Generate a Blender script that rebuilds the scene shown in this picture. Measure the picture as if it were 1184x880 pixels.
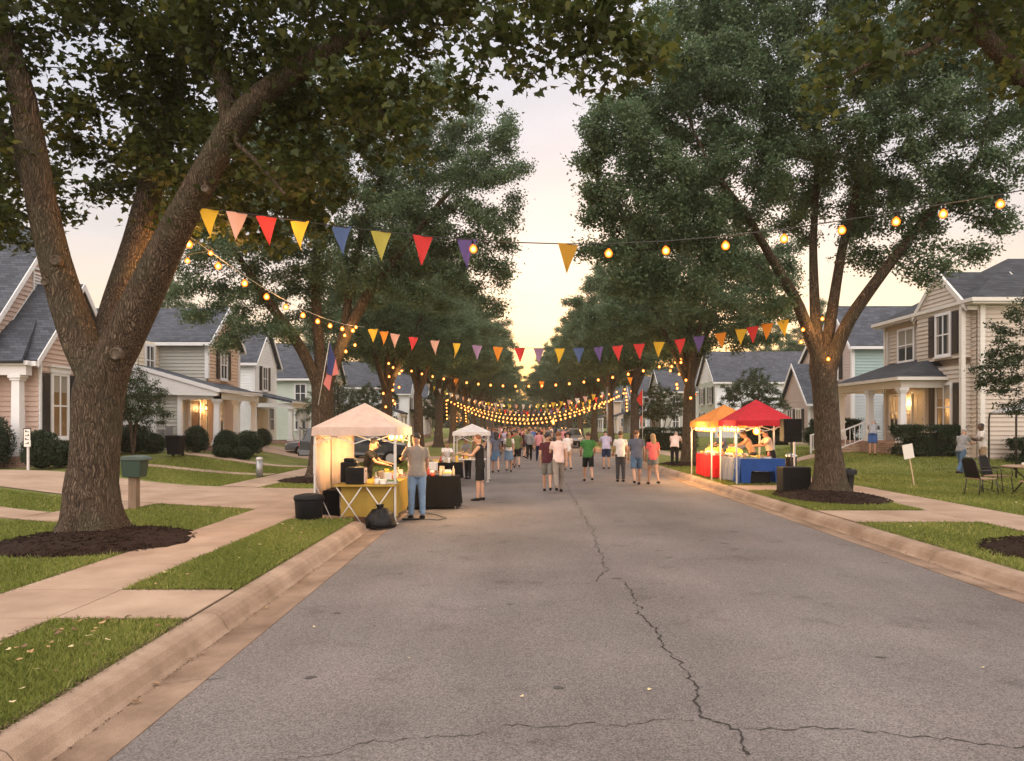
import bpy, math, random
import numpy as np
from mathutils import Vector, Matrix

# ------------------------------------------------------------------ camera, sky, sun, exposure
sc = bpy.context.scene
for o in list(bpy.data.objects): bpy.data.objects.remove(o)
col = sc.collection
F = 855.0; CX, CY, CH = 597.0, 490.0, 2.0      # focal length, vanishing point (px of the 1184 x 880 photo) and eye height
cam_d = bpy.data.cameras.new('camera'); cam = bpy.data.objects.new('camera', cam_d); col.objects.link(cam)
cam.location = (0, 0, CH); cam.rotation_euler = (math.pi/2, 0, 0)
cam_d.sensor_width = 36.0; cam_d.lens = F/1184*36.0
cam_d.shift_x = (592-CX)/1184; cam_d.shift_y = (CY-440)/1184
cam_d.clip_start = 0.05; cam_d.clip_end = 5000
sc.camera = cam

SUN_EL, SUN_AZ = 3.0, 9.0        # low sun ahead, just right of the street's axis
world = bpy.data.worlds.new('World'); sc.world = world; world.use_nodes = True
wn, wl = world.node_tree.nodes, world.node_tree.links
wn.clear()
sky = wn.new('ShaderNodeTexSky'); sky.sky_type = 'NISHITA'; sky.sun_disc = False
sky.sun_elevation = math.radians(SUN_EL); sky.sun_rotation = math.radians(SUN_AZ)
sky.air_density = 1.0; sky.dust_density = 2.0; sky.ozone_density = 1.0
bg = wn.new('ShaderNodeBackground'); bg.inputs['Strength'].default_value = 0.03
# thin high overcast over the dusk sky: warm towards the sun, pale lavender higher up, boosted overhead and in the east as added fill light
tc = wn.new('ShaderNodeTexCoord'); sep = wn.new('ShaderNodeSeparateXYZ'); wl.new(tc.outputs['Generated'], sep.inputs[0])
def ramp(src, stops):
    r = wn.new('ShaderNodeValToRGB'); wl.new(src, r.inputs[0]); e = r.color_ramp.elements
    e[0].position, e[0].color = stops[0][0], (*stops[0][1], 1); e[1].position, e[1].color = stops[-1][0], (*stops[-1][1], 1)
    for p, c in stops[1:-1]: k = e.new(p); k.color = (*c, 1)
    return r.outputs[0]
west = ramp(sep.outputs['Z'], [(0, (.62, .31, .11)), (.06, (.60, .36, .17)), (.13, (.52, .405, .32)), (.22, (.415, .375, .37)), (.32, (.345, .335, .365)), (.5, (.36, .37, .42)), (.7, (.86, .82, .80)), (1, (.86, .82, .80))])
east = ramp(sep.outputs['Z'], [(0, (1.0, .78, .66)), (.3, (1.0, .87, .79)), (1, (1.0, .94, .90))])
mr = wn.new('ShaderNodeMapRange'); mr.interpolation_type = 'SMOOTHSTEP'; mr.inputs[1].default_value = .45; mr.inputs[2].default_value = -.5; wl.new(sep.outputs['Y'], mr.inputs[0])
cl = wn.new('ShaderNodeTexNoise'); cl.inputs['Scale'].default_value = 2.2; cl.inputs['Detail'].default_value = 5
mpn = wn.new('ShaderNodeMapping'); mpn.inputs['Scale'].default_value = (1, 1, 3.5); wl.new(tc.outputs['Generated'], mpn.inputs[0]); wl.new(mpn.outputs[0], cl.inputs[0])
clr = wn.new('ShaderNodeMapRange'); clr.inputs[1].default_value = .3; clr.inputs[2].default_value = .7; clr.inputs[3].default_value = .86; clr.inputs[4].default_value = 1.14; wl.new(cl.outputs[0], clr.inputs[0])
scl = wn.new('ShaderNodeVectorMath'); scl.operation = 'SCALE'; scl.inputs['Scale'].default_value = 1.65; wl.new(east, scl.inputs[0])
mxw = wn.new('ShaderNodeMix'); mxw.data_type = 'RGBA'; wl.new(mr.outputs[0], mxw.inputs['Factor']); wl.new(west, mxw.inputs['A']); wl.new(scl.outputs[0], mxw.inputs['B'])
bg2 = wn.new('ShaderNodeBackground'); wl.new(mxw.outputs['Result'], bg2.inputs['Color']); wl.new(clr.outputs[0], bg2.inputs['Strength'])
addw = wn.new('ShaderNodeAddShader'); wo = wn.new('ShaderNodeOutputWorld')
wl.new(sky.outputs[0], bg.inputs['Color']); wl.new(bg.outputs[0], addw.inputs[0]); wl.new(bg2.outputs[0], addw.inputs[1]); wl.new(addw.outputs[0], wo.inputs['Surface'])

sd = bpy.data.lights.new('sun', 'SUN'); sd.energy = 0.8; sd.color = (1, .66, .40); sd.angle = math.radians(8)
sun = bpy.data.objects.new('sun', sd); col.objects.link(sun)
az, el = math.radians(SUN_AZ), math.radians(SUN_EL + 1.5)
sdir = Vector((math.sin(az)*math.cos(el), math.cos(az)*math.cos(el), math.sin(el)))
sun.rotation_euler = sdir.to_track_quat('Z', 'Y').to_euler()

vs = sc.view_settings; vs.view_transform = 'Standard'; vs.look = 'None'; vs.gamma = 1.0; vs.use_curve_mapping = False
vs.exposure = 0.95
sc.cycles.use_denoising = True; sc.cycles.max_bounces = 6; sc.cycles.transparent_max_bounces = 12
sc.cycles.sample_clamp_indirect = 4.0; sc.cycles.caustics_reflective = False; sc.cycles.caustics_refractive = False
sc.cycles.diffuse_bounces = 3; sc.cycles.glossy_bounces = 2; sc.cycles.transmission_bounces = 3

# ------------------------------------------------------------------ measuring helpers
def P(px, py, Y): return Vector(((px-CX)*Y/F, Y, CH-(py-CY)*Y/F))     # a photo pixel at a given distance
def ss(a, b, x):
    t = min(max((x-a)/(b-a), 0), 1); return t*t*(3-2*t)
def gz(x, y):                                                          # height of the lawns
    z = .15
    if x < 0: z += .42*ss(-9, -15, x) + .22*ss(28, 33, y)*ss(-10, -14, x)
    else: z += .12*ss(11, 16, x) + .48*ss(25.5, 29, y)*ss(11.5, 15, x)
    return z
VG = np.vectorize(gz)

# ------------------------------------------------------------------ materials
MATS = {}
def mat(name, color, rough=.8, var=0, vscale=4, bump=0, bscale=30, metal=0, col2=None, stretch=None, detail=4,
        transl=0, spec=None, coat=0, speck=None, bdist=.01, emit=None):
    if spec is None and (name.startswith(('fabric_', 'cloth_', 'canvas_', 'flag_')) or rough >= .9): spec = .12
    if name in MATS: return MATS[name]
    m = bpy.data.materials.new(name); m.use_nodes = True; nt = m.node_tree; n, l = nt.nodes, nt.links
    b = n['Principled BSDF']; b.inputs['Base Color'].default_value = (*color, 1); b.inputs['Roughness'].default_value = rough
    b.inputs['Metallic'].default_value = metal
    if spec is not None: b.inputs['Specular IOR Level'].default_value = spec
    if coat: b.inputs['Coat Weight'].default_value = coat
    if emit: b.inputs['Emission Color'].default_value = (*emit[0], 1); b.inputs['Emission Strength'].default_value = emit[1]
    co = n.new('ShaderNodeTexCoord').outputs['Object']
    if stretch:
        mp = n.new('ShaderNodeMapping'); mp.inputs['Scale'].default_value = stretch; l.new(co, mp.inputs[0]); co = mp.outputs[0]
    last = None
    if var or col2:
        nz = n.new('ShaderNodeTexNoise'); nz.inputs['Scale'].default_value = vscale; nz.inputs['Detail'].default_value = detail
        nz.inputs['Roughness'].default_value = .6; l.new(co, nz.inputs[0])
        mr = n.new('ShaderNodeMapRange'); mr.inputs[1].default_value = .33; mr.inputs[2].default_value = .67; l.new(nz.outputs[0], mr.inputs[0])
        mx = n.new('ShaderNodeMix'); mx.data_type = 'RGBA'
        c2 = col2 or tuple(min(1, c*(1+var)) for c in color); c1 = color if col2 else tuple(c*(1-var) for c in color)
        mx.inputs['A'].default_value = (*c1, 1); mx.inputs['B'].default_value = (*c2, 1)
        l.new(mr.outputs[0], mx.inputs['Factor']); last = mx.outputs['Result']
    if speck:
        sz = n.new('ShaderNodeTexNoise'); sz.inputs['Scale'].default_value = speck[0]; sz.inputs['Detail'].default_value = 2; l.new(co, sz.inputs[0])
        mr = n.new('ShaderNodeMapRange'); mr.inputs[1].default_value = .3; mr.inputs[2].default_value = .7
        mr.inputs[3].default_value = 1-speck[1]; mr.inputs[4].default_value = 1+speck[1]; l.new(sz.outputs[0], mr.inputs[0])
        vm = n.new('ShaderNodeVectorMath'); vm.operation = 'SCALE'; l.new(mr.outputs[0], vm.inputs['Scale'])
        if last: l.new(last, vm.inputs[0])
        else: vm.inputs[0].default_value = color
        last = vm.outputs[0]
    if last: l.new(last, b.inputs['Base Color'])
    if bump:
        nb = n.new('ShaderNodeTexNoise'); nb.inputs['Scale'].default_value = bscale; nb.inputs['Detail'].default_value = 5; l.new(co, nb.inputs[0])
        bp = n.new('ShaderNodeBump'); bp.inputs['Strength'].default_value = bump; bp.inputs['Distance'].default_value = bdist
        l.new(nb.outputs[0], bp.inputs['Height']); l.new(bp.outputs[0], b.inputs['Normal'])
    if transl:
        t = n.new('ShaderNodeBsdfTranslucent'); ms = n.new('ShaderNodeMixShader'); ms.inputs[0].default_value = transl
        if last: l.new(last, t.inputs['Color'])
        else: t.inputs['Color'].default_value = (*color, 1)
        l.new(b.outputs[0], ms.inputs[1]); l.new(t.outputs[0], ms.inputs[2]); l.new(ms.outputs[0], n['Material Output'].inputs['Surface'])
    MATS[name] = m; return m

def leaf_mat(name, c1, c2, c3, transl=.35, rough=.55):                 # each leaf its own shade of green
    if name in MATS: return MATS[name]
    m = bpy.data.materials.new(name); m.use_nodes = True; n, l = m.node_tree.nodes, m.node_tree.links
    b = n['Principled BSDF']; b.inputs['Roughness'].default_value = rough; b.inputs['Specular IOR Level'].default_value = .35
    at = n.new('ShaderNodeAttribute'); at.attribute_name = 'tone'
    r = n.new('ShaderNodeValToRGB'); l.new(at.outputs['Fac'], r.inputs[0])
    r.color_ramp.elements[0].color = (*c1, 1); r.color_ramp.elements[1].color = (*c3, 1); k = r.color_ramp.elements.new(.55); k.color = (*c2, 1)
    l.new(r.outputs[0], b.inputs['Base Color'])
    t = n.new('ShaderNodeBsdfTranslucent'); ms = n.new('ShaderNodeMixShader'); ms.inputs[0].default_value = transl
    l.new(r.outputs[0], t.inputs['Color']); l.new(b.outputs[0], ms.inputs[1]); l.new(t.outputs[0], ms.inputs[2])
    l.new(ms.outputs[0], n['Material Output'].inputs['Surface']); MATS[name] = m; return m

def bark_mat(name, c1, c2, sc_=9, depth=.03):
    m = bpy.data.materials.new(name); m.use_nodes = True; n, l = m.node_tree.nodes, m.node_tree.links
    b = n['Principled BSDF']; b.inputs['Roughness'].default_value = .95; b.inputs['Specular IOR Level'].default_value = .15
    tcn = n.new('ShaderNodeTexCoord')
    wob = n.new('ShaderNodeTexNoise'); wob.inputs['Scale'].default_value = 2.6; wob.inputs['Detail'].default_value = 3; l.new(tcn.outputs['Object'], wob.inputs[0])
    def st(z, amt):
        mp = n.new('ShaderNodeMapping'); mp.inputs['Scale'].default_value = (1, 1, z); l.new(tcn.outputs['Object'], mp.inputs[0])
        ad = n.new('ShaderNodeVectorMath'); ad.operation = 'MULTIPLY_ADD'; l.new(wob.outputs['Color'], ad.inputs[0]); ad.inputs[1].default_value = (amt, amt, amt*.3); l.new(mp.outputs[0], ad.inputs[2]); return ad.outputs[0]
    v = n.new('ShaderNodeTexVoronoi'); v.feature = 'DISTANCE_TO_EDGE'; v.inputs['Scale'].default_value = sc_*2.6; l.new(st(.085, .22), v.inputs[0])
    nz = n.new('ShaderNodeTexNoise'); nz.inputs['Scale'].default_value = sc_*2.2; nz.inputs['Detail'].default_value = 7; nz.inputs['Roughness'].default_value = .65; l.new(st(.14, .3), nz.inputs[0])
    mr = n.new('ShaderNodeMapRange'); mr.inputs[1].default_value = 0; mr.inputs[2].default_value = .34; l.new(v.outputs['Distance'], mr.inputs[0])
    sm = n.new('ShaderNodeMath'); sm.operation = 'MULTIPLY_ADD'; sm.inputs[1].default_value = 1.9; l.new(nz.outputs[0], sm.inputs[0]); l.new(mr.outputs[0], sm.inputs[2])
    m2 = n.new('ShaderNodeMapRange'); m2.inputs[1].default_value = .75; m2.inputs[2].default_value = 1.95; l.new(sm.outputs[0], m2.inputs[0])
    mx = n.new('ShaderNodeMix'); mx.data_type = 'RGBA'; mx.inputs['A'].default_value = (*c1, 1); mx.inputs['B'].default_value = (*c2, 1); l.new(m2.outputs[0], mx.inputs['Factor'])
    pt = n.new('ShaderNodeTexNoise'); pt.inputs['Scale'].default_value = 1.3; pt.inputs['Detail'].default_value = 4; l.new(tcn.outputs['Object'], pt.inputs[0])
    p2 = n.new('ShaderNodeMapRange'); p2.inputs[1].default_value = .45; p2.inputs[2].default_value = .7; p2.inputs[4].default_value = .45; l.new(pt.outputs[0], p2.inputs[0])
    gx = n.new('ShaderNodeMix'); gx.data_type = 'RGBA'; l.new(p2.outputs[0], gx.inputs['Factor']); l.new(mx.outputs['Result'], gx.inputs['A']); gx.inputs['B'].default_value = (.075, .082, .05, 1)
    l.new(gx.outputs['Result'], b.inputs['Base Color'])
    bp = n.new('ShaderNodeBump'); bp.inputs['Strength'].default_value = 1; bp.inputs['Distance'].default_value = depth; l.new(sm.outputs[0], bp.inputs['Height']); l.new(bp.outputs[0], b.inputs['Normal'])
    MATS[name] = m; return m

def asphalt_mat():
    m = bpy.data.materials.new('asphalt'); m.use_nodes = True; n, l = m.node_tree.nodes, m.node_tree.links
    b = n['Principled BSDF']; b.inputs['Roughness'].default_value = .9; b.inputs['Specular IOR Level'].default_value = .2
    co = n.new('ShaderNodeTexCoord').outputs['Object']
    def noise(s, d=4, st=None):
        c = co
        if st: mp = n.new('ShaderNodeMapping'); mp.inputs['Scale'].default_value = st; l.new(co, mp.inputs[0]); c = mp.outputs[0]
        z = n.new('ShaderNodeTexNoise'); z.inputs['Scale'].default_value = s; z.inputs['Detail'].default_value = d; l.new(c, z.inputs[0]); return z.outputs[0]
    def mp_(v, a, b_, c, d):
        r = n.new('ShaderNodeMapRange'); r.inputs[1].default_value = a; r.inputs[2].default_value = b_; r.inputs[3].default_value = c; r.inputs[4].default_value = d; l.new(v, r.inputs[0]); return r.outputs[0]
    def mul(a, b_):
        r = n.new('ShaderNodeMath'); r.operation = 'MULTIPLY'; l.new(a, r.inputs[0]); l.new(b_, r.inputs[1]); return r.outputs[0]
    big = mp_(noise(.45, 5), .3, .7, .80, 1.18)
    lanes = mp_(noise(.7, 3, (1, .06, 1)), .3, .7, .86, 1.12)
    vor = n.new('ShaderNodeTexVoronoi'); vor.inputs['Scale'].default_value = 95; l.new(co, vor.inputs[0])
    grit = mp_(vor.outputs['Color'], 0, 1, .50, 1.5)
    fine = mp_(noise(160, 2), .3, .7, .8, 1.2)
    stain = mp_(noise(1.7, 6), .60, .74, 1, .72)
    tot = mul(mul(mul(big, lanes), mul(grit, fine)), stain)
    mx = n.new('ShaderNodeMix'); mx.data_type = 'RGBA'; mx.inputs['A'].default_value = (.153, .127, .120, 1); mx.inputs['B'].default_value = (.139, .127, .121, 1); l.new(noise(.8, 2), mx.inputs['Factor'])
    vm = n.new('ShaderNodeVectorMath'); vm.operation = 'SCALE'; l.new(mx.outputs['Result'], vm.inputs[0]); l.new(tot, vm.inputs['Scale']); l.new(vm.outputs[0], b.inputs['Base Color'])
    bp = n.new('ShaderNodeBump'); bp.inputs['Strength'].default_value = .6; bp.inputs['Distance'].default_value = .006; l.new(vor.outputs['Distance'], bp.inputs['Height']); l.new(bp.outputs[0], b.inputs['Normal'])
    MATS['asphalt'] = m; return m

def shingle_mat(name, c):
    m = bpy.data.materials.new(name); m.use_nodes = True; n, l = m.node_tree.nodes, m.node_tree.links
    b = n['Principled BSDF']; b.inputs['Roughness'].default_value = .95; b.inputs['Specular IOR Level'].default_value = .2
    s = n.new('ShaderNodeSeparateXYZ'); l.new(n.new('ShaderNodeTexCoord').outputs['Object'], s.inputs[0])
    a = n.new('ShaderNodeMath'); a.operation = 'ADD'; l.new(s.outputs[0], a.inputs[0]); l.new(s.outputs[1], a.inputs[1])
    cb = n.new('ShaderNodeCombineXYZ'); l.new(a.outputs[0], cb.inputs[0]); l.new(s.outputs[2], cb.inputs[1])
    br = n.new('ShaderNodeTexBrick'); br.inputs['Scale'].default_value = 1; br.inputs['Brick Width'].default_value = .32; br.inputs['Row Height'].default_value = .10
    br.inputs['Mortar Size'].default_value = .006; br.inputs['Color1'].default_value = (*[x*1.35 for x in c], 1); br.inputs['Color2'].default_value = (*[x*.75 for x in c], 1)
    br.inputs['Mortar'].default_value = (*[x*.4 for x in c], 1); l.new(cb.outputs[0], br.inputs[0]); l.new(br.outputs[0], b.inputs['Base Color'])
    bp = n.new('ShaderNodeBump'); bp.inputs['Strength'].default_value = .5; bp.inputs['Distance'].default_value = .01; l.new(br.outputs['Fac'], bp.inputs['Height']); bp.invert = True; l.new(bp.outputs[0], b.inputs['Normal'])
    MATS[name] = m; return m

def brick_mat(name, c, mortar, w=.22, h=.075):
    m = bpy.data.materials.new(name); m.use_nodes = True; n, l = m.node_tree.nodes, m.node_tree.links
    b = n['Principled BSDF']; b.inputs['Roughness'].default_value = .9
    s = n.new('ShaderNodeSeparateXYZ'); l.new(n.new('ShaderNodeTexCoord').outputs['Object'], s.inputs[0])
    a = n.new('ShaderNodeMath'); a.operation = 'ADD'; l.new(s.outputs[0], a.inputs[0]); l.new(s.outputs[1], a.inputs[1])
    cb = n.new('ShaderNodeCombineXYZ'); l.new(a.outputs[0], cb.inputs[0]); l.new(s.outputs[2], cb.inputs[1])
    br = n.new('ShaderNodeTexBrick'); br.inputs['Scale'].default_value = 1; br.inputs['Brick Width'].default_value = w; br.inputs['Row Height'].default_value = h
    br.inputs['Mortar Size'].default_value = .006; br.inputs['Color1'].default_value = (*[x*1.2 for x in c], 1); br.inputs['Color2'].default_value = (*[x*.75 for x in c], 1)
    br.inputs['Mortar'].default_value = (*mortar, 1); l.new(cb.outputs[0], br.inputs[0]); l.new(br.outputs[0], b.inputs['Base Color'])
    MATS[name] = m; return m

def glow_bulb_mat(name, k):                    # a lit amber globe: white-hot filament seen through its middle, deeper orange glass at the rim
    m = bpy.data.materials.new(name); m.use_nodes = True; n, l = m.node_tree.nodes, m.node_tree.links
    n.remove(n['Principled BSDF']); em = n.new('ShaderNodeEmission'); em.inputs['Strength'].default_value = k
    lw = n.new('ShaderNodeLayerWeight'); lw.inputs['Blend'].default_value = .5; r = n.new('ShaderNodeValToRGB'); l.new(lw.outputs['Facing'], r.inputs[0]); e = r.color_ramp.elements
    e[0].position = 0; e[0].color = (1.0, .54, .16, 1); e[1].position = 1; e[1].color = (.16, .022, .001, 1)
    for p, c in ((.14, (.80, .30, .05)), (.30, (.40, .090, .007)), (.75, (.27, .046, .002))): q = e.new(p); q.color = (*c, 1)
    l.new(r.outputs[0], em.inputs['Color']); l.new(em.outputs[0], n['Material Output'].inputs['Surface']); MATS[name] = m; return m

bark_mat('bark', (.028, .019, .013), (.19, .135, .095), 12, .045)
bark_mat('bark_far', (.035, .024, .017), (.155, .108, .076), 10, .03)
leaf_mat('leaf_maple', (.024, .038, .008), (.058, .076, .016), (.19, .175, .035), .45)
leaf_mat('leaf_elm', (.046, .084, .042), (.098, .150, .076), (.22, .27, .15), .45)
leaf_mat('leaf_small', (.022, .040, .016), (.045, .07, .026), (.09, .12, .05), .3)
leaf_mat('leaf_dark', (.010, .022, .009), (.020, .038, .014), (.045, .07, .028), .15)
leaf_mat('grass', (.120, .150, .030), (.225, .260, .052), (.42, .38, .13), .4, .7)
mat('lawn', (.135, .155, .042), .95, col2=(.20, .205, .065), vscale=.9, speck=(38, .5), bump=1, bscale=45, bdist=.05, detail=6)
asphalt_mat()
mat('concrete', (.275, .190, .136), .9, col2=(.40, .290, .215), vscale=1.1, speck=(140, .16), bump=.25, bscale=120, bdist=.004, detail=6)
mat('gutter_concrete', (.15, .098, .068), .9, col2=(.30, .21, .152), vscale=1.3, speck=(150, .22), bump=.3, bscale=110, bdist=.005, detail=7)
mat('kerb_concrete', (.215, .148, .105), .9, col2=(.36, .262, .195), vscale=1.7, speck=(150, .2), bump=.3, bscale=110, bdist=.005, detail=7)
mat('joint', (.05, .042, .036), .95)
mat('mulch', (.014, .008, .006), .95, col2=(.040, .022, .015), vscale=28, bump=1, bscale=30, bdist=.05)
mat('crack', (.040, .034, .031), 1)
mat('tar', (.05, .046, .044), .8)
shingle_mat('shingle', (.060, .066, .080)); shingle_mat('shingle_dark', (.038, .041, .048))
brick_mat('brick', (.24, .13, .09), (.35, .3, .26)); brick_mat('brick_tan', (.36, .24, .17), (.42, .36, .3))
mat('trim', (.58, .55, .51), .6, var=.04, vscale=2)
mat('trim_white', (.64, .64, .65), .55, var=.03, vscale=2)
for nm, c in (('pink_siding', (.50, .375, .315)), ('tan_siding', (.46, .395, .335)), ('grey_siding', (.37, .37, .335)), ('white_siding', (.72, .74, .76)),
              ('mint_siding', (.48, .54, .49)), ('teal_siding', (.30, .41, .41)), ('peach_siding', (.56, .41, .31)), ('blue_siding', (.42, .46, .50)), ('cream_siding', (.60, .53, .42)), ('mauve_siding', (.46, .38, .36))):
    mat(nm, tuple(q*1.0 for q in c), .65, var=.07, vscale=.7, detail=5)
mat('shutter', (.022, .020, .022), .5); mat('door_paint', (.20, .11, .07), .5); mat('door_dark', (.06, .035, .025), .45)
mat('glass', (.045, .05, .055), .08, spec=.6); mat('glass_warm_reflect', (.05, .04, .03), .12, spec=.5, emit=((1, .45, .12), .05))  # the warm pane's faint emission paints in a reflection of warm light
mat('curtain', (.45, .38, .30), .9)
mat('metal_white', (.52, .50, .48), .4); mat('metal_dark', (.035, .030, .028), .45, metal=.3); mat('metal_grey', (.32, .32, .33), .4, metal=.6)
mat('plastic_black', (.009, .009, .010), .6, spec=.18); mat('plastic_green', (.014, .040, .028), .5); mat('rubber', (.008, .008, .008), .85, spec=.15)
mat('wood', (.22, .15, .10), .8, col2=(.14, .095, .06), vscale=5, stretch=(6, 6, .6)); mat('wood_pale', (.48, .36, .22), .7)
mat('cord', (.03, .028, .026), .7); mat('cord_white', (.5, .46, .4), .7)
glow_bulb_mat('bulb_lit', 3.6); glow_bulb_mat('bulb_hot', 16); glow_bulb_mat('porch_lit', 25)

# ------------------------------------------------------------------ object helpers
WORLD = {}
def tag(o, label=None, cat=None, group=None, kind=None):
    if label: o['label'] = label
    if cat: o['category'] = cat
    if group: o['group'] = group
    if kind: o['kind'] = kind
    return o
def empty(name, loc, label, cat, group=None):
    o = bpy.data.objects.new(name, None); col.objects.link(o); o.location = loc; o.empty_display_size = .2
    WORLD[o.name] = Vector(loc); return tag(o, label, cat, group)
class MB:
    def __init__(s): s.v = []; s.f = []; s.sm = []
    def add(s, vs_, fs, smooth=False):
        b = len(s.v); s.v += [tuple(v) for v in vs_]; s.f += [tuple(i+b for i in f) for f in fs]; s.sm += [smooth]*len(fs)
    def box(s, x0, x1, y0, y1, z0, z1, taper=0):
        t = taper
        s.add([(x0, y0, z0), (x1, y0, z0), (x1, y1, z0), (x0, y1, z0), (x0+t, y0+t, z1), (x1-t, y0+t, z1), (x1-t, y1-t, z1), (x0+t, y1-t, z1)],
              [(0, 3, 2, 1), (4, 5, 6, 7), (0, 1, 5, 4), (1, 2, 6, 5), (2, 3, 7, 6), (3, 0, 4, 7)])
    def obox(s, c, u, v, w):      # centre and three half-axis vectors
        c, u, v, w = map(Vector, (c, u, v, w)); vs_ = [c+a*u+b*v+d*w for d in (-1, 1) for a, b in ((-1, -1), (1, -1), (1, 1), (-1, 1))]
        s.add(vs_, [(0, 3, 2, 1), (4, 5, 6, 7), (0, 1, 5, 4), (1, 2, 6, 5), (2, 3, 7, 6), (3, 0, 4, 7)])
    def bar(s, a, b, w, h=None):
        a, b = Vector(a), Vector(b); d = (b-a); L = d.length; d.normalize(); up = Vector((0, 0, 1)) if abs(d.z) < .95 else Vector((0, 1, 0))
        x = d.cross(up).normalized(); y = x.cross(d); s.obox((a+b)/2, d*L/2, x*w/2, y*(h or w)/2)
    def tube(s, pts, r, n=10, cap=True, smooth=True, ref=None):
        pts = [Vector(p) for p in pts]; k = len(pts); rr = r if isinstance(r, (list, tuple)) else [r]*k; vs_ = []; up = None
        for i, p in enumerate(pts):
            d = (pts[min(i+1, k-1)]-pts[max(i-1, 0)]).normalized()
            if up is None:
                up = Vector(ref) if ref else (Vector((0, 0, 1)) if abs(d.z) < .9 else Vector((0, 1, 0)))
            x = d.cross(up).normalized(); up = x.cross(d).normalized()
            rx, ry = rr[i] if isinstance(rr[i], (tuple, list)) else (rr[i], rr[i])
            vs_ += [p+x*rx*math.cos(2*math.pi*j/n)+up*ry*math.sin(2*math.pi*j/n) for j in range(n)]
        fs = [(i*n+j, i*n+(j+1) % n, (i+1)*n+(j+1) % n, (i+1)*n+j) for i in range(k-1) for j in range(n)]
        s.add(vs_, fs, smooth)
        if cap: s.add(vs_[:n], [tuple(range(n-1, -1, -1))]); s.add(vs_[-n:], [tuple(range(n))])
    def lathe(s, c, prof, n=16, smooth=True, axis='z', sx=1, sy=1):
        c = Vector(c); vs_ = []
        for r, z in prof:
            for j in range(n):
                a = 2*math.pi*j/n; q = (r*sx*math.cos(a), r*sy*math.sin(a), z)
                if axis == 'x': q = (q[2], q[0], q[1])
                if axis == 'y': q = (q[0], q[2], q[1])
                vs_.append(c+Vector(q))
        k = len(prof); fs = [(i*n+j, i*n+(j+1) % n, (i+1)*n+(j+1) % n, (i+1)*n+j) for i in range(k-1) for j in range(n)]
        s.add(vs_, fs, smooth); s.add(vs_[:n], [tuple(range(n-1, -1, -1))]); s.add(vs_[-n:], [tuple(range(n))])
    def ell(s, c, rx, ry, rz, n=16, m=10):
        s.lathe(c, [(max(1e-3, math.sin(math.pi*i/m)), -math.cos(math.pi*i/m)*rz) for i in range(m+1)], n, sx=rx, sy=ry)
    def slab(s, poly, t):         # polygon thickened downwards along its normal
        p = [Vector(q) for q in poly]; nrm = (p[1]-p[0]).cross(p[2]-p[0]).normalized()
        if nrm.z < 0: p.reverse(); nrm = -nrm
        k = len(p); s.add(p+[q-nrm*t for q in p], [tuple(range(k)), tuple(range(2*k-1, k-1, -1))]+[(i, i+k, (i+1) % k+k, (i+1) % k) for i in range(k)])
    def prism(s, poly, ext):
        p = [Vector(q) for q in poly]; ext = Vector(ext); k = len(p)
        s.add(p+[q+ext for q in p], [tuple(range(k)), tuple(range(2*k-1, k-1, -1))]+[(i, (i+1) % k, (i+1) % k+k, i+k) for i in range(k)])
    def mesh(s, name, m, off=(0, 0, 0)):
        me = bpy.data.meshes.new(name); off = Vector(off)
        me.from_pydata([tuple(Vector(v)-off) for v in s.v], [], s.f); me.polygons.foreach_set('use_smooth', s.sm)
        for q in (m if isinstance(m, (list, tuple)) else [m]): me.materials.append(MATS[q] if isinstance(q, str) else q)
        me.update(); return me
    def build(s, name, m, parent=None, origin=None, bevel=0, fixn=True):
        off = WORLD[parent.name] if parent is not None else Vector(origin or (0, 0, 0))
        me = s.mesh(name, m, off)
        if fixn:
            import bmesh; bm = bmesh.new(); bm.from_mesh(me); bmesh.ops.remove_doubles(bm, verts=bm.verts, dist=1e-5); bmesh.ops.recalc_face_normals(bm, faces=bm.faces); bm.to_mesh(me); bm.free()
        o = bpy.data.objects.new(name, me); col.objects.link(o)
        if parent is not None: o.parent = parent
        else: o.location = off
        WORLD[o.name] = off
        if bevel: b = o.modifiers.new('bevel', 'BEVEL'); b.width = bevel; b.segments = 2; b.limit_method = 'ANGLE'
        return o
def np_mesh(name, verts, nper, m, tone=None, smooth=False):
    """many separate faces of nper vertices each"""
    nv = len(verts); nf = nv//nper; me = bpy.data.meshes.new(name)
    me.vertices.add(nv); me.vertices.foreach_set('co', np.ascontiguousarray(verts, np.float32).ravel())
    me.loops.add(nv); me.loops.foreach_set('vertex_index', np.arange(nv, dtype=np.int32))
    me.polygons.add(nf); me.polygons.foreach_set('loop_start', np.arange(0, nv, nper, dtype=np.int32)); me.polygons.foreach_set('loop_total', np.full(nf, nper, np.int32))
    if tone is not None:
        a = me.attributes.new('tone', 'FLOAT', 'FACE'); a.data.foreach_set('value', np.ascontiguousarray(tone, np.float32))
    me.materials.append(MATS[m]); me.update(calc_edges=True); me.validate(); return me
def link_mesh(name, me, parent=None, loc=(0, 0, 0)):
    o = bpy.data.objects.new(name, me); col.objects.link(o)
    if parent is not None: o.parent = parent; WORLD[o.name] = WORLD.get(parent.name, Vector())
    else: o.location = loc; WORLD[o.name] = Vector(loc)
    return o
def copy_tree(o, parent=None):
    c = o.copy(); col.objects.link(c)
    if parent is not None: c.parent = parent
    for ch in list(o.children): copy_tree(ch, c)
    return c
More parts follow.
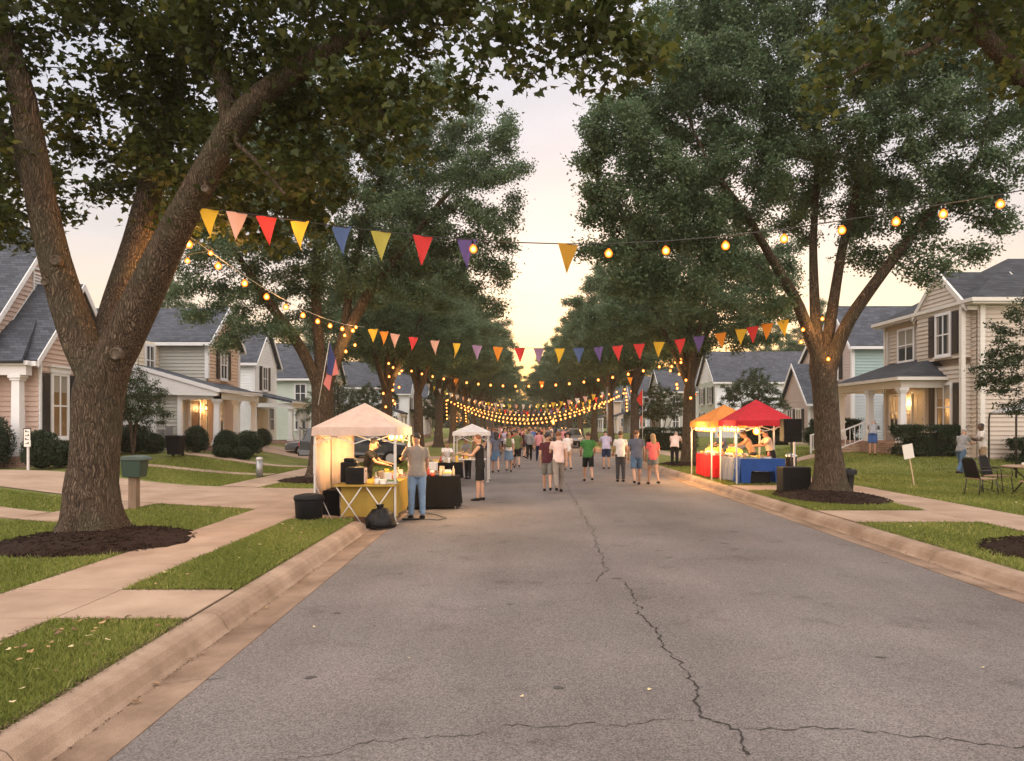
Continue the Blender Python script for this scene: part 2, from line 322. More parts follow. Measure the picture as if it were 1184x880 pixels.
# ================================================================== THE SETTING
def sheet(name, xs, ys, zf, m, kind='structure'):
    X, Y = np.meshgrid(xs, ys); Z = zf(X, Y); v = np.stack([X, Y, Z], -1).reshape(-1, 3); nx, ny = len(xs), len(ys)
    i = (np.arange(ny-1)[:, None]*nx+np.arange(nx-1)).ravel(); f = np.stack([i, i+1, i+1+nx, i+nx], 1)
    me = bpy.data.meshes.new(name); me.from_pydata(v.tolist(), [], f.tolist()); me.polygons.foreach_set('use_smooth', [True]*len(f)); me.materials.append(MATS[m]); me.update()
    o = link_mesh(name, me); tag(o, kind=kind); return o
g = sheet('ground', [-3000, 3000], [-500, 3000], lambda X, Y: X*0-.06, 'lawn')
YE = 190
sheet('road', np.linspace(-2.42, 5.65, 9), np.r_[np.linspace(-8, YE, 100)], lambda X, Y: .03-.0018*(X-1.6)**2, 'asphalt')
ly = np.r_[np.arange(-8, 60, .75), np.arange(60, YE+60, 5)]
def ground_left(X, Y):
    z = VG(X, Y); drive = (X > -3.6) & (Y > 13.9) & (Y < 20.8)
    return np.where(drive, .02, z)-.0
lx = np.r_[-140, -100, -60, -40, np.arange(-30, -3.6, .6), -3.6, -3.3, -3.08]
sheet('lawn', lx, ly, lambda X, Y: VG(X, Y)-np.where((X > -3.65) & (Y > 13.6) & (Y < 21), .14, 0), 'lawn')
sheet('lawn', np.r_[6.26, 6.6, np.arange(7, 34, .6), 40, 60, 100, 140], ly, lambda X, Y: VG(X, Y), 'lawn')

# kerb and gutter, cast in 3 m lengths
def kerb(side, y0, y1, name='kerb', end_round=False):
    e_, s = (-2.42, -1) if side < 0 else (5.65, 1)
    prof = [(0, .008), (.20, -.014), (.365, -.018), (.40, .015), (.435, .085), (.475, .132), (.53, .155), (.60, .162), (.665, .158), (.685, .14), (.685, -.1), (0, -.1)]
    if side < 0: e_ = -2.42
    mb = MB(); y = y0
    while y < y1-.01:
        yb = min(y+3.0, y1); ring = []
        for (d, z) in prof: ring.append((d, z))
        k = len(ring); n = 6; vs_ = []
        for i in range(n+1):
            t = i/n; yy = y+.006+(yb-y-.012)*t
            dz = 0
            if end_round and yb == y1: dz = 1-max(0, (t-.8)/.2)**2
            for (d, z) in ring: vs_.append((e_+s*d, yy, z if not (end_round and yb == y1 and z > .0) else max(z*dz, .0)))
        mb.add(vs_, [(i*k+j, i*k+(j+1) % k, (i+1)*k+(j+1) % k, (i+1)*k+j) for i in range(n) for j in range(k)])
        mb.add(vs_[:k], [tuple(range(k))]); mb.add(vs_[-k:], [tuple(range(k))]); y = yb
    o = mb.build(name, ['kerb_concrete', 'gutter_concrete']); tag(o, kind='structure')
    for f in o.data.polygons:
        if abs(f.center.x-e_) < .365: f.material_index = 1
    return o
kerb(-1, -7.8, 14.1, end_round=True); kerb(-1, 20.8, YE); kerb(1, -7.2, YE)
j = MB(); j.box(-3.09, -2.43, -8, YE, -.09, -.03); j.box(5.66, 6.32, -8, YE, -.09, -.03); tag(j.build('gutter_bed', 'joint'), kind='structure')
# gutter and apron across the driveway mouth
a = MB()
for i in range(2):
    ya, yb = 14.1+i*3.35+.008, 14.1+(i+1)*3.35-.008
    a.slab([(-2.42, ya, .008), (-2.75, ya, -.01), (-2.75, yb, -.01), (-2.42, yb, .008)], .08)
    a.slab([(-2.76, ya, -.01), (-3.3, ya, .05), (-3.3, yb, .05), (-2.76, yb, -.01)], .08)
    a.slab([(-3.31, ya, .05), (-4.35, ya, .165), (-4.35, yb, .165), (-3.31, yb, .05)], .08)
tag(a.build('driveway_apron', 'concrete', bevel=.006), kind='structure')

def paving(name, slabs, m='concrete', lift=.022):
    """slabs: list of quads (four x,y corners); each follows the ground and leaves a joint"""
    mb, jt = MB(), MB()
    for q in slabs:
        c = Vector((sum(p[0] for p in q)/4, sum(p[1] for p in q)/4)); n = 6; vs_ = []
        q2 = [Vector(p)+(c-Vector(p)).normalized()*.010 for p in q]
        for i in range(n+1):
            for k in range(n+1):
                u, w = i/n, k/n; p = q2[0]*(1-u)*(1-w)+q2[1]*u*(1-w)+q2[2]*u*w+q2[3]*(1-u)*w
                vs_.append((p.x, p.y, gz(p.x, p.y)+lift))
        mb.add(vs_, [(i*(n+1)+k, (i+1)*(n+1)+k, (i+1)*(n+1)+k+1, i*(n+1)+k+1) for i in range(n) for k in range(n)])
        rim = [k for k in range(n+1)]+[i*(n+1)+n for i in range(1, n+1)]+[n*(n+1)+k for k in range(n-1, -1, -1)]+[i*(n+1) for i in range(n-1, 0, -1)]
        b = [vs_[r] for r in rim]; b2 = [(p[0], p[1], p[2]-.05) for p in b]; L = len(b)
        mb.add(b+b2, [(i, (i+1) % L, (i+1) % L+L, i+L) for i in range(L)])
        jt.add([(p[0], p[1], p[2]-.012) for p in [(c.x+(w_[0]-c.x)*1.02, c.y+(w_[1]-c.y)*1.02, w_[2]) for w_ in vs_]], [(i*(n+1)+k, (i+1)*(n+1)+k, (i+1)*(n+1)+k+1, i*(n+1)+k+1) for i in range(n) for k in range(n)])

    o = mb.build(name, m); tag(o, kind='structure'); o2 = jt.build(name+'_joints', 'joint'); tag(o2, kind='structure')
def strips(x0, x1, y0, y1, along, step):
    out = []; a0, a1 = (y0, y1) if along == 'y' else (x0, x1); n = max(1, round((a1-a0)/step))
    for i in range(n):
        s0, s1 = a0+(a1-a0)*i/n, a0+(a1-a0)*(i+1)/n
        out.append([(x0, s0), (x1, s0), (x1, s1), (x0, s1)] if along == 'y' else [(s0, y0), (s1, y0), (s1, y1), (s0, y1)])
    return out
paving('sidewalk', strips(-5.55, -4.35, -6, 6.95, 'y', 1.6)+strips(-5.55, -4.35, 6.95, 8.15, 'y', 1.2)+strips(-5.55, -4.35, 8.15, 14.1, 'y', 1.5)+strips(-5.6, -4.35, 14.1, 15.9, 'y', 1.8))
paving('cross_walk', strips(-4.35, -3.1, 6.95, 8.15, 'x', 1.25))
paving('driveway', [[(-5.6, 15.9), (-4.35, 15.9), (-4.35, 20.8), (-5.6, 20.8)], [(-10.5, 18.0), (-5.6, 15.9), (-5.6, 20.8), (-10.5, 22.0)], [(-15, 18.6), (-10.5, 18.0), (-10.5, 22.0), (-15, 22.6)],
                    [(-20, 19.2), (-15, 18.6), (-15, 22.6), (-20, 23.2)], [(-27, 19.8), (-20, 19.2), (-20, 23.2), (-27, 23.6)]])
paving('sidewalk', [[(-8.7, 21.75), (-7.4, 21.45), (-7.4, 24), (-8.7, 24)]]+strips(-8.7, -7.4, 24, 60, 'y', 2)+strips(-8.7, -7.4, 60, 180, 'y', 8))
paving('garden_path', [[(-14, 15.2), (-9.6, 14.2), (-9.6, 15.2), (-14, 16.3)], [(-9.6, 14.2), (-8.6, 13.8), (-8.25, 17.0), (-9.4, 17.45)]])
paving('garden_path', strips(-14.6, -8.72, 26.2, 26.9, 'x', 2)+strips(-14.2, -8.72, 31.0, 31.8, 'x', 2), lift=.045)
paving('driveway', strips(-14.5, -8.72, 37, 41.6, 'x', 3)+strips(-7.38, -3.1, 37, 41.6, 'x', 2.1))
paving('sidewalk', [[(8.65, -6), (10.1, -6), (10.1, 13.8), (8.65, 13.8)]][:0]+strips(8.65, 10.1, -6, 13.8, 'y', 1.65)+strips(8.65, 10.1, 13.8, 15.6, 'y', 1.8)+strips(8.65, 10.1, 15.6, 20.2, 'y', 1.55)+strips(8.65, 10.1, 20.2, 22, 'y', 1.8)+strips(8.75, 10.0, 22, 60, 'y', 1.9)+strips(8.75, 10, 60, 180, 'y', 8))
paving('cross_walk', strips(6.34, 8.65, 13.8, 15.6, 'x', 1.2)+strips(6.34, 8.65, 20.2, 22, 'x', 1.2))
paving('garden_path', strips(10.1, 13.7, 33.0, 34.2, 'x', 1.8), lift=.05)
paving('driveway', strips(6.34, 8.75, 44, 48, 'x', 2.4)+strips(10.02, 19, 44, 48, 'x', 3))

# mulch beds (mounded, ragged)
def mulch(cx, cy, rx, ry, h=.14, seed=1, grp=True):
    rng = np.random.default_rng(seed); n, m = 48, 10; rad = 1+.07*np.sin(np.arange(n)*2*math.pi/n*3+seed)+.035*rng.standard_normal(n)
    mb = MB(); vs_ = []
    for i in range(m+1):
        t = i/m
        for k in range(n):
            a_ = 2*math.pi*k/n; x = cx+rx*t*rad[k]*math.cos(a_); y = cy+ry*t*rad[k]*math.sin(a_)
            vs_.append((x, y, gz(x, y)-.0+.035*(t < .999)+h*(1-t**2)+rng.normal(0, .006)))
    mb.add(vs_, [(i*n+k, i*n+(k+1) % n, (i+1)*n+(k+1) % n, (i+1)*n+k) for i in range(m) for k in range(n)], True)
    # loose chips
    for _ in range(int(420*rx*ry)):
        t = math.sqrt(rng.random())*1.03; a_ = rng.random()*6.283; x = cx+rx*t*math.cos(a_); y = cy+ry*t*math.sin(a_); z = gz(x, y)+.04+h*max(0, 1-t*t)
        d = Vector(rng.normal(0, 1, 3)); d.z *= .3; d.normalize(); u = d.cross(Vector((0, 0, 1))).normalized(); L = rng.uniform(.02, .055)
        mb.obox((x, y, z), d*L, u*rng.uniform(.006, .014), d.cross(u)*.005)
    o = mb.build('mulch_bed', 'mulch', fixn=False); tag(o, kind='structure'); return o
mulch(-6.55, 11.55, 1.4, 1.45, seed=2); mulch(-6.1, 24.0, 1.5, 1.5, seed=3); mulch(7.75, 18.4, 1.25, 1.9, seed=4); mulch(8.0, 10.5, 1.2, 1.3, seed=5); mulch(7.6, 33, 1.2, 1.4, seed=6)

# cracks in the asphalt: narrow ragged dark strips just above the road
def crack(pts, w, seed, jag=.018):
    rng = np.random.default_rng(seed); P_ = [Vector((p[0], p[1])) for p in pts]; q = []
    for a_, b_ in zip(P_[:-1], P_[1:]):
        n = max(2, int((b_-a_).length/.035))
        for i in range(n): q.append(a_.lerp(b_, i/n))
    q.append(P_[-1]); mb = MB(); off = 0; vs_ = []
    for i, p in enumerate(q):
        d = (q[min(i+1, len(q)-1)]-q[max(i-1, 0)]).normalized(); nrm = Vector((-d.y, d.x)); off = off*.8+rng.normal(0, jag); c = p+nrm*off; ww = w*rng.uniform(.15, 1.35)/2*.62
        for s in (-1, 1): x, y = c+nrm*ww*s; vs_.append((x, y, .03-.0018*(x-1.6)**2+.004))
    mb.add(vs_, [(2*i, 2*i+1, 2*i+3, 2*i+2) for i in range(len(q)-1)]); return mb
def road_px(px, py): y = CH*F/(py-CY); return ((px-CX)*y/F, y)
cr = MB()
for pts, w, s in (([road_px(*p) for p in ((867, 879), (852, 850), (815, 838), (800, 818), (802, 795), (790, 778), (768, 752), (757, 733), (742, 712), (732, 694), (718, 674))], .030, 1),
                  ([road_px(*p) for p in ((690, 676), (702, 662), (692, 640), (685, 615), (668, 588), (655, 560))], .022, 2),
                  ([road_px(*p) for p in ((800, 836), (740, 842), (600, 846), (480, 858), (340, 877), (300, 884))], .012, 3),
                  ([road_px(*p) for p in ((852, 848), (900, 845), (960, 847), (1060, 857), (1184, 866), (1260, 872))], .018, 4),
                  ([road_px(*p) for p in ((560, 684), (640, 679), (700, 678), (780, 678))], .010, 5),
                  ([(-3.1, 5.9), (-2.8, 5.7), (-2.42, 5.75), (-2.3, 5.8)], .012, 6)):
    c_ = crack(pts, w, s); cr.add(c_.v, c_.f)
tag(cr.build('asphalt_crack', 'crack', fixn=False), kind='structure')
st = MB(); rng = np.random.default_rng(8)
for _ in range(30):                               # small patches of sealer and oil
    x, y = rng.uniform(-2, 5.3), rng.uniform(4.6, 22); r = rng.uniform(.012, .035)*(1+rng.random()); n = 10
    st.add([(x+r*(1+.3*rng.normal())*math.cos(i*.628)*1.8, y+r*(1+.3*rng.normal())*math.sin(i*.628), .03-.0018*(x-1.6)**2+.0035) for i in range(n)], [tuple(range(n))])
tag(st.build('tar_spots', 'tar', fixn=False), kind='structure')

# ------------------------------------------------------------------ grass blades near the camera
def blades(name, regions, seed, holes=(), kind='stuff'):
    """regions: (polygon, count).  blades widen with distance so that a far lawn costs few of them"""
    rng = np.random.default_rng(seed); XY = []
    def inside(poly, x, y):
        c = np.zeros(len(x), bool); n = len(poly)
        for i in range(n):
            x1, y1 = poly[i]; x2, y2 = poly[(i+1) % n]; k = ((y1 > y) != (y2 > y)) & (x < (x2-x1)*(y-y1)/(y2-y1+1e-12)+x1); c ^= k
        return c
    for poly, cnt in regions:
        p = np.array(poly); lo, hi = p.min(0), p.max(0); m = int(cnt*2.2); x = rng.uniform(lo[0], hi[0], m)
        iy = rng.uniform(1/hi[1]**1.5, 1/lo[1]**1.5, m); y = iy**(-1/1.5)          # denser near the camera
        k = inside(poly, x, y)
        for (hx, hy, hrx, hry) in holes: k &= ((x-hx)/hrx)**2+((y-hy)/hry)**2 > 1+rng.normal(0, .06, m)
        xy = np.stack([x, y], 1)[k][:cnt]; XY.append(xy)
    xy = np.concatenate(XY); n = len(xy); z = VG(xy[:, 0], xy[:, 1]); dist = xy[:, 1]
    wd = .0035*np.maximum(1, dist/5.5)*rng.uniform(.7, 1.4, n); h = rng.uniform(.028, .062, n)*np.where(rng.random(n) < .06, 1.5, 1)*np.minimum(1, .75+dist*0+.25)
    a_ = rng.uniform(0, 2*math.pi, n); ln = rng.normal(0, .45, (n, 2))*h[:, None]
    b0 = np.stack([xy[:, 0]-wd*np.cos(a_), xy[:, 1]-wd*np.sin(a_), z-.01], 1); b1 = np.stack([xy[:, 0]+wd*np.cos(a_), xy[:, 1]+wd*np.sin(a_), z-.01], 1)
    mid = np.concatenate([xy+ln*.35, (z+h*.6)[:, None]], 1); tip = np.concatenate([xy+ln, (z+h)[:, None]], 1); hw = np.stack([wd*np.cos(a_), wd*np.sin(a_), wd*0], 1)*.7
    v = np.stack([b0, b1, mid+hw, tip, mid-hw], 1).reshape(-1, 3)
    tone = np.clip(rng.beta(2, 2.6, n)+.12*np.sin(xy[:, 0]*2.1+xy[:, 1]*1.3), 0, 1)
    o = link_mesh(name, np_mesh(name, v, 5, 'grass', tone)); tag(o, kind=kind); return o
hl = [(-6.55, 11.55, 1.4, 1.45), (-6.1, 24, 1.5, 1.5), (7.75, 18.4, 1.25, 1.9), (8.0, 10.5, 1.2, 1.3)]
tag(blades('grass', [([(-4.33, 3.6), (-3.1, 3.6), (-3.1, 6.93), (-4.33, 6.93)], 34000), ([(-4.33, 8.17), (-3.1, 8.17), (-3.1, 14.2), (-4.33, 14.2)], 36000),
                 ([(-9.5, 5.5), (-5.57, 5.5), (-5.57, 15.85), (-8.2, 16.95), (-8.55, 13.75), (-9.5, 14.1)], 70000),
                 ([(-9.5, 14), (-9.5, 10), (-14, 10), (-14, 15.1)], 14000), ([(-18, 16.8), (-9.6, 15.4), (-9.45, 17.4), (-18, 18.8)], 11000)], 1, hl),
    'short mown green grass on the left verge and lawns near the kerb', 'grass')
tag(blades('grass', [([(6.33, 5), (8.63, 5), (8.63, 13.78), (6.33, 13.78)], 40000), ([(6.33, 15.62), (8.63, 15.62), (8.63, 20.15), (6.33, 20.15)], 22000),
                 ([(10.12, 11), (21, 20), (20, 26), (10.12, 24)], 52000), ([(6.33, 22.02), (8.7, 22.02), (8.7, 34), (6.33, 34)], 10000)], 2, hl),
    'short mown green grass on the right verge and house lawn', 'grass')
tag(blades('grass', [([(-14, 23.2), (-8.75, 22), (-8.75, 31), (-14, 31)], 24000), ([(-7.35, 21), (-3.12, 21), (-3.12, 36), (-7.35, 36)], 16000), ([(10.1, 24), (19, 25.4), (18, 40), (10.1, 40)], 26000)], 3, hl),
    'mown grass of the farther front lawns', 'grass')

# crumbs of soil and dead leaf along the edges of grass and concrete
rngE = np.random.default_rng(5); E_ = []
def edge(a, b, n, spread=.03):
    t = rngE.random(n); p = np.array(a)[None]*(1-t[:, None])+np.array(b)[None]*t[:, None]+rngE.normal(0, spread, (n, 2)); E_.append(p)
for a, b, n in (((-3.12, 3.8), (-3.12, 6.95), 1300), ((-3.12, 8.15), (-3.12, 13.8), 1100), ((-4.36, 8.2), (-4.36, 14), 500), ((-4.36, 4), (-4.36, 6.9), 500), ((-4.3, 6.93), (-3.1, 6.93), 300), ((-4.3, 8.18), (-3.1, 8.18), 300), ((-5.54, 6), (-5.54, 13), 600), ((6.36, 8), (6.36, 13.8), 700), ((6.36, 15.6), (6.36, 20.2), 500), ((8.64, 9), (8.64, 20), 600), ((10.1, 12), (10.1, 24), 700), ((-2.80, 3.9), (-2.80, 14), 900), ((5.98, 7), (5.98, 22), 700)): edge(a, b, n, .02 if a[0] in (-2.8, 5.98) else .035)
E_ = np.concatenate(E_); gut = ((E_[:, 0] > -3.0) & (E_[:, 0] < 0)) | ((E_[:, 0] < 6.2) & (E_[:, 0] > 0)); ez = np.where(gut, -.012, VG(E_[:, 0], E_[:, 1])+.026)
MATS['litter'] = leaf_mat('litter', (.035, .02, .012), (.10, .06, .035), (.30, .21, .12), .1, .9)
# ================================================================== TREES
MAPLE = np.array([(0, 0), (.13, .06), (.42, -.04), (.36, .16), (.58, .36), (.30, .42), (.20, .62), (0, 1), (-.20, .62), (-.30, .42), (-.58, .36), (-.36, .16), (-.42, -.04), (-.13, .06)])
ELM = np.array([(0, 0), (.30, .38), (0, 1), (-.30, .38)])
def leaves_np(rng, pos, size, shape, droop=.35, flat=.55, tones=(2, 2.6)):
    n = len(pos); k = len(shape); nrm = rng.normal(0, 1, (n, 3))*(1-flat); nrm[:, 2] += flat*1.2; nrm /= np.linalg.norm(nrm, axis=1)[:, None]
    d = rng.normal(0, 1, (n, 3)); d[:, 2] -= droop*2; d -= nrm*(d*nrm).sum(1)[:, None]; d /= np.linalg.norm(d, axis=1)[:, None]; w = np.cross(nrm, d)
    s = size*rng.uniform(.65, 1.25, n); u = shape[:, 0][None, :, None]; v = shape[:, 1][None, :, None]
    p = pos[:, None, :]+(w[:, None, :]*u+d[:, None, :]*v+nrm[:, None, :]*(np.abs(u)*-.35+v*v*-.18))*s[:, None, None]
    return p.reshape(-1, 3), rng.beta(*tones, n)
v, tone = leaves_np(rngE, np.concatenate([E_, ez[:, None]], 1), .022, ELM, droop=0, flat=.93); tag(link_mesh('leaf_litter', np_mesh('leaf_litter', v, 4, 'litter', tone)), 'crumbs of dead leaf and soil along the edges of the grass and in the gutters', 'leaf litter', kind='stuff')
def grow(limbs, lobes, rng, n_attr=1500, step=.35, kill=.55, infl=3.2, iters=70, avoid=None):
    """limbs: chains [(point, radius), ...]; branches then grow towards points scattered through the lobes (space colonisation)"""
    pos, par, rmin = [], [], []
    for ch in limbs:
        p0 = Vector(ch[0][0]); parent = -1
        if pos: parent = int(np.argmin(((np.array(pos)-np.array(p0))**2).sum(1)))
        for i in range(len(ch)-1):
            a, b = Vector(ch[i][0]), Vector(ch[i+1][0]); n = max(1, int((b-a).length/step))
            for k in range(0 if i == 0 and parent < 0 else 1, n+1) if i == 0 else range(1, n+1):
                t = k/n; pos.append(tuple(a.lerp(b, t))); par.append(parent); rmin.append(ch[i][1]*(1-t)+ch[i+1][1]*t); parent = len(pos)-1
    nfix = len(pos); vol = np.array([l[1]*l[2]*l[3] for l in lobes])**.8; cnt = rng.multinomial(n_attr, vol/vol.sum()); A = []
    for (c, rx, ry, rz), m in zip(lobes, cnt):
        d = rng.normal(0, 1, (m, 3)); d /= np.linalg.norm(d, axis=1)[:, None]; r = rng.random(m)**.42
        A.append(np.array(c)+d*r[:, None]*np.array([rx, ry, rz]))
    A = np.concatenate(A)
    if avoid is not None: A = A[~avoid(A)]
    Pn = np.zeros((20000, 3)); Pn[:nfix] = pos; n = nfix
    D = ((A[:, None]-Pn[None, :n])**2).sum(2); near = D.argmin(1); nd = D.min(1)
    start_ok = np.array(rmin) < .26
    for it in range(iters):
        if len(A) == 0 or n > 15000: break
        act = nd < (infl if it > 6 else 6)**2
        if not act.any():
            infl *= 1.5
            if infl > 20: break
            continue
        g_ = {}; dirs = A[act]-Pn[near[act]]; dirs /= np.linalg.norm(dirs, axis=1)[:, None]+1e-9
        idx, inv = np.unique(near[act], return_inverse=True); acc = np.zeros((len(idx), 3)); np.add.at(acc, inv, dirs)
        acc += rng.normal(0, .25, acc.shape); acc /= np.linalg.norm(acc, axis=1)[:, None]+1e-9
        new = Pn[idx]+acc*step*.9; m = len(new); Pn[n:n+m] = new; par += idx.tolist(); rmin += [0]*m
        Dn = ((A[:, None]-new[None])**2).sum(2); j = Dn.argmin(1); dn = Dn.min(1); b = dn < nd; near = np.where(b, n+j, near); nd = np.where(b, dn, nd); n += m
        keep = nd > kill**2; A, near, nd = A[keep], near[keep], nd[keep]
    pos = Pn[:n].copy(); par = np.array(par); R = np.zeros(n); kids = np.zeros(n, int)
    for i in range(n-1, -1, -1):
        if R[i] == 0: R[i] = .007**2.2
        if par[i] >= 0: R[par[i]] += R[i]; kids[par[i]] += 1
    rad = np.minimum(R**(1/2.2), .16); rad = np.where(np.array(rmin) > 0, np.array(rmin), rad); hops = np.zeros(n, int)
    for i in range(n-1, -1, -1):
        if par[i] >= 0: hops[par[i]] = max(hops[par[i]], hops[i]+1)
    return pos, par, rad, kids, hops, nfix
def wood_mesh(pos, par, rad, base_r, rng, seg_big=20, minr=.006, off=(0, 0, 0), flare=True):
    """branches as tubes along chains"""
    n = len(pos); ch = {}
    for i in range(n):
        if par[i] >= 0: ch.setdefault(int(par[i]), []).append(i)
    mb = MB(); starts = [(-1, i) for i in range(n) if par[i] < 0]
    while starts:
        p0, i = starts.pop(); pts, rr = [], []
        if p0 >= 0: pts.append(pos[p0]); rr.append(min(rad[p0], max(rad[i]*1.25, minr)))
        while True:
            pts.append(pos[i]); rr.append(max(rad[i], minr)); c = ch.get(i)
            if not c: break
            c.sort(key=lambda q: -rad[q])
            for q in c[1:]: starts.append((i, q))
            i = c[0]
        if len(pts) < 2: continue
        if len(pts) == 2 and rr[-1] <= minr*1.2 and rng.random() < .3: continue
        r0 = max(rr); sides = seg_big if r0 > .3 else 12 if r0 > .12 else 6 if r0 > .04 else 3
        if r0 > .12:   # smooth thick limbs
            p = np.array(pts); q = p.copy(); q[1:-1] = p[:-2]*.25+p[1:-1]*.5+p[2:]*.25; pts = q
        mb.tube([Vector(q)-Vector(off) for q in pts], rr, sides, cap=False)
    return mb
def make_tree(name, label, group, loc, limbs, lobes, seed, n_attr=1500, n_leaf=50000, leaf_size=.11, shape=ELM, lm='leaf_elm', bark='bark', spread=.17, step=.35,
              kill=.55, flare_r=None, tones=(2, 2.6), maxhop=7, root_extra=None, avoid=None, droop=.35):
    rng = np.random.default_rng(seed); root = empty(name, loc, label, 'tree', group)
    pos, par, rad, kids, hops, nfix = grow(limbs, lobes, rng, n_attr, step, kill, avoid=avoid)
    mb = wood_mesh(pos, par, rad, .5, rng)
    if flare_r:
        b = Vector(loc); m = 40; vs_ = []; zs = [-.08, 0, .05, .12, .22, .36, .55, .8, 1.15]; r_in = limbs[0][1][1]
        ph = rng.uniform(0, 6.28, 3)
        for z in zs:
            f = math.exp(-max(z, 0)*3.1)
            for k in range(m):
                a = 2*math.pi*k/m; lob = 1+f*(.17*math.sin(a*5+ph[0])+.10*math.sin(a*8+ph[1])+.05*math.sin(a*13+ph[2]))+.02*math.sin(a*6+z*3)
                r = (r_in*(1.03 if z < 1.1 else .9)+(flare_r-r_in)*f)*lob; vs_.append((b.x+r*math.cos(a), b.y+r*math.sin(a), b.z+z))
        mb.add(vs_, [(i*m+k, i*m+(k+1) % m, (i+1)*m+(k+1) % m, (i+1)*m+k) for i in range(len(zs)-1) for k in range(m)], True)
    mb.build('trunk', bark, root, fixn=False)
    tips = np.where((hops <= maxhop) & (np.arange(len(pos)) >= nfix*1) & (rad < .06))[0]
    w = 1/(1+hops[tips]*.35); w /= w.sum(); pick = rng.choice(tips, n_leaf, p=w); pp = par[pick]; t = rng.random(n_leaf)[:, None]
    base = pos[pick]*(1-t)+pos[pp]*t; base = base+rng.normal(0, 1, (n_leaf, 3))*np.array([spread, spread, spread*.75])
    v, tone = leaves_np(rng, base-np.array(loc), leaf_size, shape, droop=droop, tones=tones)
    clump = .5+.5*np.sin(base[:, 0]*1.7+seed)*np.sin(base[:, 1]*1.5)*np.sin(base[:, 2]*2.1+1); tone = np.clip(tone*.8+clump*.25, 0, 1)
    link_mesh('crown', np_mesh('crown', v, len(shape), lm, tone), root)
    return root, (pos, par, rad)
def L(px, py, Y, rx, rz, ry): c = P(px, py, Y); return (tuple(c), rx*Y/F, ry, rz*Y/F)
def chain(*q): return [(tuple(P(px, py, Y)), r) for px, py, Y, r in q]

# the big maple on the left verge
la = chain((105, 625, 12, 0.405), (107, 571, 12, 0.378), (110, 520, 12, 0.369), (114, 455, 12, 0.387), (117, 432, 12, 0.378))
maple, _mp = make_tree('maple_tree', 'massive old maple with forked furrowed trunk in a mulch bed, nearest tree on the left', 'street trees along the verges', (-6.9, 12.0, .15),
    [la,
     chain((112, 440, 12, 0.324), (96, 400, 12, 0.297), (78, 352, 12, 0.270), (63, 300, 11.9, 0.239), (49, 240, 11.8, 0.225), (38, 180, 11.7, 0.216), (27, 110, 11.5, 0.189), (5, 40, 11.3, 0.153), (-30, -50, 11, 0.108)),
     chain((44, 215, 11.8, 0.180), (22, 180, 11.9, 0.153), (0, 150, 12.0, 0.135), (-60, 90, 12.3, 0.090)),
     chain((120, 430, 12.1, 0.297), (130, 375, 12.4, 0.270), (146, 325, 12.7, 0.261), (160, 280, 13, 0.248), (172, 225, 13.2, 0.216), (190, 165, 13.4, 0.171), (205, 100, 13.7, 0.135), (215, 20, 14, 0.099)),
     chain((122, 436, 12, 0.333), (140, 398, 11.9, 0.306), (163, 350, 11.8, 0.288), (186, 300, 11.6, 0.261), (206, 258, 11.4, 0.234), (236, 205, 11.2, 0.216), (268, 145, 11, 0.189), (300, 110, 10.8, 0.167), (340, 83, 10.6, 0.149), (400, 48, 10.3, 0.126), (450, 20, 10, 0.108), (520, -12, 9.7, 0.090), (600, -35, 9.4, 0.068)),
     chain((268, 148, 11, 0.153), (262, 110, 11, 0.135), (248, 60, 10.9, 0.117), (230, 0, 10.8, 0.108), (215, -60, 10.6, 0.090)),
     chain((370, 65, 10.5, 0.045), (410, 105, 10.2, 0.036), (440, 128, 10, 0.027), (465, 165, 9.9, 0.018)),
     chain((262, 155, 11, 0.045), (300, 190, 10.6, 0.032), (330, 225, 10.4, 0.018))],
    [L(150, 30, 12, 60, 60, 1.2), L(40, 20, 11.5, 60, 50, 1.2), L(-10, 100, 11.5, 50, 50, 1), L(120, 130, 12.6, 50, 45, 1), L(130, 185, 13.5, 60, 40, 1.2), L(60, 215, 13.5, 60, 40, 1.2), L(-20, 200, 12, 50, 70, 1.5), L(230, 190, 13, 70, 70, 1.6), L(200, 90, 13.5, 90, 90, 1.8),
     L(300, 30, 11, 120, 70, 1.8), L(300, 205, 12.3, 85, 50, 1.2), L(365, 165, 11.6, 85, 66, 1.2), L(330, 258, 12.4, 62, 36, .8), L(250, 250, 12.5, 40, 30, .6), L(440, 90, 10.2, 75, 80, 1.2), L(470, 160, 9.9, 40, 42, .6), L(440, -10, 10, 110, 60, 1.4),
     L(560, -10, 9.4, 80, 50, 1), L(590, 55, 9, 45, 55, .7), L(680, 0, 8.6, 80, 60, 1), L(700, 60, 8.6, 60, 50, .8), L(755, 25, 8.6, 36, 60, .7), L(640, 20, 9, 60, 50, .8), L(760, 100, 8.7, 22, 25, .4),
     L(50, -120, 12, 260, 90, 3), L(350, -130, 11, 260, 110, 3), L(620, -110, 9.5, 160, 80, 1.6), L(0, 260, 14, 50, 30, 1)],
    seed=5, n_attr=3100, n_leaf=60000, leaf_size=.12, shape=MAPLE, lm='leaf_maple', spread=.17, kill=.42, step=.3, flare_r=.60, tones=(2, 3))
# scars where limbs were sawn off
for (px, py, Y, r, dx) in ((134, 409, 11.60, .085, .0), (64, 301, 11.66, .07, -.0), (52, 326, 11.72, .055, -.1), (237, 218, 10.99, .05, 0), (40, 241, 11.60, .04, 0)):
    kb = MB(); c = P(px, py, Y)
    kb.lathe(c, [(r*1.25, .09), (r*1.22, .02), (r*1.08, -.02), (r*.86, -.022), (r*.8, -.008), (r*.4, -.004), (.003, -.002)], 20, axis='y')
    kb.build('branch_scar', 'scar' if 'scar' in MATS else mat('scar', (.13, .10, .075), .9, col2=(.05, .038, .028), vscale=14, bump=.5), maple)

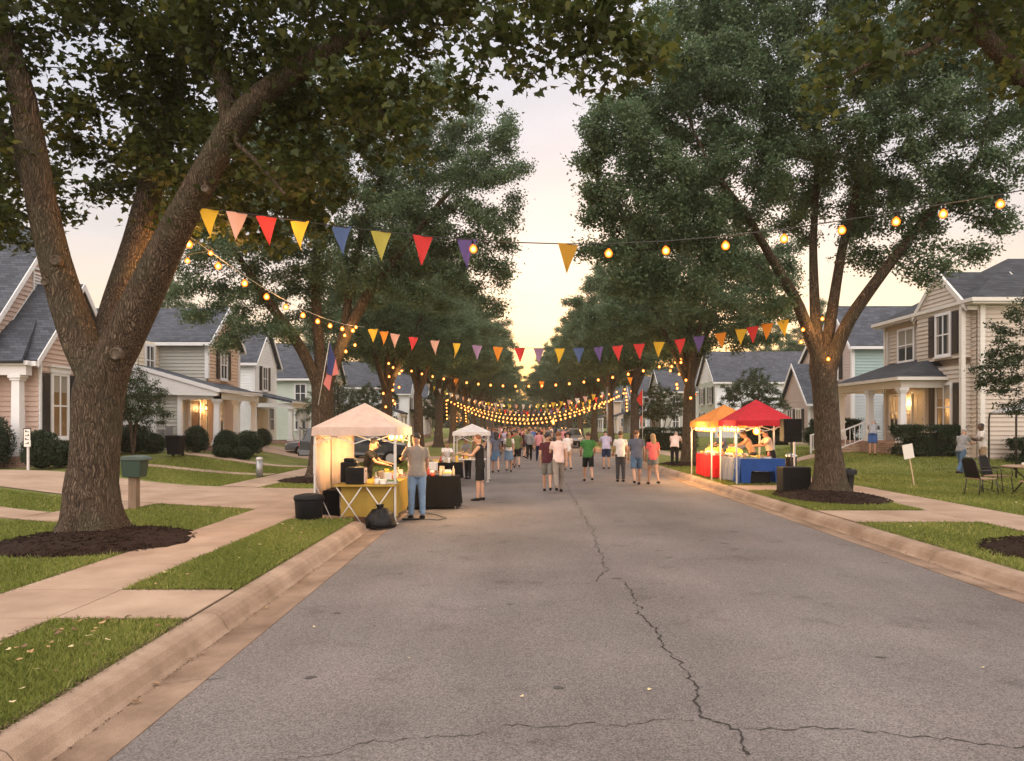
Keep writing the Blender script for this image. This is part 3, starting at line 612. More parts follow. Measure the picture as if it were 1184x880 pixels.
# tree with its trunk just outside the frame on the right; its limb hangs in
make_tree('maple_tree', 'leafy maple limb reaching in from the top right corner, trunk outside the frame', 'street trees along the verges', (8.5, 10.5, .15),
    [[((8.5, 10.5, .1), .34), ((8.5, 10.5, 2.5), .32), ((8.6, 10.6, 4.0), .3), ((9.2, 10.8, 6), .22), ((9.6, 11, 8.4), .15)],
     [((8.6, 10.6, 4.0), .24)]+chain((1212, 125, 10.4, .15), (1184, 95, 10.2, .12), (1157, 61, 10, .11), (1121, 25, 9.8, .10), (1104, -5, 9.7, .085), (1070, -50, 9.6, .07)),
     chain((1121, 25, 9.8, .05), (1060, 60, 9.6, .035), (1010, 70, 9.5, .028), (960, 100, 9.4, .02))],
    [L(1170, 10, 10, 60, 60, 1), L(1080, 15, 9.8, 70, 45, .9), L(985, 15, 9.5, 55, 36, .7), L(940, 60, 9.3, 30, 30, .5), L(960, 125, 9.3, 40, 60, .45), L(1160, 90, 10, 40, 35, .6), L(1010, 90, 9.5, 40, 32, .5), L(1080, -100, 9.8, 160, 80, 1.6), L(1280, -80, 11, 130, 180, 2.4), L(1350, 60, 11.5, 70, 120, 1.5)],
    seed=9, n_attr=1200, n_leaf=14500, leaf_size=.12, shape=MAPLE, lm='leaf_maple', spread=.16, kill=.42, step=.3, tones=(2, 2.3), flare_r=.45)

# first tree of the right row, with four spreading limbs
rl = [chain((958, 585, 18.9, 0.392), (958, 540, 18.9, 0.329), (956, 480, 18.9, 0.308), (952, 425, 18.9, 0.315)),
      chain((948, 425, 18.9, 0.168), (937, 392, 18.9, 0.154), (925, 355, 18.7, 0.140), (908, 325, 18.5, 0.126), (890, 296, 18.2, 0.105), (868, 255, 17.8, 0.084), (830, 205, 17.4, 0.063)),
      chain((950, 425, 18.9, 0.154), (943, 375, 19.1, 0.140), (941, 328, 19.3, 0.119), (940, 280, 19.5, 0.098), (945, 200, 19.8, 0.077), (940, 100, 20, 0.056)),
      chain((953, 425, 18.9, 0.168), (959, 380, 19, 0.147), (967, 328, 19.2, 0.126), (975, 280, 19.3, 0.112), (990, 225, 19.5, 0.091), (1000, 140, 19.6, 0.063)),
      chain((955, 435, 18.9, 0.189), (966, 405, 18.8, 0.175), (981, 370, 18.6, 0.161), (1011, 328, 18.4, 0.140), (1043, 286, 18.2, 0.119), (1080, 240, 18, 0.098), (1130, 190, 17.7, 0.070)),
      chain((908, 325, 18.5, 0.056), (860, 300, 18.1, 0.042), (800, 280, 17.8, 0.032), (740, 290, 17.6, 0.021))]
treeR, _ = make_tree('elm_tree', 'large spreading shade tree with four limbs beside the black loudspeakers on the right verge', 'street trees along the verges', (8.0, 18.9, .15), rl,
    [L(900, 90, 19, 110, 75, 2.6), L(790, 110, 18.5, 80, 80, 2.4), L(720, 165, 18, 60, 70, 1.8), L(760, 230, 17.8, 75, 55, 1.8), L(700, 235, 17.5, 42, 40, 1.2), L(720, 300, 17.6, 42, 42, 1.1), L(800, 300, 17.6, 60, 45, 1.2),
     L(770, 345, 17.6, 50, 30, 1), L(745, 310, 17.4, 50, 38, 1), L(830, 320, 17.4, 42, 34, 1), L(800, 260, 17.8, 70, 45, 1.6), L(680, 280, 17.5, 26, 34, .8), L(850, 210, 18, 75, 55, 2), L(960, 150, 19, 90, 70, 2.4), L(1040, 160, 18.5, 85, 65, 2.2), L(1110, 190, 18, 70, 60, 1.8), L(1060, 245, 18.2, 50, 30, 1.4), L(1130, 265, 17.8, 48, 45, 1.2), L(1090, 315, 17.6, 30, 26, .8), L(1160, 130, 18, 60, 60, 1.8),
     L(900, 20, 19.5, 160, 70, 3.2), L(1040, 60, 19, 120, 60, 2.6), L(770, 40, 18.8, 60, 40, 1.8), L(930, -60, 19.5, 130, 60, 2.6), L(960, 235, 21.5, 90, 45, 1.2), L(880, 345, 18, 24, 34, .7), L(1020, 300, 19.5, 24, 20, .7), L(1090, 110, 18.5, 90, 60, 2), L(1150, 60, 18.5, 80, 60, 2), L(1000, 60, 19, 80, 60, 2), L(1150, 225, 17.8, 50, 40, 1.4), L(880, 160, 18.4, 80, 60, 2), L(840, 60, 18.6, 80, 60, 2), L(1010, 215, 20, 60, 35, 1.6)],
    seed=21, n_attr=4900, n_leaf=330000, leaf_size=.090, lm='leaf_elm', spread=.15, kill=.5, flare_r=.60, step=.35)
# first tree behind the maple on the left
ll = [chain((372, 575, 24, 0.465), (372, 540, 24, 0.375), (373, 490, 24, 0.352), (373, 440, 24, 0.345)),
      chain((370, 450, 24, 0.203), (350, 405, 23.8, 0.180), (328, 372, 23.6, 0.158), (306, 345, 23.4, 0.135), (285, 310, 23, 0.098), (250, 260, 22.5, 0.060)),
      chain((373, 445, 24, 0.203), (368, 390, 24.2, 0.173), (364, 330, 24.4, 0.150), (368, 270, 24.6, 0.112), (380, 190, 25, 0.075)),
      chain((376, 450, 24, 0.210), (396, 395, 23.9, 0.188), (422, 345, 23.8, 0.158), (448, 310, 23.7, 0.135), (480, 270, 23.4, 0.098), (520, 220, 23, 0.068)),
      chain((396, 395, 23.9, 0.150), (405, 330, 24.4, 0.128), (420, 260, 24.8, 0.098), (450, 180, 25.2, 0.068), (480, 110, 25.4, 0.038))]
treeL, _ = make_tree('elm_tree', 'tall shade tree hung with string lights, directly behind the pale pop-up tent on the left', 'street trees along the verges', (-6.32, 24.0, .15), ll,
    [L(400, 215, 24.5, 100, 70, 2.8), L(480, 170, 24.5, 70, 80, 2.4), L(510, 120, 24.8, 42, 50, 1.6), L(560, 200, 23.8, 55, 70, 2), L(585, 160, 24, 30, 40, 1), L(555, 285, 23.4, 52, 55, 1.8), L(570, 330, 23.4, 28, 50, 1), L(480, 270, 24, 80, 60, 2.4), L(430, 320, 24, 60, 35, 1.8),
     L(340, 270, 23.6, 80, 65, 2.4), L(270, 300, 23, 60, 55, 1.8), L(230, 345, 22.6, 40, 38, 1.2), L(300, 375, 22.9, 50, 36, 1.4), L(260, 400, 22.8, 24, 18, .8), L(220, 250, 23, 60, 60, 1.8), L(320, 180, 24.5, 80, 70, 2.4), L(390, 110, 25, 80, 60, 2.2), L(500, 350, 24, 40, 20, 1.2), L(350, 350, 25.5, 60, 34, 1.2)],
    seed=33, n_attr=3600, n_leaf=240000, leaf_size=.092, lm='leaf_elm', spread=.165, kill=.55, flare_r=.62, step=.4)

# a leaner, more upright crown for the rows beyond
gl = [[((0, 0, -.1), 0.407), ((0, 0, 1.2), 0.281), ((.05, 0, 2.8), 0.266), ((.05, 0, 3.6), 0.252)],
      [((0, 0, 3.3), 0.148), ((-.7, .2, 4.8), 0.126), ((-1.7, .4, 6.4), 0.089), ((-2.6, .5, 8), 0.052)], [((.05, 0, 3.4), 0.148), ((.7, -.2, 5), 0.126), ((1.6, -.3, 6.8), 0.089), ((2.4, -.4, 8.6), 0.052)],
      [((0, .0, 3.5), 0.148), ((.1, .6, 5.4), 0.118), ((.0, 1.4, 7.4), 0.081), ((.1, 2, 9.5), 0.044)], [((0, 0, 3.5), 0.148), ((-.1, -.7, 5.2), 0.118), ((-.3, -1.6, 7), 0.074), ((-.3, -2.2, 8.6), 0.044)], [((0, 0, 3.6), 0.148), ((.1, 0, 7), 0.096), ((0, 0, 10.5), 0.044)]]
treeG, _ = make_tree('elm_tree', 'third street tree of the left row, its fork wrapped in warm bulbs', 'street trees along the verges', (0, 0, 0), gl,
    [((0, 0, 7.6), 4.2, 4.2, 2.6), ((0, 0, 10.4), 3.2, 3.2, 2.6), ((0, 0, 12.6), 1.9, 1.9, 1.8), ((-2.8, .5, 6.6), 2.4, 2.4, 1.7), ((2.8, -.4, 6.6), 2.4, 2.4, 1.7), ((.4, 2.8, 6.8), 2.4, 2.4, 1.7), ((-.4, -2.8, 6.4), 2.4, 2.2, 1.6), ((3.9, 1.2, 7.4), 1.5, 1.5, 1.4), ((-3.7, -1.3, 7.6), 1.6, 1.6, 1.4), ((2.4, 2.4, 9), 1.6, 1.6, 1.5), ((-2.4, 2, 9.4), 1.6, 1.6, 1.5)],
    seed=41, n_attr=2200, n_leaf=125000, leaf_size=.115, lm='leaf_elm', spread=.185, kill=.62, step=.42, bark='bark_far', flare_r=.46)
ords = ['third', 'fourth', 'fifth', 'sixth', 'seventh', 'eighth', 'ninth', 'tenth', 'eleventh', 'twelfth', 'thirteenth', 'fourteenth']
rng0 = random.Random(4)
def row_tree(x, y, lab, s, first=False, src=None):
    t = (src or treeG) if first else copy_tree(src or treeG)
    t.location = (x, y, gz(x, y) if abs(x) > 6 else .1); t.rotation_euler.z = rng0.uniform(0, 6.28); t.scale = (s, s, s*rng0.uniform(.94, 1.06))
    t['label'] = lab; return t
for i, (x, y, s) in enumerate(((-6.4, 36.5, 1.0), (-6.2, 47, 1.08), (-6.1, 58, 1.1), (-6.0, 70, 1.18), (-5.8, 83, 1.2), (-5.6, 98, 1.25), (-5.4, 115, 1.3), (-5.2, 135, 1.35), (-5.0, 158, 1.4))):
    row_tree(x, y, f'{ords[i]} street tree of the left row counted from the camera', s, first=(i == 0))
for i, (x, y, s) in enumerate(((7.7, 33, 1.02), (8.1, 50.5, 1.08), (8.0, 63, 1.1), (8.0, 76, 1.12), (7.9, 91, 1.16), (7.8, 108, 1.2), (7.6, 128, 1.25), (7.5, 150, 1.3))):
    row_tree(x, y, f'{ords[i-1] if i else "second"} street tree of the right row counted from the camera', s)
# trees closing the far end of the street
for i, (x, y, s) in enumerate(((-3, 196, 1.0), (6, 204, .95), (1.5, 222, 1.0), (13, 199, 1.2), (-11, 204, 1.2), (22, 205, 1.2), (-21, 203, 1.2))):
    row_tree(x, y, ['tree closing the far end of the street, just left of the road', 'tree closing the far end of the street, just right of the road', 'tree closing the far end of the street, in line with the road', 'second tree right of the road at its far end', 'second tree left of the road at its far end', 'third tree right of the road at its far end', 'third tree left of the road at its far end'][i], s)['group'] = 'trees across the far end of the street'
for i, (x, y, s) in enumerate(((-34, 72, 1.1), (-36, 92, 1.2), (-33, 120, 1.2), (-28, 150, 1.2), (34, 82, 1.1), (36, 105, 1.2), (33, 132, 1.2), (28, 160, 1.2), (-40, 58, 1.0))):
    row_tree(x, y, ['second nearest', 'third nearest', 'fourth nearest', 'farthest', 'nearest', 'second nearest', 'third nearest', 'farthest', 'nearest'][i]+' tree rising behind the roofs on the '+('left' if x < 0 else 'right'), s)['group'] = 'trees behind the far houses'

# small ornamental trees in the front gardens
def small_tree(name, label, loc, h, r, seed, n_leaf=16000, low=.28, leaf=.07, lm='leaf_small', stems=4, group='young trees in the front gardens'):
    rng = random.Random(seed); x, y, z = loc; li = []
    if stems <= 1: li.append([((x, y, z-.05), .07), ((x, y, z+h*low), .055), ((x, y, z+h*.7), .03)])
    else:
        li.append([((x, y, z-.05), .09), ((x, y, z+.12), .07)])
        for i in range(stems):
            a = 6.28*i/stems+rng.uniform(-.3, .3); li.append([((x, y, z+.1), .05), ((x+.16*math.cos(a), y+.16*math.sin(a), z+h*low), .04), ((x+r*.45*math.cos(a), y+r*.45*math.sin(a), z+h*.6), .022)])
    lob = [((x, y, z+h*.68), r*.75, r*.75, h*.26), ((x, y, z+h*.85), r*.45, r*.45, h*.16)]
    for i in range(6):
        a = i*1.05+rng.uniform(0, .6); lob.append(((x+r*.55*math.cos(a), y+r*.55*math.sin(a), z+h*rng.uniform(.45, .75)), r*.45, r*.45, h*.14))
    return make_tree(name, label, group, (x, y, z), li, lob, seed, n_attr=700, n_leaf=n_leaf, leaf_size=leaf, lm=lm, bark='bark_far', spread=.08, kill=.22, step=.16)[0]
def ground_at(px, Y): x = (px-CX)*Y/F; return (x, Y, gz(x, Y))
small_tree('crepe_myrtle', 'small multi-stemmed tree at the garage door, right of the big maple trunk', ground_at(154, 28.5), 3.7, 1.5, 3, stems=4, low=.4)
small_tree('young_tree', 'young tree in front of the pale green house, behind the pale tent', ground_at(385, 43), 4.8, 2.3, 5, low=.25)
small_tree('young_tree', 'small loose-branched tree at the right edge of the picture, in front of the tan house', ground_at(1196, 21.5), 5.9, 1.75, 7, n_leaf=15000, stems=1, low=.3, leaf=.085)
small_tree('young_tree', 'bushy green tree behind the red tent roof on the right', ground_at(872, 50), 5.2, 2.5, 11, n_leaf=22000, low=.12, leaf=.09)
small_tree('young_tree', 'round dark green tree left of the second right street tree, behind the feather flag', ground_at(765, 62), 5.4, 3.0, 13, n_leaf=22000, low=.12, leaf=.1)
small_tree('young_tree', 'green garden tree far back behind the white tent', ground_at(505, 78), 5.6, 3.0, 17, n_leaf=16000, low=.12, leaf=.12)
small_tree('young_tree', 'dark garden tree between the far houses on the left', ground_at(430, 60), 5.0, 2.6, 19, n_leaf=16000, low=.12, leaf=.1)

# clipped shrubs
def bush(name, label, c, rx, ry, rz, n, seed, group='shrubs along the house fronts', boxy=0, leaf=.05):
    x, y = c; z = gz(x, y); root = empty(name, (x, y, z), label, 'bush', group); rng = np.random.default_rng(seed)
    d = rng.normal(0, 1, (n, 3)); d /= np.linalg.norm(d, axis=1)[:, None]
    if boxy: d = np.sign(d)*np.abs(d)**(1-boxy); m = np.abs(d).max(1)[:, None]; d = d*(1*(1-boxy)+boxy/m)/(1)
    d[:, 2] = np.where(d[:, 2] < -.75, -d[:, 2], d[:, 2])
    lump = 1+.13*np.sin(d[:, 0]*5+seed)*np.sin(d[:, 1]*6)*np.sin(d[:, 2]*5+1)+rng.normal(0, .055, n)-.12*rng.random(n)**2
    p = d*lump[:, None]*np.array([rx, ry, rz])+np.array([0, 0, rz*.92]); k = p[:, 2] > .03; p = p[k]
    v, tone = leaves_np(rng, p, leaf*(1.5 if boxy else 1.1), ELM, droop=-.2, flat=.2); link_mesh('foliage', np_mesh('foliage', v, 4, 'leaf_dark', tone), root)
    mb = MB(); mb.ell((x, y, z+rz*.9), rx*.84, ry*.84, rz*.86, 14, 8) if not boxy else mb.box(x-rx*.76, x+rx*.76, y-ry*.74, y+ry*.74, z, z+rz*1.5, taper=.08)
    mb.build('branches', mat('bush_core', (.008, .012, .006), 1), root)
    return root

rngW = np.random.default_rng(77); W_ = []
for k in range(90):
    x, y = rngW.uniform(-75, 80), rngW.uniform(196, 240); r = rngW.uniform(3, 6); hgt = rngW.uniform(4, 10) if abs(x-2) < 12 else rngW.uniform(6, 13); n = 700
    d = rngW.normal(0, 1, (n, 3)); d /= np.linalg.norm(d, axis=1)[:, None]; W_.append(np.array([x, y, hgt*.5])+d*np.array([r, r, hgt*.55])*rngW.uniform(.7, 1.05, (n, 1)))
W_ = np.concatenate(W_); W_ = W_[W_[:, 2] > .1]; v, tone = leaves_np(rngW, W_, .9, ELM)
tag(link_mesh('distant_wood', np_mesh('distant_wood', v, 4, 'leaf_small', tone)), 'hazy woodland closing the view beyond the end of the street', 'woodland', kind='stuff')
# ================================================================== HOUSES
def lap(mb, a, b, z0, z1, n, ext=None, step=.17):
    """clapboards on the wall from a to b (x, y); n is the outward normal; ext(z) -> span (s0, s1) of the wall at height z"""
    a, b, n = Vector(a), Vector(b), Vector(n); z = z0
    def pt(s, z, o): q = a.lerp(b, s)+n*o; return (q.x, q.y, z)
    while z < z1-.01:
        zt = min(z+step, z1); s0, s1 = ext(z) if ext else (0, 1); t0, t1 = ext(zt) if ext else (0, 1)
        if s1-s0 > .01:
            mb.add([pt(s0, z, .046), pt(s1, z, .046), pt(t1, zt, .012), pt(t0, zt, .012), pt(s0, z, .0), pt(s1, z, .0)], [(0, 1, 2, 3), (4, 5, 1, 0)])
        z = zt
def box_walls(mb, x0, x1, y0, y1, z0, z1, faces='xXyY'):
    mb.box(x0+.01, x1-.01, y0+.01, y1-.01, z0, z1)
    if 'y' in faces: lap(mb, (x0, y0), (x1, y0), z0, z1, (0, -1))
    if 'Y' in faces: lap(mb, (x1, y1), (x0, y1), z0, z1, (0, 1))
    if 'X' in faces: lap(mb, (x1, y0), (x1, y1), z0, z1, (1, 0))
    if 'x' in faces: lap(mb, (x0, y1), (x0, y0), z0, z1, (-1, 0))
def gable_wall(mb, axis, c, a0, a1, z0, zr, sgn):
    """triangle of boards in the plane axis=c between a0..a1, apex at the middle"""
    m = (a0+a1)/2; f = lambda z: ((z-z0)/(zr-z0)*.5, 1-(z-z0)/(zr-z0)*.5)
    if axis == 'x':
        lap(mb, (c, a0), (c, a1), z0, zr, (sgn, 0), f); mb.add([(c+.008*sgn, a0, z0), (c+.008*sgn, a1, z0), (c+.008*sgn, m, zr)], [(0, 1, 2)])
    else:
        lap(mb, (a0, c), (a1, c), z0, zr, (0, sgn), f); mb.add([(a0, c+.008*sgn, z0), (a1, c+.008*sgn, z0), (m, c+.008*sgn, zr)], [(0, 1, 2)])
def gable_roof(rf, tr, axis, x0, x1, y0, y1, ze, zr, oh=.32, oe=.3, t=.14):
    """ridge along axis; ze at the wall top; overhang oh down the slope, oe past the gable ends; rf shingles, tr white rakes and fascia"""
    if axis == 'x':
        m, half = (y0+y1)/2, (y1-y0)/2; k = (zr-ze)/half
        for s in (-1, 1):
            e_ = m+s*(half+oh); zz = ze-k*oh
            rf.slab([(x0-oe, e_, zz+t), (x1+oe, e_, zz+t), (x1+oe, m, zr+t), (x0-oe, m, zr+t)], t-.02)
            tr.box(x0-oe, x1+oe, min(e_, e_+s*.10), max(e_, e_+s*.10), zz-.06, zz+.10)
            for xx, sx in ((x0-oe, -1), (x1+oe, 1)):
                tr.prism([(xx, e_, zz-.10), (xx, m, zr-.10), (xx, m, zr+t+.015), (xx, e_, zz+t+.015)], (sx*.035, 0, 0))
    else:
        m, half = (x0+x1)/2, (x1-x0)/2; k = (zr-ze)/half
        for s in (-1, 1):
            e_ = m+s*(half+oh); zz = ze-k*oh
            rf.slab([(e_, y0-oe, zz+t), (e_, y1+oe, zz+t), (m, y1+oe, zr+t), (m, y0-oe, zr+t)], t-.02)
            tr.box(min(e_, e_+s*.10), max(e_, e_+s*.10), y0-oe, y1+oe, zz-.06, zz+.10)
            for yy, sy in ((y0-oe, -1), (y1+oe, 1)):
                tr.prism([(e_, yy, zz-.10), (m, yy, zr-.10), (m, yy, zr+t+.015), (e_, yy, zz+t+.015)], (0, sy*.035, 0))
def hip_roof(rf, tr, x0, x1, y0, y1, ze, zr, oh=.4, t=.12, inset=None):
    a0, a1, b0, b1 = x0-oh, x1+oh, y0-oh, y1+oh; w, d = a1-a0, b1-b0; q = inset if inset is not None else min(w, d)/2
    if w >= d: r0, r1 = (a0+q, (b0+b1)/2, zr), (a1-q, (b0+b1)/2, zr)
    else: r0, r1 = ((a0+a1)/2, b0+q, zr), ((a0+a1)/2, b1-q, zr)
    A, B, C_, D = (a0, b0, ze), (a1, b0, ze), (a1, b1, ze), (a0, b1, ze)
    faces = [[A, B, r1, r0], [B, C_, r1], [C_, D, r0, r1], [D, A, r0]] if w >= d else [[A, B, r0], [B, C_, r1, r0], [C_, D, r1], [D, A, r0, r1]]
    vs_ = []; 
    for f in faces: rf.add([(p[0], p[1], p[2]+t) for p in f], [tuple(range(len(f)))])
    tr.box(a0, a1, b0, b1, ze-.10, ze+t-.012); tr.box(a0-.08, a1+.08, b0-.08, b0-.002, ze-.02, ze+t+.0); tr.box(a0-.08, a0-.002, b0, b1, ze-.02, ze+t); tr.box(a1+.002, a1+.08, b0, b1, ze-.02, ze+t); tr.box(a0-.08, a1+.08, b1+.002, b1+.08, ze-.02, ze+t)
def window(root, c, w, h, n, cols=2, rows=2, shutters=False, lit=None, crown=False, name='window', trim='trim_white', sills=True):
    """c = centre on the wall plane; n = outward normal (x, y)"""
    n = Vector((n[0], n[1], 0)); u = Vector((-n.y, n.x, 0)); up = Vector((0, 0, 1)); c = Vector(c); mb = MB()
    def bx(mb_, s, z, hw, hh, o0, o1): mb_.obox(c+u*s+up*z+n*(o0+o1)/2, u*hw, up*hh, n*(o1-o0)/2)
    f = .055
    bx(mb, -w/2-f/2+.01, 0, f, h/2+f*2, .02, .075); bx(mb, w/2+f/2-.01, 0, f, h/2+f*2, .02, .075)
    bx(mb, 0, h/2+f*.9, w/2-.03, f, .02, .078); bx(mb, 0, -h/2-f*.9, w/2-.03, f, .02, .078)
    for i in range(1, cols): bx(mb, -w/2+w*i/cols, 0, .028, h/2-.005, .02, .066)
    for i in range(1, rows): bx(mb, 0, -h/2+h*i/rows, w/2-.005, .026, .02, .070)
    if sills: bx(mb, 0, -h/2-f*2.2, w/2+f*2, .03, .02, .13)
    if crown: bx(mb, 0, h/2+f*3.4, w/2+f*2.2, .10, .02, .10); bx(mb, 0, h/2+f*5.6, w/2+f*3.2, .035, .02, .15)
    fr = mb.build(name, trim, root)
    g_ = MB(); bx(g_, 0, 0, w/2, h/2, .022, .040); g_.build('pane', 'glass_warm_reflect' if lit else 'glass', fr)  # lit panes have no lamp behind them, their glow stands for a reflection
    q_ = rngB.random()
    if q_ < .7:
        b_ = MB(); dz = h*rngB.uniform(.12, .30)
        if q_ < .4: bx(b_, 0, h/2-dz, w/2-.01, dz-.01, .041, .046); b_.build('blind', 'blind', fr)
        else:
            for s in (-1, 1): bx(b_, s*(w/2-w*.11), 0, w*.10, h/2-.01, .041, .046)
            b_.build('curtain', 'curtain_dim', fr)
    if shutters:
        for s in (-1, 1):
            sh = MB(); sw = min(.21, w*.24); x_ = s*(w/2+f*2+sw+.02); bx(sh, x_, 0, sw, h/2+f, .03, .06)
            for k in range(2): bx(sh, x_, (-.25+.5*k)*h, sw-.05, h*.21, .062, .072)
            for k in range(int(h/.09)): bx(sh, x_, -h/2+.09*(k+.5), sw-.045, .018, .074, .082)
            sh.build('shutter', 'shutter', root)
mat('blind', (.26, .24, .21), .25); mat('curtain_dim', (.22, .19, .16), .3); rngB = random.Random(31)
def column(root, x, y, z0, z1, w=.24):
    m = MB(); m.box(x-w/2-.06, x+w/2+.06, y-w/2-.06, y+w/2+.06, z0, z0+.16); m.box(x-w/2-.03, x+w/2+.03, y-w/2-.03, y+w/2+.03, z0+.16, z0+.24)
    m.box(x-w/2, x+w/2, y-w/2, y+w/2, z0+.24, z1-.2, taper=.02); m.box(x-w/2-.02, x+w/2+.02, y-w/2-.02, y+w/2+.02, z1-.2, z1-.12); m.box(x-w/2-.06, x+w/2+.06, y-w/2-.06, y+w/2+.06, z1-.12, z1)
    return m.build('column', 'trim_white', root, bevel=.01)
def door(root, c, w, h, n, m='door_paint', side=True):
    n = Vector((n[0], n[1], 0)); u = Vector((-n.y, n.x, 0)); up = Vector((0, 0, 1)); c = Vector(c)
    f = MB(); f.obox(c-u*(w/2+.07)+up*h/2+n*.05, u*.07, up*(h/2+.1), n*.045); f.obox(c+u*(w/2+.07)+up*h/2+n*.05, u*.07, up*(h/2+.1), n*.045); f.obox(c+up*(h+.06)+n*.048, u*w/2, up*.06, n*.045)
    d = MB(); d.obox(c+up*h/2+n*.035, u*w/2, up*h/2, n*.015)
    for s in (-1, 1):
        for zz, hh in ((.24, .17), (.66, .24)): d.obox(c+u*s*w*.22+up*h*zz+n*.054, u*w*.15, up*h*hh*.8, n*.006)
    dd = d.build('door', m, root); f.build('door_frame', 'trim_white', dd)
    k = MB(); k.ell(c+u*w*.4+up*h*.45+n*.09, .03, .03, .03, 8, 6); k.build('handle', 'metal_grey', dd)
def corner(tr, x, y, z0, z1, w=.10): tr.box(x-w/2-.02, x+w/2+.02, y-w/2-.02, y+w/2+.02, z0, z1)
def lantern(root, c, s=1, power=14):
    c = Vector(c); m = MB(); m.lathe(c+Vector((0, 0, .10*s)), [(.075*s, 0), (.03*s, .06*s), (.01*s, .09*s)], 10); m.lathe(c-Vector((0, 0, .11*s)), [(.03*s, -.03*s), (.06*s, 0), (.06*s, .015*s)], 10)
    for i in range(4): a = i*1.571+.78; m.bar(c+Vector((.055*s*math.cos(a), .055*s*math.sin(a), -.1*s)), c+Vector((.055*s*math.cos(a), .055*s*math.sin(a), .1*s)), .012*s)
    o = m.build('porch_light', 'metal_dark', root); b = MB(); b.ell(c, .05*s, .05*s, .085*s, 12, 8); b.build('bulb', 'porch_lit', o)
    ld = bpy.data.lights.new('lamp_light', 'POINT'); ld.energy = power; ld.color = (1, .58, .22); ld.shadow_soft_size = .1
    lo = bpy.data.objects.new('lamp_light', ld); col.objects.link(lo); lo.parent = root; lo.location = c-WORLD[root.name]
def downspout(tr, x, y, z0, z1): tr.box(x-.04, x+.04, y-.04, y+.04, z0, z1)

# ---- pink house on the left, gables towards the street
h1 = empty('house', (-18, 26, .6), 'pink sided house with twin dark gables at the left edge, behind the big maple', 'house', 'houses along the street')
w, tr, rf = MB(), MB(), MB()
box_walls(w, -28, -17.5, 24.0, 31.2, .55, 4.7, 'XyY'); gable_wall(w, 'x', -17.5, 24.0, 31.2, 4.7, 9.2, 1)
box_walls(w, -17.49, -16.0, 24.8, 29.3, .55, 4.24, 'XyY'); gable_wall(w, 'x', -16.0, 24.56, 29.3, 4.24, 6.95, 1)
box_walls(w, -22, -17.49, 26.2, 26.6, .9, 4.2, 'y')
w.build('wall', 'pink_siding', h1, fixn=False)
gable_roof(rf, tr, 'x', -28, -17.5, 24.0, 31.2, 4.7, 9.2); gable_roof(rf, tr, 'x', -17.48+.31, -16.0, 24.56, 29.3, 4.24, 6.95, oe=.26, oh=.25)
rf.slab([(-24, 23.9, 4.05), (-16.0, 23.9, 4.05), (-16.6, 25.6, 5.6), (-24, 25.6, 5.6)], .12)
rf.build('roof', 'shingle', h1)
tr.box(-24, -16.05, 24.2, 24.5, 3.6, 4.0); tr.box(-16.02, -15.95, 24.78, 24.88, .9, 4.1); corner(tr, -15.98, 29.3, .6, 4.1); tr.box(-22, -15.9, 24.05, 24.2, 3.92, 4.06)
for i in range(9): tr.box(-17.46, -17.42, 26.75+.0, 27.25, 6.55+i*.11, 6.61+i*.11)
tr.box(-17.46, -17.41, 26.68, 26.74, 6.45, 7.6); tr.box(-17.46, -17.41, 27.26, 27.32, 6.45, 7.6); tr.box(-17.46, -17.41, 26.68, 27.32, 7.6, 7.68)
tr.build('trim', 'trim_white', h1)
column(h1, -16.42, 24.36, .93, 3.62, .30); column(h1, -19.4, 24.36, .93, 3.62, .30)
st_ = MB(); st_.box(-21, -15.9, 24.0, 26.2, .5, .92); st_.box(-19.2, -16.6, 23.66, 24.0, .5, .78); st_.box(-19.2, -16.6, 23.32, 23.66, .45, .64)
st_.build('porch_step', 'brick', h1, bevel=.01)
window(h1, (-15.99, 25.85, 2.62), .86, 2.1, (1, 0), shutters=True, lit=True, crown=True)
window(h1, (-15.99, 28.3, 2.62), .86, 2.1, (1, 0), shutters=True)
window(h1, (-18.6, 26.19, 2.6), .9, 1.8, (0, -1))
door(h1, (-20.3, 26.19, .93), .95, 2.1, (0, -1), 'door_dark')

# ---- grey house with the lit porch
h2 = empty('house', (-17, 36, .8), 'grey and peach house with a warmly lit porch, left side beyond the big maple', 'house', 'houses along the street')
w, w2, tr, rf = MB(), MB(), MB(), MB()
box_walls(w, -24, -15.05, 36.0, 40.0, .7, 6.1, 'yY'); box_walls(w, -20.6, -15.2, 33.4, 36.0, .7, 3.75, 'y'); lap(w, (-15.2, 33.4), (-15.2, 34.0), .7, 3.75, (1, 0))
w.build('wall', 'grey_siding', h2, fixn=False)
lap(w2, (-15.05, 36.0), (-15.05, 40.0), .7, 6.1, (1, 0)); gable_wall(w2, 'x', -15.05, 36.0, 40.0, 6.1, 7.7, 1); lap(w2, (-16.9, 35.6), (-15.1, 35.6), .9, 3.7, (0, -1)); w2.box(-16.9, -15.1, 35.62, 36, .9, 3.7)
lap(w2, (-15.2, 34.0), (-15.2, 35.6), .9, 3.7, (1, 0)); 
w2.build('wall', 'peach_siding', h2, fixn=False)['label'] = 'peach coloured siding'
gable_roof(rf, tr, 'x', -24, -15.05, 36.0, 40.0, 6.1, 7.8)
gable_roof(rf, tr, 'x', -22.5, -16.6, 33.6, 38, 5.0, 7.2) if False else None
rf.slab([(-18.2, 33.1, 4.95), (-13.3, 33.1, 3.55), (-13.3, 38.6, 3.55), (-18.2, 38.6, 4.95)], .13); rf.slab([(-18.2, 33.1, 4.95), (-18.2, 36.0, 4.95), (-21.5, 36.0, 3.75), (-21.5, 33.1, 3.75)], .13)
rf.build('roof', 'shingle', h2)
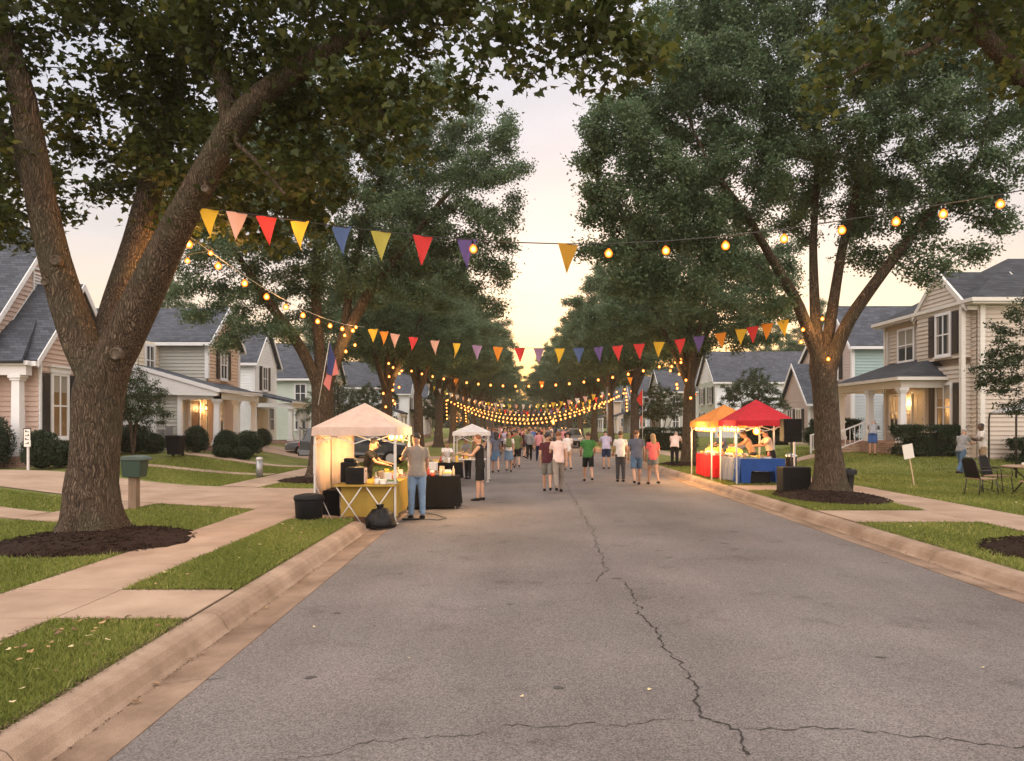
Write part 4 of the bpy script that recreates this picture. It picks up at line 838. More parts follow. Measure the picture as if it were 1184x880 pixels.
tr.prism([(-18.2, 33.14, 4.78), (-13.4, 33.14, 3.42), (-13.4, 33.14, 3.25), (-20.4, 33.14, 3.4), (-20.6, 33.14, 3.9)], (0, .22, 0))
tr.prism([(-18.2, 33.08, 4.98), (-13.3, 33.08, 3.58), (-13.3, 33.08, 3.40), (-18.2, 33.08, 4.80)], (0, .03, 0))
tr.box(-13.66, -13.40, 33.37, 38.5, 3.12, 3.40); tr.box(-13.34, -13.24, 33.1, 38.6, 3.42, 3.56); tr.box(-15.1, -13.40, 33.37, 33.6, 3.10, 3.40); corner(tr, -15.05, 36.0, 4.2, 6.0, .14); corner(tr, -15.05, 40.0, .8, 6.0, .14); corner(tr, -15.18, 33.4, .8, 3.3, .14); tr.box(-15.1, -13.42, 33.6, 38.4, 3.34, 3.38)
tr.build('trim', 'trim_white', h2)
for yy in (33.55, 35.9, 38.3): column(h2, -13.58, yy, 1.02, 3.12, .26)
pf = MB(); pf.box(-15.1, -13.35, 33.4, 38.5, .6, 1.0); pf.build('porch_floor', 'brick', h2)
gd = MB(); gd.box(-18.9, -16.4, 33.34, 33.39, .78, 2.75)
for i in range(4):
    for j_ in range(4): gd.box(-18.9+.06+j_*.62, -18.9+.56+j_*.62, 33.32, 33.345, .84+i*.48, 1.24+i*.48)
gdo = gd.build('garage_door', 'trim_white', h2, bevel=.008)
gf = MB(); gf.box(-19.05, -18.9, 33.30, 33.4, .78, 2.95); gf.box(-16.4, -16.25, 33.30, 33.4, .78, 2.95); gf.box(-18.9, -16.4, 33.30, 33.4, 2.76, 2.95); gf.build('door_frame', 'trim_white', gdo)
window(h2, (-15.03, 37.9, 5.0), .8, 1.35, (1, 0), cols=2, shutters=True)
window(h2, (-15.03, 37.4, 2.3), .8, 1.5, (1, 0), cols=2)
window(h2, (-16.3, 35.58, 2.2), .5, 1.9, (0, -1), cols=1, shutters=True)
door(h2, (-15.18, 34.8, 1.02), .9, 2.05, (1, 0), 'door_paint'); lantern(h2, (-14.9, 35.5, 2.75), 1, 55)
mt = MB(); mt.box(-15.75, -15.5, 33.2, 33.36, 1.5, 1.9); mt.box(-16.1, -15.9, 33.24, 33.36, 1.5, 1.75); mt.tube([(-15.62, 33.28, .8), (-15.62, 33.28, 1.5)], .025, 6); mt.build('utility_meter', 'metal_grey', h2)
# front-facing wing at its left, seen beside the trunk
w3, t3, r3 = MB(), MB(), MB()
box_walls(w3, -20.5, -17.4, 34.0, 36.0, 3.7, 5.9, 'yX'); w3.build('wall', 'cream_siding', h2, fixn=False)['label'] = 'cream coloured upper wall'
window(h2, (-17.38, 35.0, 5.0), .8, 1.3, (1, 0))

# ---- white house
h3 = empty('house', (-18, 47, .7), 'white two-storey house with a small white porch, left side past the lit porch', 'house', 'houses along the street')
w, tr, rf = MB(), MB(), MB()
box_walls(w, -25, -16.3, 46, 50.2, .6, 6.0, 'yX'); gable_wall(w, 'x', -16.3, 46, 50.2, 6.0, 8.1, 1); w.build('wall', 'white_siding', h3, fixn=False)
gable_roof(rf, tr, 'x', -25, -16.3, 46, 50.2, 6.0, 8.2); rf.slab([(-16.3, 44.2, 4.0), (-13.4, 44.2, 3.35), (-13.4, 48.4, 3.35), (-16.3, 48.4, 4.0)], .12); rf.build('roof', 'shingle', h3)
tr.box(-13.7, -13.45, 44.4, 48.3, 2.98, 3.24); tr.box(-13.44, -13.36, 44.2, 48.4, 3.22, 3.36); tr.box(-16.3, -13.7, 44.4, 44.6, 3.0, 3.24); corner(tr, -16.3, 46, .7, 5.9); tr.build('trim', 'trim_white', h3)
for yy in (44.55, 46.4, 48.1): column(h3, -13.58, yy, .95, 2.98, .26)
pf = MB(); pf.box(-16.3, -13.3, 44.3, 48.4, .5, .94); pf.box(-13.3, -12.9, 45.3, 46.2, .4, .72); pf.build('porch_floor', 'brick', h3)
window(h3, (-16.28, 47.8, 4.9), .9, 1.4, (1, 0), shutters=True); window(h3, (-18.2, 45.98, 2.2), 1.0, 1.5, (0, -1)); window(h3, (-16.28, 49.1, 2.3), .8, 1.4, (1, 0))
gd = MB(); gd.box(-16.29, -16.22, 46.4, 48.3, .96, 2.9)
for i in range(4): gd.box(-16.22, -16.205, 46.46, 48.24, 1.0+i*.48, 1.4+i*.48)
gd.build('garage_door', 'cream_siding', h3)
rl_ = MB()
for s in (0, .9):
    rl_ = MB()
    rl_.bar((-13.3, 45.3+s, 1.8), (-12.6, 45.3+s, 1.3), .05); 
    for k in range(4): rl_.bar((-13.25+k*.2, 45.3+s, .8-k*.06), (-13.25+k*.2, 45.3+s, 1.78-k*.145), .03)
    rl_.build('railing', 'metal_dark', h3)

# ---- generic two-storey neighbour used for the houses farther down (each built to its own size, colours and windows)
def far_house(label, x0, x1, y0, y1, z0, ze, zr, siding, roof='shingle', street=1, porch=True, wins=2, mainaxis='x', garage=False, front=None, lit=False):
    h = empty('house', ((x0+x1)/2, y0, z0), label, 'house', 'houses along the street'); w, tr, rf = MB(), MB(), MB(); xf = x1 if street > 0 else x0
    box_walls(w, x0, x1, y0, y1, z0-.2, ze, 'yXx')
    if mainaxis == 'x': gable_wall(w, 'x', xf, y0, y1, ze, zr, street)
    else: gable_wall(w, 'y', y0, x0, x1, ze, zr, -1)
    w.build('wall', siding, h, fixn=False)
    if front: wf = MB(); lap(wf, (xf+street*.03, y0), (xf+street*.03, y1), z0, ze, (street, 0)); wf.build('wall', front, h, fixn=False)
    gable_roof(rf, tr, mainaxis, x0, x1, y0, y1, ze, zr); L_ = y1-y0
    if porch:
        xo = xf+street*1.9; rf.slab([(xf, y0+.2, 3.9+z0-.6), (xo, y0+.2, 3.2+z0-.6), (xo, y1-.6, 3.2+z0-.6), (xf, y1-.6, 3.9+z0-.6)], .12)
        tr.box(min(xo-street*.35, xo-street*.1), max(xo-street*.35, xo-street*.1), y0+.3, y1-.7, 2.85+z0-.6, 3.08+z0-.6)
        for k in range(3): column(h, xo-street*.22, y0+.5+(L_-1.4)*k/2, z0+.2, 2.85+z0-.6, .22)
        pf = MB(); pf.box(min(xf, xo), max(xf, xo), y0+.3, y1-.7, z0-.3, z0+.2); pf.build('porch_floor', 'brick', h)
        door(h, (xf+street*.05, y0+L_*.5, z0+.2), .9, 2.0, (street, 0), 'door_dark')
    rf.build('roof', roof, h)
    corner(tr, xf, y0, z0, ze-.1); corner(tr, xf, y1, z0, ze-.1); tr.build('trim', 'trim_white', h)
    o = .06*street if front else .02*street
    for k in range(wins):
        yy = y0+L_*(k+.5)/wins
        if ze-z0 > 4: window(h, (xf+o, yy, ze-1.3), .85, 1.4, (street, 0), shutters=True)
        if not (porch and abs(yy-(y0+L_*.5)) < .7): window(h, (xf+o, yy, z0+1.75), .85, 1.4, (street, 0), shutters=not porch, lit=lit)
    nx = 3 if x1-x0 > 7 else 2
    for k in range(nx):
        xx = x0+(x1-x0)*(k+.5)/nx
        if ze-z0 > 4 and k != 1: window(h, (xx, y0-.02, ze-1.3), .8, 1.3, (0, -1))
        if not garage: window(h, (xx, y0-.02, z0+1.75), .8, 1.3, (0, -1))
    if garage:
        g1 = MB(); xa, xb = (xf-street*3.4, xf-street*.6); xa, xb = min(xa, xb), max(xa, xb); g1.box(xa, xb, y0-.07, y0-.02, z0, z0+2.2)
        for i in range(4): g1.box(xa+.06, xb-.06, y0-.085, y0-.07, z0+.06+i*.54, z0+.5+i*.54)
        go = g1.build('garage_door', 'trim_white', h); g2 = MB(); g2.box(xa-.15, xa, y0-.10, y0-.02, z0, z0+2.4); g2.box(xb, xb+.15, y0-.10, y0-.02, z0, z0+2.4); g2.box(xa, xb, y0-.10, y0-.02, z0+2.2, z0+2.4); g2.build('door_frame', 'trim_white', go)
    return h
far_house('pale green house with plain siding, behind the small tree left of the pale tent', -25, -14.6, 56, 62, .5, 5.6, 8.3, 'mint_siding', porch=False, wins=3, front='cream_siding')
far_house('pale grey house seen between the trunks left of the small white tent', -22, -13.2, 72, 78, .5, 5.7, 8.2, 'blue_siding', garage=True, porch=True)
far_house('white house far down the left side, between the tree trunks', -22, -12.8, 88, 95, .5, 5.7, 8.4, 'white_siding', porch=True)
far_house('beige house farthest down the left side', -23, -13, 106, 113, .5, 5.7, 8.4, 'tan_siding', porch=True)

# ---- tan two-storey house on the right with the corner porch
g0 = .75
h4 = empty('house', (19, 30, g0), 'large tan two-storey house with hipped porch roof and glowing porch lamp', 'house', 'houses along the street')
w, tr, rf = MB(), MB(), MB(); X0 = 17.45
box_walls(w, X0, 28, 28.0, 34.9, g0-.2, 6.6, 'xy')
box_walls(w, X0-.35, X0+.1, 28.35, 31.5, 4.55, 6.6, 'xyY'); box_walls(w, X0-.35, X0+.1, 28.35, 30.9, g0-.2, 4.3, 'xyY'); gable_wall(w, 'x', X0-.35, 28.35, 31.5, 6.6, 7.95, -1)
w.build('wall', 'tan_siding', h4, fixn=False)
hip_roof(rf, tr, X0, 28, 28.0, 34.9, 6.6, 8.9)
gable_roof(rf, tr, 'x', X0-.35+.3, X0+2.2, 28.35, 31.5, 6.62, 8.0, oh=.28)
for s, a_, b_ in ((0, 28.07, 29.925), (1, 31.78, 29.925)): tr.prism([(X0-.36, a_, 6.36), (X0-.36, b_, 8.02-.06), (X0-.36, b_, 8.2), (X0-.36, a_, 6.60)], (-.10, 0, 0))
# hipped porch roof
PX, PY0, PY1, ZE = 15.15, 29.3, 35.6, 3.86
A, B, C_, D = (PX, PY0, ZE), (X0-.02, PY0, ZE), (X0-.02, PY1, ZE), (PX, PY1, ZE); T0, T1 = (X0-.02, PY0+1.6, ZE+.92), (X0-.02, PY1-1.2, ZE+.92)
rf.add([A, B, T0], [(0, 1, 2)]); rf.add([A, T0, T1, D], [(0, 1, 2, 3)]); rf.add([D, T1, C_], [(0, 1, 2)]); rf.build('roof', 'shingle_dark', h4)
tr.box(PX, X0-.02, PY0+.01, PY1-.01, ZE-.12, ZE-.015); tr.box(PX-.09, PX-.002, PY0-.09, PY1+.05, ZE-.13, ZE+.0); tr.box(PX, X0, PY0-.09, PY0-.002, ZE-.13, ZE)
tr.box(PX+.2, PX+.44, PY0+.2, PY1-.2, ZE-.42, ZE-.125); tr.box(PX+.44, X0-.02, PY0+.2, PY0+.42, ZE-.42, ZE-.125); tr.box(PX+.44, X0, PY1-.42, PY1-.2, ZE-.42, ZE-.125)
corner(tr, X0-.35, 28.35, g0, 6.5, .12); corner(tr, X0+.15, 27.98, g0, 6.5, .14); corner(tr, X0, 34.9, g0, 6.5, .12); downspout(tr, X0-.08, 34.6, 4.6, 6.3)
tr.build('trim', 'trim', h4)
for yy in (29.65, 32.35, 35.2): column(h4, PX+.32, yy, 1.24, ZE-.42, .26)
pf = MB(); pf.box(PX+.05, X0, PY0+.15, PY1-.1, .4, 1.22); pf.build('porch_floor', 'brick', h4)
ps = MB()
for i in range(4): ps.box(PX+.05-.34*(i+1), PX+.05-.34*i-.0, 32.7, 34.6, .35, 1.22-.17*(i+1)+.03)
ps.build('porch_step', 'brick_tan', h4, bevel=.012)
rr_ = MB()
for yy in (32.65, 34.65):
    rr_ = MB()
    rr_.bar((PX+.3, yy, 2.1), (PX-1.35, yy, 1.45), .06); rr_.bar((PX+.3, yy, 1.35), (PX-1.35, yy, .75), .045); rr_.bar((PX-1.35, yy, .6), (PX-1.35, yy, 1.5), .07)
    for k in range(8): t = k/8+.06; rr_.bar((PX+.3-1.65*t, yy, 1.35-.6*t), (PX+.3-1.65*t, yy, 2.1-.65*t), .028)
    rr_.build('railing', 'trim_white', h4)
window(h4, (X0-.36, 29.55, 5.55), .95, 1.55, (-1, 0), shutters=True); window(h4, (X0-.02, 33.0, 5.5), 1.3, 1.35, (-1, 0))
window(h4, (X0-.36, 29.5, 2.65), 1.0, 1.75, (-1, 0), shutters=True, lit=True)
door(h4, (X0-.02, 31.95, 1.24), .95, 2.1, (-1, 0), 'cream_siding'); window(h4, (X0-.02, 34.0, 2.5), .8, 1.5, (-1, 0))
lantern(h4, (X0-.22, 32.85, 2.95), 1.15, 75)
window(h4, (22, 27.98, 5.5), 1.1, 1.4, (0, -1)); window(h4, (25, 27.98, 2.6), 1.1, 1.5, (0, -1))

# ---- neighbour: pink front, teal side
h5 = empty('house', (21, 42, .6), 'house with teal upper side wall and pink front, left of the tan house', 'house', 'houses along the street')
w, w2, w3, tr, rf = MB(), MB(), MB(), MB(), MB()
lap(w, (19.1, 42), (28, 42), 4.0, 6.6, (0, -1)); w.box(19.12, 28, 42.01, 46.4, .5, 6.6); w.build('wall', 'teal_siding', h5, fixn=False)['label'] = 'teal upper siding'
lap(w3, (19.1, 42), (28, 42), .5, 3.85, (0, -1)); w3.build('wall', 'blue_siding', h5, fixn=False)['label'] = 'grey lower siding'
lap(w2, (19.1, 46.4), (19.1, 42), .5, 6.6, (-1, 0)); gable_wall(w2, 'x', 19.1, 42, 46.4, 6.6, 8.9, -1); w2.build('wall', 'mauve_siding', h5, fixn=False)['label'] = 'pink front siding'
gable_roof(rf, tr, 'x', 19.1, 28, 42, 46.4, 6.6, 8.9); tr.box(19.1, 28, 41.93, 42, 3.85, 4.0); corner(tr, 19.1, 42, .6, 6.5, .14); corner(tr, 19.1, 46.4, .6, 6.5)
rf.build('roof', 'shingle', h5); tr.build('trim', 'trim_white', h5)
window(h5, (19.08, 44.2, 5.4), .9, 1.45, (-1, 0), shutters=True); window(h5, (19.08, 44.2, 2.2), .9, 1.6, (-1, 0), shutters=True); window(h5, (21.4, 41.98, 2.3), 1.0, 1.6, (0, -1)); window(h5, (25, 41.98, 2.3), 1.0, 1.6, (0, -1))
h6 = empty('house', (20, 52, .6), 'small tan cottage with steep front gable, just left of the nearest right trunk', 'house', 'houses along the street')
w, tr, rf = MB(), MB(), MB()
box_walls(w, 20.2, 27, 51, 56, .5, 3.6, 'xy'); gable_wall(w, 'x', 20.2, 51, 56, 3.6, 6.2, -1); box_walls(w, 22.2, 29, 52.0, 57.5, 3.6, 6.5, 'xy'); gable_wall(w, 'x', 22.2, 52, 57.5, 6.5, 8.6, -1); w.build('wall', 'mauve_siding', h6, fixn=False)
gable_roof(rf, tr, 'x', 20.2, 24.5, 51, 56, 3.6, 6.2); gable_roof(rf, tr, 'x', 22.2, 29, 52, 57.5, 6.5, 8.6); rf.build('roof', 'shingle', h6); corner(tr, 20.2, 51, .6, 3.5); tr.build('trim', 'trim_white', h6)
window(h6, (20.18, 52.8, 2.3), .9, 1.4, (-1, 0), shutters=True); window(h6, (20.18, 54.5, 2.3), .9, 1.4, (-1, 0)); window(h6, (22.18, 54.5, 5.6), .9, 1.2, (-1, 0)); window(h6, (23, 50.98, 2.3), .9, 1.4, (0, -1))
far_house('white house with green front and white garage, behind the red tent', 17.8, 27, 66, 72, .5, 5.9, 8.6, 'white_siding', street=-1, porch=False, wins=2, garage=True, front='mint_siding')
far_house('grey house far down the right side, partly behind the street trees', 16.5, 26, 84, 91, .5, 5.8, 8.5, 'grey_siding', street=-1, porch=True)
far_house('pale blue house far down the right side, near the crowd', 15.5, 25, 100, 107, .5, 5.8, 8.5, 'blue_siding', street=-1, porch=True)
far_house('beige house farthest down the right side', 15.5, 25, 118, 125, .5, 5.8, 8.5, 'peach_siding', street=-1, porch=True)

# shrubs along the fronts
def bp(px, Y): x = (px-CX)*Y/F; return (x, Y)
bush('round_shrub', 'round shrub beside the house number post, by the pink house', bp(48, 23.2), .55, .55, .62, 6000, 1, leaf=.05)
bush('round_shrub', 'low dark shrub under the pink house window', bp(70, 24.2), .5, .6, .45, 5000, 2)
bush('round_shrub', 'dark shrub cut by the left edge of the picture', bp(-10, 23.4), .62, .6, .85, 6000, 3)
bush('round_shrub', 'broad dark shrub under the multi-stemmed tree', bp(152, 31.5), 1.0, .7, .62, 7000, 4)
bush('round_shrub', 'small shrub left of the black wheeled bin', bp(176, 31.6), .55, .55, .42, 5000, 5)
bush('round_shrub', 'tall round shrub in front of the lit porch', bp(227, 32.0), .5, .5, .60, 6000, 6)
bush('round_shrub', 'round shrub between the porch columns', bp(262, 32.8), .55, .55, .55, 6000, 7)
bush('round_shrub', 'largest round shrub right of the lit porch', bp(287, 34.0), .65, .6, .58, 6000, 8)
bush('round_shrub', 'small low shrub before the porch columns', bp(258, 31.6), .38, .38, .28, 4000, 9)
bush('round_shrub', 'small low shrub before the largest round shrub', bp(280, 32.0), .42, .4, .28, 4000, 10)
bush('round_shrub', 'dark shrub by the white house steps', bp(303, 40), .5, .5, .5, 4000, 11)
bush('hedge', 'boxy hedge in front of the tan house porch', (16.0, 28.75), 1.15, .42, .60, 15000, 12, boxy=.6)
bush('hedge', 'dark hedge left of the porch steps', (15.6, 36.2), .95, .7, .75, 11000, 13, boxy=.5)
bush('hedge', 'dark hedge along the side wall of the tan house, at the right edge', (19.9, 27.3), 1.5, .4, .48, 12000, 14, boxy=.6)
bush('round_shrub', 'round shrub at the corner of the tan cottage', bp(939, 45), .55, .55, .55, 5000, 15)
bush('hedge', 'dark hedge behind the red tent', bp(885, 44), 1.6, .6, .8, 9000, 16, boxy=.4)
bush('hedge', 'dark hedge beyond the street tree, right of the walkers', bp(772, 52), 2.0, .7, .8, 9000, 17, boxy=.4, leaf=.07)
# ================================================================== STREET FURNITURE, TENTS, TABLES, CARS
for nm, c, r_ in (('canvas_peach', (.62, .49, .43), .85), ('canvas_white', (.70, .66, .64), .85), ('canvas_red', (.55, .035, .05), .8), ('canvas_orange', (.72, .28, .07), .8),
                  ('cloth_yellow', (.30, .20, .045), .9), ('cloth_black', (.006, .006, .007), .95), ('cloth_red', (.50, .018, .022), .85), ('cloth_blue', (.020, .065, .24), .85), ('cloth_grey', (.16, .17, .22), .9)):
    mat(nm, c, r_, var=.08, vscale=6, bump=.25, bscale=14, bdist=.02, transl=.18 if 'canvas' in nm else 0)
mat('paper', (.70, .66, .60), .8); mat('cardboard', (.42, .29, .18), .85); mat('food_yellow', (.68, .42, .06), .6, var=.3, vscale=30); mat('food_brown', (.25, .11, .04), .6, var=.3, vscale=30)
mat('food_green', (.14, .22, .04), .6, var=.3, vscale=30); mat('foil', (.55, .55, .55), .25, metal=.9); mat('jar_glass', (.45, .36, .25), .15); mat('jar_red', (.38, .04, .02), .3); mat('bag_plastic', (.007, .007, .008), .4, spec=.2, bump=1, bscale=9, bdist=.04)
mat('car_silver', (.15, .165, .19), .3, metal=.6, coat=.5); mat('car_dark', (.022, .026, .034), .25, metal=.3, coat=.6); mat('car_white', (.62, .62, .62), .3, coat=.5); mat('car_red', (.25, .02, .02), .3, coat=.5)
mat('car_glass', (.02, .024, .028), .06, spec=.9); mat('lamp_red', (.35, .01, .01), .3); mat('lamp_clear', (.6, .6, .58), .2); mat('cushion', (.30, .20, .14), .9); mat('mesh_fabric', (.012, .011, .011), .9)

def bag(label, loc, r, h, seed):
    rng = random.Random(seed); m = MB(); m.lathe(loc, [(r*1.0, 0), (r*1.12, h*.12), (r*1.05, h*.35), (r*.85, h*.6), (r*.5, h*.78), (r*.14, h*.86), (r*.22, h), (.02, h*.97)], 22)
    m.v = [(v[0]+rng.gauss(0, r*.06), v[1]+rng.gauss(0, r*.06), v[2]+rng.gauss(0, h*.02)) for v in m.v]; o = m.build('bin_bag', 'bag_plastic', origin=loc); return tag(o, label, 'bag')
def pop_tent(label, x0, x1, y0, y1, z0, ze, zp, m, poles=True, wall=None, group='pop-up canopy tents', legs_z=None, drop=.2):
    t = empty('popup_tent', ((x0+x1)/2, (y0+y1)/2, z0), label, 'tent', group); n = 14; mb = MB(); cx, cy = (x0+x1)/2, (y0+y1)/2; vs_ = []
    for i in range(n+1):
        for j in range(n+1):
            u, v = i/n*2-1, j/n*2-1; d = max(abs(u), abs(v)); mn = min(abs(u), abs(v)); hgt = ze+(zp-ze)*(1-d)**1.0
            sagf = -.05*(1-(mn/d if d > .01 else 1)**2)*math.sin(math.pi*min(d, 1))
            vs_.append((cx+u*(x1-x0)/2, cy+v*(y1-y0)/2, hgt+sagf))
    fs = []
    for i in range(n):
        for j in range(n):
            a, b, c, d = i*(n+1)+j, (i+1)*(n+1)+j, (i+1)*(n+1)+j+1, i*(n+1)+j+1
            if i == j: fs += [(a, b, c), (a, c, d)]
            elif i+j == n-1: fs += [(a, b, d), (b, c, d)]
            else: fs.append((a, b, c, d))
    mb.add(vs_, fs, False)
    rim = [(i, 0) for i in range(n+1)]+[(n, j) for j in range(1, n+1)]+[(i, n) for i in range(n-1, -1, -1)]+[(0, j) for j in range(n-1, 0, -1)]
    top = [vs_[i*(n+1)+j] for i, j in rim]; L_ = len(top); bot = [(p[0]+(p[0]-cx)*.012, p[1]+(p[1]-cy)*.012, p[2]-drop+.012*math.sin(k*1.1)) for k, p in enumerate(top)]
    mb.add(top+bot, [(i, (i+1) % L_, (i+1) % L_+L_, i+L_) for i in range(L_)]); o = mb.build('canopy', m, t, fixn=False); sd_ = o.modifiers.new('thick', 'SOLIDIFY'); sd_.thickness = .006
    fr = MB(); e_ = .04
    for (a, b) in (((x0+e_, y0+e_), (x1-e_, y0+e_)), ((x1-e_, y0+e_), (x1-e_, y1-e_)), ((x1-e_, y1-e_), (x0+e_, y1-e_)), ((x0+e_, y1-e_), (x0+e_, y0+e_))):
        mxy = ((a[0]+b[0])/2, (a[1]+b[1])/2)
        for p, q in ((a, mxy), (mxy, b)): fr.bar((*p, ze-.05), (*q, ze-.32), .022); fr.bar((*p, ze-.32), (*q, ze-.05), .022)
    for p in ((x0+e_, y0+e_), (x1-e_, y0+e_), (x1-e_, y1-e_), (x0+e_, y1-e_)): fr.bar((*p, ze-.04), (cx, cy, zp-.06), .022)
    fr.build('frame', 'metal_white', t)
    for k, p in enumerate(((x0+e_, y0+e_), (x1-e_, y0+e_), (x1-e_, y1-e_), (x0+e_, y1-e_))):
        zb = (legs_z[k] if legs_z else z0); lg = MB(); lg.box(p[0]-.018, p[0]+.018, p[1]-.018, p[1]+.018, zb+.02, ze-.03); lg.box(p[0]-.024, p[0]+.024, p[1]-.024, p[1]+.024, zb+.9, ze-.35); lg.box(p[0]-.06, p[0]+.06, p[1]-.06, p[1]+.06, zb, zb+.012); lg.build('leg', 'metal_white', t)
    if wall:
        for (a, b) in wall:
            w = MB(); n2 = 16; vs2 = []
            for i in range(n2+1):
                s = i/n2; px_, py_ = a[0]+(b[0]-a[0])*s, a[1]+(b[1]-a[1])*s; nx, ny = -(b[1]-a[1]), b[0]-a[0]; L2 = math.hypot(nx, ny); o_ = .025*math.sin(s*21)+.01*math.sin(s*47)
                vs2 += [(px_+nx/L2*o_*.3, py_+ny/L2*o_*.3, ze-.03), (px_+nx/L2*o_, py_+ny/L2*o_, (ze+z0)/2), (px_+nx/L2*o_*1.3, py_+ny/L2*o_*1.3, z0+.42)]
            w.add(vs2, [(3*i+k, 3*i+3+k, 3*i+4+k, 3*i+1+k) for i in range(n2) for k in range(2)], True); ww = w.build('side_wall', m, t, fixn=False); s2 = ww.modifiers.new('thick', 'SOLIDIFY'); s2.thickness = .005
    return t
def fold_table(label, x0, x1, y0, y1, zb, zt, xlegs=True, group='folding tables at the stalls', m='metal_white', top='paper'):
    t = empty('folding_table', ((x0+x1)/2, (y0+y1)/2, zb), label, 'table', group); a = MB(); a.box(x0, x1, y0, y1, zt-.035, zt); a.build('tabletop', top, t, bevel=.008)
    if xlegs:
        for y in (y0+.03, y1-.03):
            for sx in (0, 1):
                xa, xb = (x0+.06, x0+(x1-x0)*.46) if sx == 0 else (x0+(x1-x0)*.54, x1-.06)
                for p, q in ((xa, xb), (xb, xa)): l_ = MB(); l_.tube([(p, y, zt-.04), (q, y+(.02 if p < q else 0), zb+.012)], .013, 8); l_.build('leg', m, t)
    else:
        for px_ in (x0+.06, x1-.06):
            for py_ in (y0+.06, y1-.06): l_ = MB(); l_.tube([(px_, py_, zt-.04), (px_, py_, zb)], .015, 8); l_.build('leg', m, t)
    return t
def drape(label, x0, x1, y0, y1, zt, zb, m, sides='xXyY', seed=0, group='tablecloths on the stall tables', gap=None):
    """cloth over a table with folds in its hanging sides"""
    rng = random.Random(seed); mb = MB(); o_ = .012; x0, x1, y0, y1 = x0-o_, x1+o_, y0-o_, y1+o_
    mb.add([(x0, y0, zt), (x1, y0, zt), (x1, y1, zt), (x0, y1, zt)], [(0, 1, 2, 3)])
    for s in sides:
        a, b, nrm = {'y': ((x0, y0), (x1, y0), (0, -1)), 'Y': ((x1, y1), (x0, y1), (0, 1)), 'X': ((x1, y0), (x1, y1), (1, 0)), 'x': ((x0, y1), (x0, y0), (-1, 0))}[s]
        L_ = math.hypot(b[0]-a[0], b[1]-a[1]); n = max(8, int(L_/.035)); ph = rng.uniform(0, 6); rows = 7; vs_ = []
        for i in range(n+1):
            u = i/n; px_, py_ = a[0]+(b[0]-a[0])*u, a[1]+(b[1]-a[1])*u; f = .5+.5*math.sin(u*L_*11+ph)+.35*math.sin(u*L_*23+ph*2)
            for r in range(rows+1):
                v = r/rows; out = (.004+.045*f)*v**1.3; h_ = (zt-zb)*(1-.02*math.sin(u*L_*5+ph))
                if gap and gap[0] < u < gap[1]: h_ *= .5
                vs_.append((px_+nrm[0]*out, py_+nrm[1]*out, zt-h_*v))
        mb.add(vs_, [(i*(rows+1)+r, (i+1)*(rows+1)+r, (i+1)*(rows+1)+r+1, i*(rows+1)+r+1) for i in range(n) for r in range(rows)], True)
    o = mb.build('tablecloth', m, origin=((x0+x1)/2, (y0+y1)/2, zt), fixn=False); return tag(o, label, 'tablecloth', group)

# --- left stall
pop_tent('pale peach pop-up tent with one side wall, over the yellow-draped stall', -4.03, -2.36, 14.6, 16.6, .03, 1.93, 2.44, 'canvas_peach', wall=[((-4.0, 16.0), (-3.62, 16.56)), ((-4.0, 14.75), (-4.0, 16.0))], legs_z=[.12, .02, .02, .12], drop=.17)
fold_table('folding table with crossed white legs facing the camera, under the yellow cloth', -3.58, -2.38, 14.42, 15.05, .03, .80, top='cloth_yellow')
drape('mustard yellow cloth hanging inside the crossed legs and down the street side', -3.45, -2.44, 14.62, 16.9, .806, .16, 'cloth_yellow', 'yX', 1)
fold_table('side table under the mustard cloth, running back from the street corner', -2.98, -2.46, 15.1, 16.88, .03, .80, xlegs=False)
fold_table('table under the long black cloth by the man in jeans', -2.9, -1.36, 17.15, 17.85, .03, .77, xlegs=False)
drape('long black cloth to the ground, right of the man in jeans', -2.9, -1.36, 17.15, 17.85, .776, .08, 'cloth_black', 'xXyY', 2)
drape('black cloth slung behind the round bin at the left tent pole', -3.98, -3.66, 15.3, 16.3, .62, .10, 'cloth_black', 'xXy', 3)
fold_table('low table hidden under the slung black cloth', -3.98, -3.66, 15.3, 16.3, .05, .61, xlegs=False)
tc_ = empty('round_bin', (-3.98, 14.2, .15), 'squat round black bin with a lid at the left tent pole', 'bin'); m = MB(); m.lathe((-3.98, 14.2, .16), [(.20, 0), (.25, .03), (.27, .36), (.275, .38)], 22); m.build('body', 'plastic_black', tc_)
m = MB(); m.lathe((-3.98, 14.2, .54), [(.285, 0), (.29, .04), (.27, .09), (.12, .12), (.01, .125)], 22); m.build('lid', 'plastic_black', tc_)
bag('crumpled black bag on the ground under the crossed table legs', (-2.62, 14.25, .02), .27, .42, 2)
def amp(label, x0, x1, y0, y1, z0, z1, front=True, m='plastic_black', name='speaker_box', cat='speaker', group=None):
    t = empty(name, ((x0+x1)/2, (y0+y1)/2, z0), label, cat, group); a = MB(); a.box(x0, x1, y0, y1, z0, z1); a.build('cabinet', m, t, bevel=.02)
    g_ = MB(); g_.box(x0+.03, x1-.03, y0-.008, y0-.001, z0+.04, z1-.04); g = g_.build('grille', 'mesh_fabric', t)
    r = min(x1-x0, z1-z0)*.28; c = MB(); c.lathe(((x0+x1)/2, y0-.009, z0+(z1-z0)*.40), [(r, 0), (r*.95, -.006), (r*.8, -.004), (r*.3, -.001), (.01, -.004)], 20, axis='y'); c.build('cone', 'rubber', g)
    h = MB(); h.box(x1+.0, x1+.012, (y0+y1)/2-.07, (y0+y1)/2+.07, z0+(z1-z0)*.72, z0+(z1-z0)*.8); h.build('handle', 'metal_dark', t); return t
amp('tall black amplifier box at the back left corner of the yellow table', -3.56, -3.22, 14.95, 15.2, .81, 1.22, name='amplifier', cat='amplifier')
